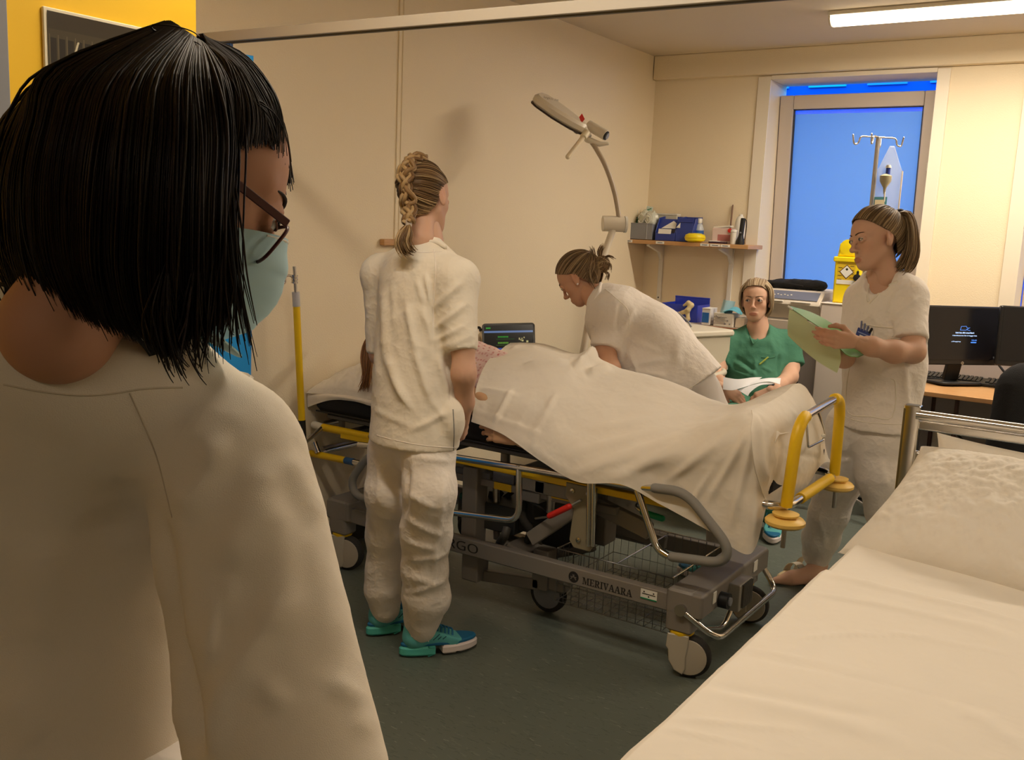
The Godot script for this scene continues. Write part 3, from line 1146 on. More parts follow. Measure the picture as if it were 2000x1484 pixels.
	part(t, "handle", Geo.new().tube([V(-2.409,1.94,-4.201), V(-2.443,1.83,-4.108)], 0.0125, 14, 2), mat(rgb(238, 224, 196), 0.3))
	part(t, "handle_knob", Geo.new().tube([V(-2.407,1.956,-4.217), V(-2.411,1.929,-4.191)], 0.018, 14, 1), mat(rgb(232, 220, 190), 0.35))
	var cyl := part(t, "motor_housing", Geo.new().tube([V(-2.441,1.998,-4.288), V(-2.343,1.948,-4.294)], 0.026, 18, 1), w)
	part(cyl, "end_ring", Geo.new().tube([V(-2.345,1.948,-4.294), V(-2.338,1.945,-4.295)], 0.0225, 16, 1), M.black)
	part(cyl, "end_cap", Geo.new().tube([V(-2.341,1.946,-4.294), V(-2.333,1.943,-4.295)], 0.0155, 16, 1), M.grey_plastic)
	part(t, "neck_socket", Geo.new().tube([V(-2.421,1.925,-4.25), V(-2.368,1.905,-4.282), V(-2.335,1.909,-4.304)], [0.016, 0.013, 0.008], 12, 2), w)
	var dm := Transform3D(Basis(V(0.83,0.043,-.556), V(-.124,0.986,-.11), V(0.543,0.16,0.824)), V(-2.446,2.024,-4.229))
	part(t, "warning_label", Geo.new().prism(dm, PackedVector2Array([Vector2(0, 0.024), Vector2(-0.014, 0.006), Vector2(-0.002, -0.024), Vector2(0.014, -0.004)]), 0.002), M.red)
	var tx := Transform3D(Basis(V(0.734,-.183,-.654).normalized(), V(0.1,0.976,-.135).normalized(), V(0.42,0.052,0.902)), V(-2.568,2.108,-4.129))
	letters(t, "SurgiLED 300", tx, 0.012, mat(rgb(110, 96, 76), 0.6), false, false, 0.075)

func iv_stand() -> void:
	var base := V(-1.285,0,-5.274)
	var top := Vector3(base.x, 0, base.z)
	# pole height from where its hooks hang
	var ht := 2.02
	top.y = ht
	var t := thing("drip_stand", "chrome drip stand with four hooks in front of the blue window", "drip stand", base)
	part(t, "pole", Geo.new().tube([base + Vector3(0, 0.12, 0), top], 0.0115, 12), M.steel)
	for k in 5:
		var an := TAU * k / 5.0 + 0.5
		var e := base + Vector3(cos(an) * 0.27, 0.075, sin(an) * 0.27)
		var lg := part(t, "leg", Geo.new().tube(bent([base + Vector3(0, 0.14, 0), base + Vector3(cos(an) * 0.06, 0.12, sin(an) * 0.06), e], 0.03), 0.011, 8), M.steel)
		var wh := Transform3D(Basis(Vector3(cos(an), 0, sin(an)), Vector3(-sin(an), 0, cos(an)), Vector3(0, -1, 0)), e + Vector3(0, -0.043, 0))
		part(lg, "caster", Geo.new().lathe(wh, [Vector2(0.001, -0.018), Vector2(0.026, -0.018), Vector2(0.032, -0.01), Vector2(0.032, 0.01), Vector2(0.026, 0.018), Vector2(0.001, 0.018)], 16), mat(rgb(95, 110, 108), 0.5))
	var ax := [V(0.779,0.007,-.636).normalized(), V(-.779,-.007,0.636).normalized(), V(-.128,-.027,-1.003).normalized(), V(-.049,-.016,1.006).normalized()]
	for k in 4:
		var d: Vector3 = ax[k]
		d.y = 0
		d = d.normalized()
		var ln := 0.13 if k < 2 else 0.11
		var hp := [top, top + d * ln * 0.75, top + d * ln * 0.78 + Vector3(0, -0.035, 0), top + d * ln * 0.98 + Vector3(0, -0.045, 0), top + d * ln * 1.05 + Vector3(0, 0.005, 0)]
		part(t, "hook", Geo.new().tube(bent(hp, 0.02), 0.0045, 8, 2), M.chrome)
	# drip bag with its filter and drug label
	var hk := top + (ax[2] as Vector3) * 0.09 + Vector3(0, -0.04, 0)
	var xv := V(0.83,0.043,-.556)
	var vx := xv.normalized()
	var bp := top + vx * 0.072 + Vector3(0.012, -0.045, 0.05)
	var bag := thing("drip_bag", "clear drip bag with blue port hanging from the drip stand", "drip bag", bp + Vector3(0, -0.42, 0))
	var bx := Transform3D(Basis(vx, Vector3.UP, vx.cross(Vector3.UP)), bp + Vector3(0, -0.25, 0))
	var poly := PackedVector2Array([Vector2(-0.012, 0.245), Vector2(0.012, 0.245), Vector2(0.055, 0.14), Vector2(0.065, 0.12), Vector2(0.065, -0.16), Vector2(-0.065, -0.16), Vector2(-0.065, 0.12), Vector2(-0.055, 0.14)])
	part(bag, "pouch", Geo.new().prism(bx, poly, 0.016, 0.006), M.clear_plastic)
	part(bag, "seam", Geo.new().tube([bx * Vector3(0.066, 0.12, 0.01), bx * Vector3(0.066, -0.16, 0.01)], 0.004, 8), mat(rgb(216, 200, 180), 0.4))
	var pt := bx * Vector3(-0.012, 0.115, 0.02)
	part(bag, "cap", Geo.new().tube([pt + Vector3(0, 0.02, 0), pt + Vector3(0, 0.035, 0)], [0.016, 0.01], 10), M.white_plastic)
	part(bag, "blue_port", Geo.new().tube([pt + Vector3(0, -0.012, 0), pt + Vector3(0, 0.02, 0)], 0.011, 10), M.blue_plastic)
	part(bag, "chamber", Geo.new().lathe(yaw(0, pt + Vector3(-0.008, -0.06, 0)), [Vector2(0.004, -0.05), Vector2(0.008, -0.02), Vector2(0.028, 0.012), Vector2(0.03, 0.04), Vector2(0.012, 0.05)], 16), mat(rgb(176, 168, 140), 0.15))
	part(bag, "drip_tube", Geo.new().tube([pt + Vector3(-0.006, -0.1, 0), pt + Vector3(-0.004, -0.15, 0)], 0.004, 8), M.white_plastic)
	var lx := Transform3D(bx.basis, bx * Vector3(-0.035, -0.075, 0.018))
	var lab := part(bag, "drug_label", Geo.new().box(lx, Vector3(0.066, 0.13, 0.002), 0.0006), mat(rgb(60, 120, 130), 0.6))
	for s in [[0.026, 0.048], [-0.032, 0.05]]:
		lx.origin = bx * Vector3(-0.039, -0.075 + s[0], 0.02)
		part(lab, "printed_panel", Geo.new().box(lx, Vector3(0.05, s[1], 0.001), 0.0), mat(rgb(196, 184, 150), 0.7))

func tablet() -> void:
	# patient monitor screen standing beyond the gurney
	var tl := V(-2.475,1.053,-3.499)
	var tr := V(-2.301,1.066,-3.617)
	var bl := V(-2.425,0.926,-3.483)
	var x := (tr - tl).normalized()
	var y := (tl - bl).normalized()
	var z := x.cross(y).normalized()
	y = z.cross(x)
	var c := tl.lerp(tr, 0.53) - y * 0.085
	var t := thing("tablet_monitor", "slim tablet screen with green and blue text standing behind the patient's chest", "tablet", c - y * 0.09)
	var xf := Transform3D(Basis(x, y, z), c)
	part(t, "casing", Geo.new().prism(Transform3D(xf.basis, c - z * 0.012), rrect(0.236, 0.172, 0.014), 0.012, 0.002), mat(rgb(38, 36, 34), 0.3))
	var sm := mat(Color.BLACK, 0.12)
	sm.emission_enabled = true
	sm.emission = Color.WHITE
	sm.emission_operator = BaseMaterial3D.EMISSION_OP_MULTIPLY
	sm.emission_texture = tablet_screen()
	sm.emission_energy_multiplier = 0.6
	var g := Geo.new()
	var q := []
	for s in [[-1, 1], [1, 1], [1, -1], [-1, -1]]:
		q.append(g.vert(c + x * s[0] * 0.109 + y * s[1] * 0.077 + z * 0.0006, z, Vector2(0.5 + s[0] * 0.5, 0.5 - s[1] * 0.5)))
	g.quad(q[0], q[1], q[2], q[3])
	part(t, "screen", g, sm)
	var st := c - y * 0.09
	part(t, "stand", Geo.new().tube([c - z * 0.02, st - z * 0.05, Vector3(st.x - 0.05, 0.02, st.z - 0.12)], 0.012, 10), M.grey_dark)
	part(t, "stand_foot", Geo.new().lathe(yaw(0, Vector3(st.x - 0.05, 0, st.z - 0.12)), [Vector2(0.001, 0.0), Vector2(0.2, 0.0), Vector2(0.2, 0.015), Vector2(0.02, 0.03), Vector2(0.001, 0.03)], 20), M.grey_dark)

func tablet_screen() -> ImageTexture:
	var im := Image.create(256, 192, false, Image.FORMAT_RGB8)
	im.fill(rgb(26, 27, 27))
	var r := RandomNumberGenerator.new()
	r.seed = 9
	im.fill_rect(Rect2i(0, 32, 256, 11), rgb(120, 150, 205))
	im.fill_rect(Rect2i(10, 12, 24, 8), rgb(60, 190, 60))
	for row in 4:
		var y := 62 + row * 34
		var col: Color = [rgb(50, 170, 50), rgb(120, 190, 60), rgb(70, 110, 230), rgb(60, 180, 90)][row]
		for k in 7: im.fill_rect(Rect2i(72 + k * 8, y, 6, 9), col)
		for k in 12: im.fill_rect(Rect2i(64 + k * 8, y + 16, 6, 3), col.darkened(0.35))
	for k in 10:
		im.fill_rect(Rect2i(r.randi_range(180, 222), r.randi_range(54, 150), r.randi_range(4, 12), r.randi_range(4, 12)), rgb(225, 210, 140))
	return ImageTexture.create_from_image(im)


func shelf_things() -> void:
	var y := 1.43
	var zf := -5.86
	var x0 := WALLX + 0.01
	var x1 := V(-2.146,1.418,-5.86)
	var t := thing("wall_shelf", "wooden wall shelf on white brackets left of the window", "shelf", Vector3((x0 + x1.x) * 0.5, y - 0.03, WALLZ))
	part(t, "board", Geo.new().bx(Vector3((x0 + x1.x) * 0.5, y - 0.013, (zf + WALLZ) * 0.5), Vector3(x1.x - x0, 0.026, zf - WALLZ), 0.003), M.wood)
	for u in [1290, 1428]:
		var p := V(-2.851,1.392,-6.1)
		if u > 1300: p = V(-2.347,1.39,-6.1)
		var g := Geo.new()
		g.bx(Vector3(p.x, y - 0.24, WALLZ + 0.008), Vector3(0.03, 0.42, 0.014), 0.002)
		g.prism(Transform3D(Basis(Vector3(0, 0, 1), Vector3(0, 1, 0), Vector3(-1, 0, 0)), Vector3(p.x + 0.012, y - 0.026, WALLZ)), PackedVector2Array([Vector2(0, 0), Vector2(0.23, 0), Vector2(0.23, -0.012), Vector2(0.06, -0.055), Vector2(0.012, -0.11), Vector2(0, -0.11)]), 0.024, 0.002)
		part(t, "bracket", g, M.white_plastic)
		for k in 2:
			part(t, "screw", Geo.new().lathe(Transform3D(Basis(Vector3.RIGHT, PI * 0.5), Vector3(p.x, y - 0.09 - k * 0.3, WALLZ + 0.016)), [Vector2(0.006, 0.0), Vector2(0.004, 0.003), Vector2(0.0005, 0.003)], 10), M.grey_dark)
	var us := [[1218, 1234], [1280, 1296], [1367, 1385], [1386, 1406], [1407, 1425]]
	var xs := [[V(-3.007,1.417,-5.858), V(-2.95,1.42,-5.858)], [V(-2.777,1.428,-5.858), V(-2.718,1.43,-5.858)], [V(-2.465,1.442,-5.858), V(-2.405,1.445,-5.858)], [V(-2.398,1.445,-5.858), V(-2.33,1.448,-5.858)], [V(-2.326,1.448,-5.858), V(-2.265,1.451,-5.858)]]
	for k in us.size():
		var a: Vector3 = xs[k][0]
		var b: Vector3 = xs[k][1]
		var lb := part(t, "shelf_label", Geo.new().bx(Vector3((a.x + b.x) * 0.5, y - 0.012, zf + 0.001), Vector3(b.x - a.x, 0.017, 0.002), 0.0004), M.paper)
		part(lb, "printed_line", Geo.new().bx(Vector3((a.x + b.x) * 0.5, y - 0.012, zf + 0.0023), Vector3((b.x - a.x) * 0.6, 0.004, 0.0004), 0.0), M.ink)
	# grey bin with clear bags and a green bottle
	var bl := V(-3.021,1.427,-5.9)
	var br := V(-2.827,1.433,-5.9)
	var cx := (bl.x + br.x) * 0.5
	var w := br.x - bl.x
	var bin := thing("storage_bin", "open grey plastic bin at the left end of the wall shelf", "bin", Vector3(cx, y, -5.98))
	var g := Geo.new()
	for s in [-1, 1]:
		g.bx(Vector3(cx + s * (w * 0.5 - 0.003), y + 0.055, -5.98), Vector3(0.006, 0.104, 0.17), 0.002)
		g.bx(Vector3(cx, y + 0.055, -5.98 + s * 0.084), Vector3(w, 0.104, 0.006), 0.002)
	g.bx(Vector3(cx, y + 0.006, -5.98), Vector3(w, 0.006, 0.17), 0.002)
	part(bin, "tub", g, M.grey_plastic)
	part(bin, "rim", Geo.new().tube([Vector3(cx - w * 0.5, y + 0.107, -5.895), Vector3(cx + w * 0.5, y + 0.107, -5.895)], 0.004, 6), M.grey_plastic)
	part(bin, "card_holder", Geo.new().bx(Vector3(cx + w * 0.3, y + 0.055, -5.893), Vector3(0.006, 0.1, 0.004), 0.001), mat(rgb(168, 170, 176), 0.4))
	var gb := thing("green_bottle", "small dark green bottle standing in the grey bin on the shelf", "bottle", Vector3(bl.x + 0.035, y + 0.01, -5.98))
	part(gb, "body", Geo.new().lathe(yaw(0, Vector3(bl.x + 0.035, y + 0.01, -5.98)), [Vector2(0.001, 0), Vector2(0.02, 0), Vector2(0.022, 0.1), Vector2(0.01, 0.125), Vector2(0.01, 0.14), Vector2(0.001, 0.14)], 14), mat(rgb(30, 92, 50), 0.3))
	part(gb, "neck", Geo.new().tube([Vector3(bl.x + 0.035, y + 0.148, -5.98), Vector3(bl.x + 0.037, y + 0.2, -5.98)], 0.002, 6), M.white_plastic)
	var ct := thing("cream_tube", "upright cream coloured tube in the grey bin", "tube", Vector3(bl.x + 0.075, y + 0.01, -5.96))
	part(ct, "body", Geo.new().tube([Vector3(bl.x + 0.075, y + 0.012, -5.96), Vector3(bl.x + 0.075, y + 0.16, -5.96)], 0.011, 12, 2), mat(rgb(236, 220, 176), 0.4))
	part(ct, "cap", Geo.new().tube([Vector3(bl.x + 0.075, y + 0.165, -5.96), Vector3(bl.x + 0.075, y + 0.18, -5.96)], 0.009, 12), M.black)
	var pk := thing("syringe_pack", "pale packet with a green stripe sticking up from the grey bin", "packet", Vector3(bl.x + 0.1, y + 0.01, -6.0))
	var px := Transform3D(Basis(Vector3(0, 0, 1), -0.16), Vector3(bl.x + 0.1, y + 0.12, -6.0))
	part(pk, "pouch", Geo.new().box(px, Vector3(0.045, 0.21, 0.012), 0.004), mat(rgb(205, 222, 216), 0.35))
	part(pk, "stripe", Geo.new().box(px * Transform3D(Basis(Vector3(0, 0, 1), 0.5), Vector3(0, 0.085, 0.0065)), Vector3(0.035, 0.006, 0.001), 0.0), mat(rgb(50, 140, 100), 0.5))
	for k in 2:
		var fl := thing("mask_bag", ["crumpled clear bag of tubing in the grey bin, next to the pale packet", "crumpled clear bag of tubing in the grey bin, next to the blue holder"][k], "bag", Vector3(cx + 0.005 + k * 0.06, y + 0.012, -5.97), "clear bags in the grey bin")
		var c := Vector3(cx + 0.005 + k * 0.055, y + 0.12, -5.97 + k * 0.01)
		var f := FastNoiseLite.new()
		f.frequency = 26.0
		f.seed = k + 3
		var sp := func(u: float, v: float) -> Vector3:
			var d := Vector3(cos(u * TAU) * sin(v * PI), -cos(v * PI), sin(u * TAU) * sin(v * PI))
			var p := c + d * Vector3(0.042, 0.075, 0.05)
			return p + d * f.get_noise_3dv(p) * 0.02
		part(fl, "pouch", Geo.new().grid(24, 16, sp), mat(rgb(212, 214, 200), 0.25))
		part(fl, "coil", Geo.new().tube(curve([c + Vector3(-0.03, 0.02, 0.05), c + Vector3(-0.01, 0.05, 0.058), c + Vector3(0.02, 0.03, 0.058), c + Vector3(0.0, -0.01, 0.06), c + Vector3(-0.025, 0.01, 0.056)], 5), 0.003, 6), M.white_plastic)
	var tb := thing("white_tray", "low white box standing behind the blue holders on the shelf", "box", V(-2.817,1.445,-6.06))
	tb.position.y = y
	part(tb, "carton", Geo.new().bx(V(-2.828,1.445,-6.06) * Vector3(1, 0, 1) + Vector3(0, y + 0.086, 0), Vector3(0.22, 0.17, 0.06), 0.004), mat(rgb(214, 208, 190), 0.6))
	part(tb, "lid", Geo.new().bx(V(-2.828,1.445,-6.06) * Vector3(1, 0, 1) + Vector3(0, y + 0.175, 0), Vector3(0.226, 0.012, 0.066), 0.003), M.white_plastic)
	# two blue holders
	for k in 2:
		var a := V(-2.805,1.44,-5.9)
		var b := V(-2.658,1.44,-5.9)
		if k:
			a = V(-2.658,1.44,-5.9)
			b = V(-2.539,1.439,-5.9)
		var h := thing("form_holder", ["blue form holder with white slips on the shelf, next to the grey bin", "plain blue form holder on the shelf, next to the spray bottle"][k], "holder", Vector3((a.x + b.x) * 0.5, y, -5.97))
		var cc := Vector3((a.x + b.x) * 0.5, y, -5.97)
		var ww := b.x - a.x
		g = Geo.new()
		var side := PackedVector2Array([Vector2(-0.08, 0.001), Vector2(0.075, 0.001), Vector2(0.075, 0.06), Vector2(0.03, 0.15), Vector2(-0.08, 0.165)])
		for s in [-1, 1]:
			g.prism(Transform3D(Basis(Vector3(0, 0, 1), Vector3(0, 1, 0), Vector3(-1, 0, 0)), cc + Vector3(s * (ww * 0.5 - 0.004) + 0.002, 0, 0)), side, 0.004, 0.001)
		g.bx(cc + Vector3(0, 0.003, 0), Vector3(ww - 0.006, 0.004, 0.15), 0.001)
		g.bx(cc + Vector3(0, 0.085, -0.077), Vector3(ww - 0.006, 0.155, 0.004), 0.001)
		if k == 0:
			g.bx(cc + Vector3(0, 0.028, 0.074), Vector3(ww - 0.006, 0.05, 0.004), 0.001)
			g.box(Transform3D(Basis(Vector3.RIGHT, -0.45), cc + Vector3(0, 0.11, 0.03)), Vector3(ww - 0.006, 0.075, 0.004), 0.001)
			part(h, "shell", g, M.blue_plastic)
			part(h, "printed_slip", Geo.new().box(Transform3D(Basis(Vector3.RIGHT, -0.2), cc + Vector3(-0.005, 0.062, 0.073)), Vector3(ww * 0.62, 0.032, 0.002), 0.0), M.paper)
			part(h, "folded_slip", Geo.new().prism(Transform3D(Basis(Vector3.RIGHT, -0.45), cc + Vector3(0.02, 0.098, 0.043)), PackedVector2Array([Vector2(-0.06, -0.018), Vector2(0.04, -0.018), Vector2(0.04, 0.02), Vector2(0.015, 0.038)]), 0.002), M.paper)
		else:
			g.box(Transform3D(Basis(Vector3.RIGHT, -0.12), cc + Vector3(0, 0.078, 0.066)), Vector3(ww - 0.006, 0.15, 0.004), 0.001)
			part(h, "shell", g, M.blue_plastic)
			part(h, "ridge", Geo.new().box(Transform3D(Basis(Vector3.RIGHT, -0.12), cc + Vector3(0, 0.128, 0.064)), Vector3(ww - 0.01, 0.006, 0.006), 0.002), M.blue_plastic)
			part(h, "slip_corner", Geo.new().prism(Transform3D(Basis(Vector3.RIGHT, -0.12), cc + Vector3(-ww * 0.42, 0.1, 0.068)), PackedVector2Array([Vector2(-0.01, -0.01), Vector2(0.018, -0.012), Vector2(0.016, 0.022)]), 0.0015), M.paper)
	# spray bottle and yellow disc
	var sb := V(-2.535,1.447,-5.99)
	sb.y = y
	var sp2 := thing("spray_bottle", "clear bottle with blue label and white cap behind the yellow disc", "bottle", sb)
	part(sp2, "body", Geo.new().lathe(yaw(0, sb), [Vector2(0.001, 0.001), Vector2(0.03, 0.001), Vector2(0.031, 0.085), Vector2(0.02, 0.115), Vector2(0.014, 0.12), Vector2(0.014, 0.13)], 18), mat(rgb(190, 196, 204), 0.25))
	part(sp2, "label", Geo.new().lathe(yaw(0, sb), [Vector2(0.0315, 0.03), Vector2(0.0317, 0.078)], 18), mat(rgb(55, 105, 190), 0.5))
	part(sp2, "cap", Geo.new().lathe(yaw(0, sb), [Vector2(0.016, 0.125), Vector2(0.0165, 0.15), Vector2(0.012, 0.156), Vector2(0.001, 0.156)], 16), M.white_plastic)
	var yd := V(-2.521,1.44,-5.9)
	yd.y = y
	var yt := thing("tape_measure", "round yellow disc lying on the wooden shelf", "disc", yd)
	part(yt, "shell", Geo.new().lathe(yaw(0, yd), [Vector2(0.001, 0.001), Vector2(0.04, 0.002), Vector2(0.062, 0.012), Vector2(0.068, 0.03), Vector2(0.062, 0.048), Vector2(0.04, 0.058), Vector2(0.001, 0.06)], 28), M.yellow_plastic)
	part(yt, "seam", Geo.new().lathe(yaw(0, yd + Vector3(0, 0.03, 0)), [Vector2(0.0675, -0.002), Vector2(0.0695, 0), Vector2(0.0675, 0.002)], 28), M.yellow)
	# flat leaflets
	var lf := V(-2.373,1.433,-5.9)
	var le := thing("leaflet", "dark leaflet lying flat on the shelf by the pink box", "leaflet", Vector3(lf.x, y, -5.92))
	part(le, "sheet", Geo.new().box(yaw(12, Vector3(lf.x, y + 0.006, -5.93)), Vector3(0.11, 0.01, 0.09), 0.001), mat(rgb(60, 34, 50), 0.5))
	part(le, "cover", Geo.new().box(yaw(30, Vector3(lf.x - 0.03, y + 0.014, -5.935)), Vector3(0.07, 0.004, 0.05), 0.001), M.paper)
	# pink printed carton, white tub with red lid, stick, flashlight, white sprayer
	var pa := V(-2.429,1.431,-5.97)
	var pb := V(-2.29,1.438,-5.97)
	var pc := Vector3((pa.x + pb.x) * 0.5, y + 0.05, -5.99)
	var pkb := thing("pink_carton", "pale pink printed carton on the shelf beside the white tub", "box", Vector3(pc.x, y, -5.99))
	part(pkb, "carton", Geo.new().bx(pc, Vector3(pb.x - pa.x, 0.098, 0.07), 0.003), mat(rgb(226, 202, 196), 0.6))
	part(pkb, "printed_panel", Geo.new().bx(pc + Vector3(0.012, -0.012, 0.0355), Vector3((pb.x - pa.x) * 0.6, 0.04, 0.001), 0.0), mat(rgb(190, 120, 116), 0.6))
	part(pkb, "flap", Geo.new().box(Transform3D(Basis(Vector3(0, 0, 1), 0.1), pc + Vector3(-0.01, 0.056, 0)), Vector3((pb.x - pa.x) * 0.85, 0.012, 0.06), 0.003), M.white_plastic)
	part(pkb, "red_dot", Geo.new().lathe(Transform3D(Basis(Vector3.RIGHT, PI * 0.5), pc + Vector3(0.05, 0.035, 0.036)), [Vector2(0.014, 0.0), Vector2(0.013, 0.006), Vector2(0.0005, 0.007)], 14), M.red)
	var wt := V(-2.271,1.426,-5.93)
	wt.y = y
	var wb := thing("white_tub", "small white tub between the pink carton and the black flashlight", "tub", wt)
	part(wb, "body", Geo.new().lathe(yaw(0, wt), [Vector2(0.001, 0.001), Vector2(0.02, 0.001), Vector2(0.021, 0.075), Vector2(0.001, 0.078)], 16), M.white_plastic)
	part(wb, "lid", Geo.new().lathe(yaw(0, wt + Vector3(0, 0.076, 0)), [Vector2(0.022, 0), Vector2(0.022, 0.012), Vector2(0.018, 0.016), Vector2(0.001, 0.016)], 16), M.white_plastic)
	var sk := V(-2.355,1.449,-6.08)
	sk.y = y
	var st := thing("wooden_stick", "thin brown stick leaning on the wall above the pink carton", "stick", sk)
	part(st, "shaft", Geo.new().tube([sk + Vector3(0, 0.004, 0.01), V(-2.366,1.674,-6.115)], 0.006, 8), mat(rgb(128, 100, 82), 0.6))
	part(st, "tip", Geo.new().tube([V(-2.366,1.674,-6.115), V(-2.365,1.684,-6.115)], [0.006, 0.003], 8), mat(rgb(110, 84, 70), 0.6))
	var fb := V(-2.228,1.44,-5.93)
	fb.y = y
	var ft := V(-2.223,1.588,-5.93)
	var fl2 := thing("flashlight", "black flashlight standing head down at the right end of the shelf", "flashlight", fb)
	var lean := Transform3D(Basis(Vector3(0, 0, 1), -0.06), fb)
	part(fl2, "head", Geo.new().lathe(lean, [Vector2(0.001, 0.001), Vector2(0.026, 0.001), Vector2(0.027, 0.02), Vector2(0.017, 0.05), Vector2(0.015, 0.06)], 18), M.black)
	part(fl2, "barrel", Geo.new().lathe(lean, [Vector2(0.015, 0.06), Vector2(0.0155, 0.15), Vector2(0.0145, 0.165), Vector2(0.001, 0.168)], 18), M.black)
	part(fl2, "switch", Geo.new().lathe(lean * Transform3D(Basis(Vector3.RIGHT, PI * 0.5), Vector3(0, 0.075, 0.015)), [Vector2(0.006, 0.0), Vector2(0.004, 0.004), Vector2(0.0005, 0.004)], 10), M.grey_plastic)
	part(fl2, "wrist_strap", Geo.new().tube(curve([lean * Vector3(0.0, 0.166, 0), lean * Vector3(0.025, 0.15, 0.005), lean * Vector3(0.033, 0.09, 0.01), lean * Vector3(0.03, 0.03, 0.012)], 5), 0.0025, 6), M.black)
	var wp := V(-2.273,1.452,-6.03)
	wp.y = y
	var ws := thing("white_sprayer", "white rounded bottle standing behind the black flashlight", "bottle", wp)
	part(ws, "body", Geo.new().lathe(yaw(0, wp), [Vector2(0.001, 0.001), Vector2(0.034, 0.001), Vector2(0.034, 0.13), Vector2(0.028, 0.16), Vector2(0.016, 0.178), Vector2(0.001, 0.182)], 18), mat(rgb(226, 224, 214), 0.35))
	part(ws, "cap", Geo.new().lathe(yaw(0, wp), [Vector2(0.012, 0.178), Vector2(0.012, 0.19), Vector2(0.001, 0.193)], 14), M.white_plastic)

func carton(called: String, label: String, cat: String, a: Vector3, b: Vector3, h: float, depth: float, m: Material, deg := 0.0) -> Node3D:
	# a, b: lower front corners
	var c := (a + b) * 0.5
	var d := (b - a) * Vector3(1, 0, 1)
	var n := d.cross(Vector3.UP).normalized()
	if n.z < 0: n = -n
	var t := thing(called, label, cat, c - n * depth * 0.5)
	var xf := Transform3D(Basis(d.normalized(), Vector3.UP, d.normalized().cross(Vector3.UP)), c - n * depth * 0.5 + Vector3(0, h * 0.5 + 0.001, 0))
	part(t, "carton", Geo.new().box(xf, Vector3(d.length(), h, depth), 0.003), m)
	t.set_meta("xf_h", h)
	return t

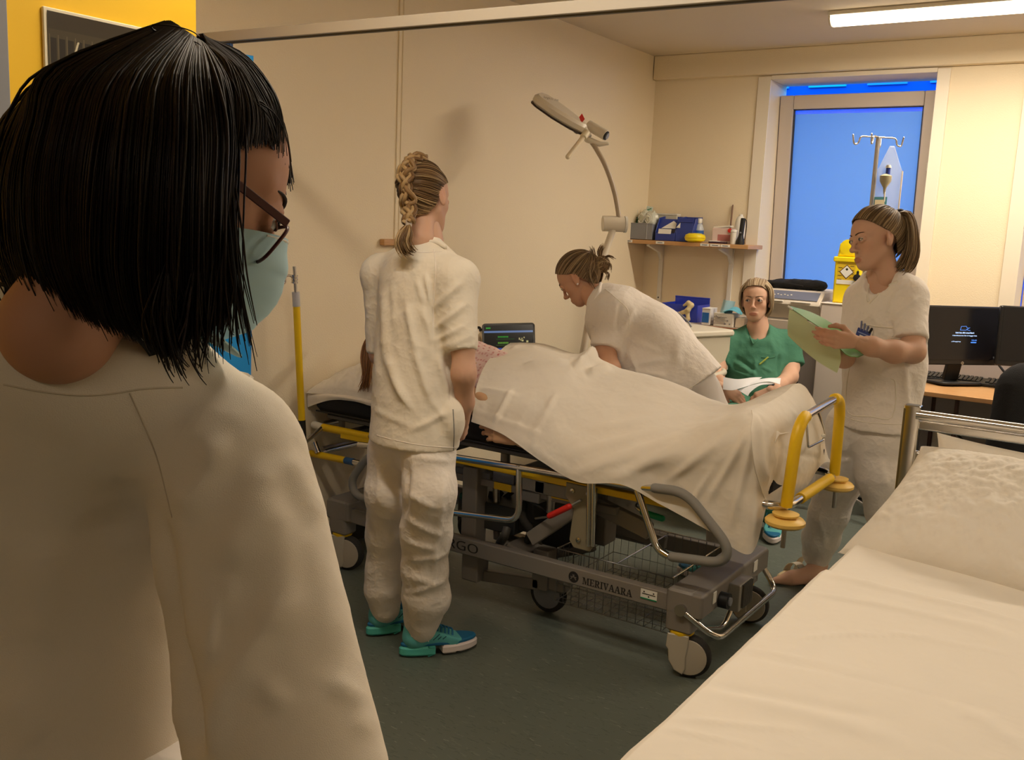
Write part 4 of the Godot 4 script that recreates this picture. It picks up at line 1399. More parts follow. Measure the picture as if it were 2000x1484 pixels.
func counter_things() -> void:
	var y := 0.925
	var zf := -5.64
	var x0 := WALLX + 0.01
	var x1 := -1.22
	var t := thing("side_counter", "low counter with a wooden top and grey front panel under the window", "counter", Vector3((x0 + x1) * 0.5, 0, -5.88))
	part(t, "worktop", Geo.new().bx(Vector3((x0 + x1) * 0.5, y - 0.014, (zf + WALLZ) * 0.5 + 0.01), Vector3(x1 - x0, 0.028, zf - WALLZ - 0.03), 0.003), mat(rgb(226, 214, 200), 0.5))
	part(t, "edge_strip", Geo.new().bx(Vector3((x0 + x1) * 0.5, y - 0.016, zf + 0.004), Vector3(x1 - x0, 0.036, 0.014), 0.003), mat(rgb(140, 76, 40), 0.4))
	part(t, "front_panel", Geo.new().bx(Vector3((x0 + x1) * 0.5, 0.46, zf - 0.02), Vector3(x1 - x0 - 0.01, 0.86, 0.02), 0.002), mat(rgb(160, 152, 150), 0.55))
	part(t, "plinth", Geo.new().bx(Vector3((x0 + x1) * 0.5, 0.03, zf - 0.06), Vector3(x1 - x0 - 0.02, 0.055, 0.02), 0.002), M.dark_skirt)
	part(t, "end_panel", Geo.new().bx(Vector3(x1 - 0.014, 0.47, (zf + WALLZ) * 0.5 - 0.004), Vector3(0.02, 0.84, zf - WALLZ - 0.06), 0.002), mat(rgb(160, 152, 150), 0.55))
	# boxes of masks and gloves
	var ga := V(-2.34,0.926,-5.54)
	var gb := V(-2.284,0.926,-5.598)
	ga.z = zf - 0.03
	gb.z = ga.z
	var c := carton("glove_box", "white and blue glove box on the counter left of the mask box", "box", ga, gb, 0.105, 0.11, mat(rgb(228, 224, 222), 0.6))
	part(c, "blue_panel", Geo.new().bx(Vector3((ga.x + gb.x) * 0.5 - 0.003, y + 0.048, ga.z + 0.001), Vector3((gb.x - ga.x) * 0.8, 0.062, 0.002), 0.0005), mat(rgb(40, 110, 190), 0.5))
	part(c, "lid_fold", Geo.new().bx(Vector3((ga.x + gb.x) * 0.5, y + 0.104, ga.z - 0.055), Vector3(gb.x - ga.x, 0.006, 0.114), 0.002), M.paper)
	var ma := V(-2.261,0.926,-5.558)
	var mb := V(-2.134,0.926,-5.598)
	ma.z = zf - 0.03
	mb.z = ma.z
	c = carton("mask_box", "white printed box of face masks standing on the counter behind the seated woman", "box", ma, mb, 0.082, 0.12, mat(rgb(226, 218, 206), 0.65))
	var mc := (ma + mb) * 0.5
	for k in 5:
		part(c, "printed_line", Geo.new().bx(Vector3(mc.x - 0.02, y + 0.02 + k * 0.01, ma.z + 0.0008), Vector3(0.085 - (k % 2) * 0.02, 0.003, 0.001), 0.0), mat(rgb(160, 152, 148), 0.7))
	part(c, "printed_mask", Geo.new().tube(curve([Vector3(ma.x + 0.015, y + 0.07, ma.z + 0.001), Vector3(ma.x + 0.03, y + 0.055, ma.z + 0.001), Vector3(ma.x + 0.05, y + 0.062, ma.z + 0.001)], 5), 0.0015, 5), mat(rgb(120, 112, 110), 0.7))
	for k in 3:
		part(c, "printed_square", Geo.new().bx(Vector3(mb.x - 0.02 - k * 0.016, y + 0.02 + (k % 2) * 0.02, ma.z + 0.0008), Vector3(0.01, 0.009, 0.001), 0.0), mat(rgb(150, 146, 146), 0.7))
	var mk := thing("face_mask", "crumpled pale blue face masks pulled out of the top of the mask box", "mask", Vector3(mc.x, y + 0.083, mc.z - 0.06))
	var f1 := func(u: float, v: float) -> Vector3:
		return Vector3(mc.x - 0.045 + u * 0.07 + v * 0.02, y + 0.082 + v * 0.085 - u * 0.01, mc.z - 0.05 + 0.02 * sin(u * 5.0) + v * 0.005)
	part(mk, "standing_mask", Geo.new().sheet(14, 10, f1, 0.002), mat(rgb(176, 206, 214), 0.8))
	var f2 := func(u: float, v: float) -> Vector3:
		return Vector3(mc.x - 0.005 + u * 0.105, y + 0.086 + 0.035 * sin(u * PI) * (1.0 - v * 0.5) + 0.006 * sin(v * 9.0), mc.z - 0.08 + v * 0.085)
	part(mk, "lying_mask", Geo.new().sheet(14, 10, f2, 0.002), mat(rgb(110, 190, 214), 0.8))
	var na := V(-2.128,0.926,-5.607)
	var nb := V(-2.069,0.926,-5.598)
	na.z = zf - 0.05
	nb.z = na.z
	c = carton("tissue_pack", "low pale pack on the counter just left of the seated woman's head", "pack", na, nb, 0.06, 0.09, mat(rgb(222, 206, 186), 0.7))
	part(c, "flap", Geo.new().box(Transform3D(Basis(Vector3(0, 0, 1), 0.2), (na + nb) * 0.5 + Vector3(0, 0.066, -0.045)), Vector3(0.05, 0.006, 0.05), 0.002), M.paper)
	# blue tray with a bone model, pink flower
	var ta := V(-2.51,0.926,-5.49)
	var tb := V(-2.356,0.926,-5.721)
	var tz := -5.86
	var tr := thing("blue_tray", "open blue plastic crate on the counter behind the cart", "crate", Vector3((ta.x + tb.x) * 0.5, y, tz))
	var bx0 := V(-2.655,0.964,-5.86)
	var bx1 := V(-2.411,0.979,-5.86)
	var g := Geo.new()
	var cxx := (bx0.x + bx1.x) * 0.5
	var bw := bx1.x - bx0.x
	g.bx(Vector3(cxx, y + 0.004, tz), Vector3(bw, 0.006, 0.2), 0.001)
	for s in [-1, 1]:
		g.bx(Vector3(cxx + s * bw * 0.5, y + 0.055, tz), Vector3(0.006, 0.11, 0.2), 0.002)
		g.bx(Vector3(cxx, y + (0.055 if s > 0 else 0.072), tz + s * 0.1), Vector3(bw, 0.11 if s > 0 else 0.144, 0.006), 0.002)
	part(tr, "tub", g, mat(rgb(45, 66, 190), 0.35))
	part(tr, "rim", Geo.new().tube([Vector3(cxx - bw * 0.5, y + 0.145, tz - 0.1), Vector3(cxx + bw * 0.5, y + 0.145, tz - 0.1)], 0.005, 8), mat(rgb(45, 66, 190), 0.35))
	var bc := V(-2.475,1.006,-5.74)
	var bm := thing("bone_model", "cream plastic bone model resting against the blue crate", "model", Vector3(bc.x, y, bc.z))
	var sd := Sdf.new()
	sd.K = 0.012
	sd.chain([bc + Vector3(-0.05, -0.03, 0), bc + Vector3(-0.02, -0.02, 0.01), bc + Vector3(0.015, 0.0, 0.012), bc + Vector3(0.03, 0.03, 0.0), bc + Vector3(0.01, 0.045, 0.0), bc + Vector3(-0.02, 0.025, 0.0)], [0.012, 0.011, 0.014, 0.016, 0.012, 0.008])
	sd.chain([bc + Vector3(0.015, -0.06, 0), bc + Vector3(0.01, -0.03, 0), bc + Vector3(0.015, 0.0, 0)], [0.016, 0.01, 0.01])
	part(bm, "bone", sd.build(0.004), mat(rgb(226, 208, 160), 0.5))
	var fc := V(-2.694,0.993,-5.9)
	var fw := thing("pink_flower", "pink flower head on a short stem at the left end of the counter", "flower", Vector3(fc.x, y, fc.z))
	part(fw, "stem", Geo.new().tube([Vector3(fc.x, y + 0.001, fc.z), fc], 0.004, 6), mat(rgb(90, 110, 70), 0.7))
	for k in 14:
		var an := k * 2.4
		var rr := 0.012 + 0.0028 * k
		var o := fc + Vector3(cos(an) * rr, 0.02 - rr * 0.6 + 0.01 * sin(k * 1.7), sin(an) * rr)
		var ps := func(u: float, v: float) -> Vector3:
			var d := Vector3(cos(u * TAU) * sin(v * PI), -cos(v * PI), sin(u * TAU) * sin(v * PI))
			return o + d * Vector3(0.016, 0.014, 0.016)
		part(fw, "petal", Geo.new().grid(8, 6, ps), mat(rgb(190, 120, 128), 0.8))
	# grey cart with an instrument
	cart()
	# copier and black cloth
	copier()
	sharps()

func cart() -> void:
	var p := V(-1.983,0.965,-4.656)
	var xr := V(-1.979,1.058,-4.677)
	var xl := V(-2.273,1.065,-4.788)
	var d := ((xr - xl) * Vector3(1, 0, 1)).normalized()
	var n := d.cross(Vector3.UP)
	if n.dot(V(-.543,-.16,-.824)) > 0: n = -n
	var y1 := 0.985
	var w := 0.46
	var dep := 0.34
	var fr := Vector3(xr.x, 0, xr.z)
	var c := fr - d * w * 0.5 - n * dep * 0.5
	var t := thing("instrument_cart", "cream medical cart with drawers and a rail handle behind the bending nurse", "cart", c)
	var bs := Basis(d, Vector3.UP, d.cross(Vector3.UP))
	var wpm := mat(rgb(222, 216, 200), 0.4)
	part(t, "top_plate", Geo.new().box(Transform3D(bs, c + Vector3(0, y1 - 0.018, 0)), Vector3(w, 0.036, dep), 0.012), wpm)
	part(t, "body", Geo.new().box(Transform3D(bs, c + Vector3(0, y1 - 0.13, 0)), Vector3(w - 0.03, 0.19, dep - 0.03), 0.008), mat(rgb(205, 198, 180), 0.45))
	var fz := dep * 0.5
	for k in 3:
		var dr := part(t, "drawer", Geo.new().box(Transform3D(bs, c + n * (fz - 0.008) + Vector3(0, y1 - 0.062 - k * 0.062, 0)), Vector3(w - 0.02, 0.052, 0.02), 0.006), wpm)
		part(dr, "groove", Geo.new().box(Transform3D(bs, c + n * (fz + 0.001) + Vector3(0, y1 - 0.045 - k * 0.062, 0)), Vector3(w - 0.06, 0.006, 0.004), 0.001), M.grey_dark)
	var rg := c + d * (w * 0.5 + 0.0)
	part(t, "handle_bracket", Geo.new().box(Transform3D(bs, rg + n * (fz - 0.01) + Vector3(0, y1 - 0.23, 0)), Vector3(0.035, 0.14, 0.03), 0.01), wpm)
	var hp := [rg + n * (fz - 0.0) + Vector3(0, y1 - 0.29, 0) - d * 0.12, rg + n * (fz + 0.0) + Vector3(0, y1 - 0.29, 0), rg + d * 0.05 + n * (fz - 0.06) + Vector3(0, y1 - 0.25, 0), rg + d * 0.04 - n * 0.08 + Vector3(0, y1 - 0.22, 0), rg - d * 0.1 - n * 0.1 + Vector3(0, y1 - 0.22, 0)]
	part(t, "push_handle", Geo.new().tube(bent(hp, 0.05), 0.016, 12, 2), mat(rgb(206, 200, 184), 0.45))
	part(t, "pedestal", Geo.new().box(Transform3D(bs, c + Vector3(0, 0.42, 0)), Vector3(0.12, 0.6, 0.1), 0.01), wpm)
	part(t, "foot", Geo.new().box(Transform3D(bs, c + Vector3(0, 0.1, 0)), Vector3(w, 0.05, dep), 0.015), wpm)
	for sx in [-1, 1]:
		for sz in [-1, 1]:
			var wp: Vector3 = c + d * sx * (w * 0.45) + n * sz * (dep * 0.45) + Vector3(0, 0.04, 0)
			part(t, "caster", Geo.new().lathe(Transform3D(Basis(n, d, n.cross(d)), wp), [Vector2(0.001, -0.012), Vector2(0.04, -0.012), Vector2(0.04, 0.012), Vector2(0.001, 0.012)], 16), M.rubber)
	var cd := rg + n * fz + Vector3(0, y1 - 0.3, 0)
	part(t, "hanging_cord", Geo.new().tube(curve([cd, cd + d * 0.035 + Vector3(0, -0.04, 0), cd + d * 0.04 + Vector3(0, -0.16, 0), cd + d * 0.02 + Vector3(0, -0.3, 0)], 6), 0.006, 8), wpm)
	var lo := c + n * 0.04 - d * 0.03 + Vector3(0, y1 + 0.001, 0)
	var cb := thing("cable_loop", "curled white cable with a small tan plug lying on top of the cart", "cable", lo)
	part(cb, "lead", Geo.new().tube(curve([lo + d * -0.12 + Vector3(0, 0.008, 0), lo + d * -0.1 + Vector3(0, 0.06, 0), lo + Vector3(0, 0.075, 0), lo + d * 0.09 + Vector3(0, 0.04, 0), lo + d * 0.13 + Vector3(0, 0.006, 0)], 6), 0.005, 8), M.grey_plastic)
	part(cb, "plug", Geo.new().tube([lo + d * -0.06 + Vector3(0, 0.012, 0), lo + d * 0.03 + Vector3(0, 0.012, 0)], [0.01, 0.012], 8, 2), mat(rgb(214, 160, 110), 0.5))

func copier() -> void:
	# light grey printer with a sloping control panel
	var zf := -5.66
	var a := V(-1.999,0.938,-5.66)
	var b := V(-1.61,0.975,-5.66)
	var y := 0.925
	var tp := V(-1.794,1.104,-5.66).y
	var lo := V(-1.781,0.959,-5.66).y
	var c := Vector3((a.x + b.x) * 0.5, y, -5.85)
	var w := b.x - a.x
	var t := thing("copier", "light grey printer with dark control panel standing on the counter below the window", "printer", c)
	var side := Transform3D(Basis(Vector3(0, 0, 1), Vector3(0, 1, 0), Vector3(-1, 0, 0)), Vector3(b.x, y, zf))
	var h := tp - y
	var prof := PackedVector2Array([Vector2(0.0, 0.001), Vector2(0.0, h * 0.45), Vector2(-0.012, h * 0.5), Vector2(-0.02, h * 0.72), Vector2(0.018, h * 0.98), Vector2(0.012, h + 0.012), Vector2(-0.07, h + 0.075), Vector2(-0.40, h + 0.08), Vector2(-0.40, 0.001)])
	part(t, "housing", Geo.new().prism(side, prof, w, 0.006), mat(rgb(214, 204, 190), 0.5))
	var pa := side * Vector3(0.008, h + 0.018, 0.03)
	var pb := side * Vector3(-0.064, h + 0.073, 0.03)
	var n := (pb - pa).cross(Vector3(-1, 0, 0)).normalized()
	if n.y < 0: n = -n
	var pc := (pa + pb) * 0.5 + Vector3(-w * 0.5 + 0.03, 0, 0)
	var px := Transform3D(Basis(Vector3.RIGHT, n, Vector3.RIGHT.cross(n)), pc + n * 0.002)
	var cp := part(t, "control_panel", Geo.new().box(px, Vector3(w * 0.9, 0.004, 0.075), 0.001), mat(rgb(112, 118, 140), 0.35))
	for k in 9:
		part(cp, "button", Geo.new().box(px * Transform3D(Basis(), Vector3(-w * 0.38 + k * 0.02, 0.003, 0.006 * (k % 2))), Vector3(0.01, 0.003, 0.007), 0.001), M.white_plastic)
	for k in 2:
		part(t, "paper_edge", Geo.new().bx(Vector3(lerpf(a.x, b.x, 0.3 + k * 0.42), y + h + 0.012, zf + 0.02), Vector3(w * 0.3, 0.004, 0.012), 0.001), M.paper)
	part(t, "slot", Geo.new().bx(Vector3(c.x, y + h * 0.49, zf + 0.0005), Vector3(w * 0.98, 0.006, 0.004), 0.001), mat(rgb(120, 112, 106), 0.6))
	part(t, "latch", Geo.new().bx(Vector3(b.x + 0.002, y + h * 0.95, zf - 0.07), Vector3(0.006, 0.05, 0.02), 0.002), M.grey_dark)
	part(t, "paper_tray", Geo.new().bx(Vector3(c.x, y + h * 0.24, zf + 0.004), Vector3(w * 0.96, h * 0.4, 0.012), 0.004), mat(rgb(208, 196, 182), 0.5))
	# folded black cloth on top
	var yt := y + h + 0.08
	var cl := V(-1.83,1.209,-5.82)
	var bk := thing("black_bag", "folded black bag lying on top of the printer in front of the window", "bag", Vector3(cl.x, yt, -5.85))
	var x0 := V(-2.03,1.178,-5.85).x
	var x1 := V(-1.659,1.205,-5.85).x
	var sd := Sdf.new()
	sd.K = 0.03
	sd.limb(Vector3(x0 + 0.05, yt + 0.02, -5.84), Vector3(x1 - 0.05, yt + 0.022, -5.86), 0.045, 0.05, Vector3.UP, 2.0)
	sd.limb(Vector3(x0 + 0.1, yt + 0.026, -5.90), Vector3(x1 - 0.1, yt + 0.03, -5.92), 0.05, 0.05, Vector3.UP, 1.9)
	sd.limb(V(-1.828,1.218,-5.83), V(-1.709,1.217,-5.83), 0.03, 0.028, Vector3.UP, 1.2)
	sd.ball(V(-1.672,1.213,-5.84), Vector3(0.04, 0.03, 0.05))
	sd.ball(V(-1.994,1.184,-5.84), Vector3(0.05, 0.022, 0.05))
	sd.planes.append(Plane(Vector3.DOWN, -yt - 0.001))
	var fo := Folds.new()
	fo.noise = FastNoiseLite.new()
	fo.noise.frequency = 16.0
	fo.namp = 0.006
	part(bk, "cloth", sd.build(0.007, fo.at), M.black_cloth)
	part(bk, "strap", Geo.new().tube(curve([Vector3(x0 + 0.02, yt + 0.02, -5.8), Vector3(x0 + 0.15, yt + 0.03, -5.78), Vector3(x1 - 0.1, yt + 0.02, -5.79)], 6), 0.006, 6), M.black_cloth)

func sharps() -> void:
	# tall white box carrying the yellow sharps container
	var zf := -5.6
	var a := V(-1.59,0.951,-5.6)
	var b := V(-1.325,0.977,-5.6)
	var top := V(-1.539,1.124,-5.6).y
	var c := Vector3((a.x + b.x) * 0.5, 0, -5.8)
	var t := thing("white_cabinet", "plain white cabinet carrying the yellow sharps container", "cabinet", c)
	part(t, "body", Geo.new().bx(Vector3(c.x, top * 0.5, zf - 0.16), Vector3(b.x - a.x, top - 0.004, 0.32), 0.006), mat(rgb(226, 214, 206), 0.5))
	part(t, "top_edge", Geo.new().bx(Vector3(c.x, top + 0.002, zf - 0.16), Vector3(b.x - a.x + 0.006, 0.008, 0.326), 0.003), mat(rgb(232, 222, 212), 0.5))
	var y := top + 0.006
	var k0 := V(-1.55,1.124,-5.66)
	var k1 := V(-1.394,1.13,-5.66)
	var sw := 0.15
	var cx := k0.x + sw * 0.5
	var cz := -5.73
	var s := thing("sharps_container", "tall yellow sharps container with a white hazard diamond in front of the window", "container", Vector3(cx, y, cz))
	var ht := V(-1.564,1.373,-5.66).y - y
	var hw := PackedVector2Array([Vector2(-sw * 0.47, 0.001), Vector2(sw * 0.47, 0.001), Vector2(sw * 0.5, ht), Vector2(-sw * 0.5, ht)])
	part(s, "tub", Geo.new().prism(Transform3D(Basis(), Vector3(cx, y, cz - 0.07)), hw, 0.14, 0.008), M.yellow_plastic)
	part(s, "collar", Geo.new().bx(Vector3(cx, y + ht + 0.006, cz), Vector3(sw + 0.018, 0.03, 0.155), 0.006), M.yellow_plastic)
	var lt := V(-1.559,1.469,-5.66).y - y
	var lp := PackedVector2Array([Vector2(-sw * 0.46, ht + 0.02), Vector2(sw * 0.46, ht + 0.02), Vector2(sw * 0.4, lt), Vector2(-sw * 0.4, lt)])
	part(s, "lid", Geo.new().prism(Transform3D(Basis(), Vector3(cx, y, cz - 0.055)), lp, 0.115, 0.012), M.yellow_plastic)
	part(s, "lid_flap", Geo.new().lathe(Transform3D(Basis(Vector3.RIGHT, PI * 0.5), Vector3(cx - 0.012, y + ht + 0.075, cz + 0.058)), [Vector2(0.045, 0.0), Vector2(0.045, 0.004), Vector2(0.001, 0.006)], 24), M.yellow_plastic)
	var f := cz + 0.0705
	var lab := part(s, "label", Geo.new().bx(Vector3(cx - 0.006, y + ht * 0.7, f), Vector3(0.1, 0.13, 0.0012), 0.0), mat(rgb(226, 190, 40), 0.6))
	part(lab, "hazard_diamond", Geo.new().box(Transform3D(Basis(Vector3(0, 0, 1), PI * 0.25), Vector3(cx - 0.004, y + ht * 0.74, f + 0.001)), Vector3(0.058, 0.058, 0.001), 0.0), mat(rgb(92, 50, 30), 0.6))
	part(lab, "diamond_field", Geo.new().box(Transform3D(Basis(Vector3(0, 0, 1), PI * 0.25), Vector3(cx - 0.004, y + ht * 0.74, f + 0.0018)), Vector3(0.05, 0.05, 0.001), 0.0), M.paper)
	part(lab, "hazard_sign", Geo.new().lathe(Transform3D(Basis(Vector3.RIGHT, PI * 0.5), Vector3(cx - 0.003, y + ht * 0.8, f + 0.0024)), [Vector2(0.007, 0.0), Vector2(0.0005, 0.0005)], 10), M.ink)
	for k in 8:
		part(lab, "printed_line", Geo.new().bx(Vector3(cx - 0.04 + (0.065 if k % 2 else 0.0), y + ht * 0.56 + k * 0.011, f + 0.0008), Vector3(0.022, 0.004, 0.0008), 0.0), mat(rgb(110, 92, 20), 0.7))
	part(lab, "white_strip", Geo.new().bx(Vector3(cx - 0.006, y + ht * 0.5, f + 0.0012), Vector3(0.1, 0.024, 0.001), 0.0), M.paper)
	var kn := part(s, "side_latch", Geo.new().lathe(Transform3D(Basis(Vector3.RIGHT, PI * 0.5), Vector3(cx + sw * 0.5 - 0.016, y + ht * 0.62, cz + 0.066)), [Vector2(0.02, 0.0), Vector2(0.02, 0.022), Vector2(0.001, 0.024)], 16), M.black)
	part(kn, "latch_arm", Geo.new().bx(Vector3(cx + sw * 0.5 - 0.014, y + ht * 0.62 + 0.002, cz + 0.08), Vector3(0.014, 0.075, 0.014), 0.005), M.black)

func desk_things() -> void:
	var y := 0.735
	var zf := -5.3
	var x0 := -1.18
	var x1 := 1.6
	var t := thing("desk", "light wood desk under the monitors along the window wall", "desk", Vector3((x0 + x1) * 0.5, 0, -5.7))
	part(t, "top", Geo.new().bx(Vector3((x0 + x1) * 0.5, y - 0.014, (zf + WALLZ) * 0.5 + 0.012), Vector3(x1 - x0, 0.026, zf - WALLZ - 0.03), 0.004), M.wood)
	for p in [V(-.981,0.575,-5.9), V(-.792,0.661,-5.45), Vector3(1.5, 0, -5.5), Vector3(1.5, 0, -6.0)]:
		part(t, "leg", Geo.new().tube([Vector3(p.x, 0.005, p.z), Vector3(p.x, y - 0.027, p.z)], 0.0115, 10), mat(rgb(62, 34, 26), 0.5))
	# monitors
	var c0 := V(-.813,1.008,-5.678)
	monitor("computer_monitor", "black computer monitor with white login text beside the nurse with the green folder", c0, Vector3(0.69, 0, -0.724), true)
	var c1 := V(-.425,1.027,-5.768)
	monitor("computer_monitor", "second black monitor cut off by the right edge of the picture", c1, Vector3(0.9, 0, -0.43), false)
	# keyboard
	var ka := V(-.613,0.74,-5.743)
	var kb := V(-.7,0.74,-6.129)
	var kw := 0.45
	var kd := 0.155
	var kc := Vector3(ka.x - kw * 0.5, y, ka.z - kd * 0.5)
	var k := thing("keyboard", "black computer keyboard on the wooden desk", "keyboard", kc)
	var tilt := Transform3D(Basis(Vector3.RIGHT, 0.07), kc + Vector3(0, 0.014, 0))
	part(k, "casing", Geo.new().box(tilt, Vector3(kw, 0.018, kd), 0.005), M.black)
	var keym := mat(rgb(46, 46, 48), 0.45)
	for r in 6:
		for cc in 19:
			if cc == 14 or (cc > 14 and r == 5 and cc % 3 == 0): continue
			var wk := 0.019
			part(k, "key", Geo.new().box(tilt * Transform3D(Basis(), Vector3(-kw * 0.5 + 0.022 + cc * 0.0225, 0.0125, -kd * 0.5 + 0.02 + r * 0.0225 + (0.004 if r > 0 else 0.0))), Vector3(wk, 0.009, 0.018), 0.0025), keym)
	# monitor cable
	var cb0 := c0 + Vector3(0.1, -0.12, -0.05)
	single("monitor_cable", Geo.new().tube(curve([Vector3(cb0.x + 0.02, y + 0.16, -5.8), Vector3(cb0.x + 0.11, y + 0.08, -5.7), Vector3(cb0.x + 0.2, y + 0.012, -5.6), Vector3(cb0.x + 0.34, y + 0.008, -5.6), Vector3(cb0.x + 0.5, y + 0.008, -5.7)], 8), 0.006, 8), M.black, "black cable drooping from the monitor to the desk top", "cable")
	# wall sockets and trailing wire
	var sa := V(-.94,0.274,-6.1)
	var so := thing("socket_panel", "pale socket panel on the wall below the desk", "socket", sa)
	part(so, "plate", Geo.new().bx(sa, Vector3(0.12, 0.33, 0.03), 0.006), M.white_plastic)
	for q in 3:
		var oc := sa + Vector3(0, 0.1 - q * 0.1, 0.016)
		part(so, "outlet", Geo.new().lathe(Transform3D(Basis(Vector3.RIGHT, PI * 0.5), oc), [Vector2(0.035, 0.002), Vector2(0.033, 0.003), Vector2(0.03, -0.008), Vector2(0.001, -0.008)], 20), M.cream_plastic)
		for s in [-1, 1]:
			part(so, "pin_hole", Geo.new().lathe(Transform3D(Basis(Vector3.RIGHT, PI * 0.5), oc + Vector3(s * 0.011, 0, -0.002)), [Vector2(0.0045, 0.0), Vector2(0.0005, 0.001)], 8), M.black)
	var sb := V(-.956,0.152,-6.1)
	var s2 := thing("data_socket", "small white double socket low on the wall below the desk", "socket", sb)
	part(s2, "plate", Geo.new().bx(sb, Vector3(0.13, 0.085, 0.024), 0.005), M.white_plastic)
	for s in [-1, 1]:
		part(s2, "port", Geo.new().bx(sb + Vector3(s * 0.03, 0, 0.012), Vector3(0.024, 0.024, 0.004), 0.001), M.black)
	single("desk_wire", Geo.new().tube(curve([V(-.837,0.456,-5.8), V(-.769,0.416,-5.75), V(-.657,0.392,-5.7), V(-.504,0.415,-5.65), V(-.327,0.465,-5.6)], 8), 0.006, 8), M.black, "thin black wire sagging below the desk", "cable")
	# orange wooden drawer unit under the desk
	var d0 := V(-.787,0.308,-5.35)
	var du := thing("drawer_unit", "orange wooden drawer unit under the desk behind the chrome bed end", "drawer unit", Vector3(d0.x + 0.26, 0, -5.6))
	var dt := V(-.667,0.376,-5.35).y
	part(du, "body", Geo.new().bx(Vector3(d0.x + 0.26, dt * 0.5 + 0.002, -5.6), Vector3(0.52, dt, 0.48), 0.004), mat(rgb(190, 116, 62), 0.45))
	for q in 2:
		var df := part(du, "drawer", Geo.new().bx(Vector3(d0.x + 0.26, dt * (0.28 + q * 0.45), -5.355), Vector3(0.5, dt * 0.4, 0.016), 0.003), mat(rgb(196, 122, 66), 0.45))
		part(df, "knob", Geo.new().lathe(Transform3D(Basis(Vector3.RIGHT, PI * 0.5), Vector3(d0.x + 0.26, dt * (0.28 + q * 0.45), -5.347)), [Vector2(0.006, 0), Vector2(0.012, 0.012), Vector2(0.009, 0.02), Vector2(0.001, 0.021)], 12), M.steel)
	# black office chair cut by the right edge
	var oc2 := V(-.403,0.747,-4.866)
	var ch := thing("office_chair", "black upholstered office chair at the right edge of the picture", "chair", Vector3(oc2.x, 0, oc2.z))
	var sdb := Sdf.new()
	sdb.K = 0.05
	sdb.limb(oc2 + Vector3(-0.02, 0.1, 0), oc2 + Vector3(-0.0, -0.26, 0.05), 0.14, 0.17, V(-.377,-.152,-.935), 2.6)
	sdb.limb(oc2 + Vector3(0.13, 0.1, -0.08), oc2 + Vector3(0.15, -0.26, 0.0), 0.12, 0.15, V(-.377,-.152,-.935), 2.6)
	part(ch, "backrest", sdb.build(0.014), M.black_cloth)
	var ss := Sdf.new()
	ss.K = 0.04
	ss.limb(Vector3(oc2.x - 0.12, 0.47, oc2.z + 0.02), Vector3(oc2.x + 0.26, 0.47, oc2.z - 0.26), 0.2, 0.2, Vector3.UP, 4.5)
	part(ch, "seat", ss.build(0.014), M.black_cloth)
	part(ch, "column", Geo.new().tube([Vector3(oc2.x + 0.07, 0.08, oc2.z - 0.12), Vector3(oc2.x + 0.07, 0.44, oc2.z - 0.12)], 0.025, 12), M.black)
	for q in 5:
		var an := TAU * q / 5.0
		var hub := Vector3(oc2.x + 0.07, 0.1, oc2.z - 0.12)
		var le := hub + Vector3(cos(an) * 0.28, -0.04, sin(an) * 0.28)
		var lg := part(ch, "leg", Geo.new().bar(hub, le, 0.04, 0.03, 0.008), M.black)
		part(lg, "caster", Geo.new().lathe(Transform3D(Basis(Vector3(cos(an), 0, sin(an)), Vector3(-sin(an), 0, cos(an)), Vector3(0, -1, 0)), le + Vector3(0, -0.032, 0)), [Vector2(0.001, -0.02), Vector2(0.027, -0.02), Vector2(0.027, 0.02), Vector2(0.001, 0.02)], 14), M.rubber)

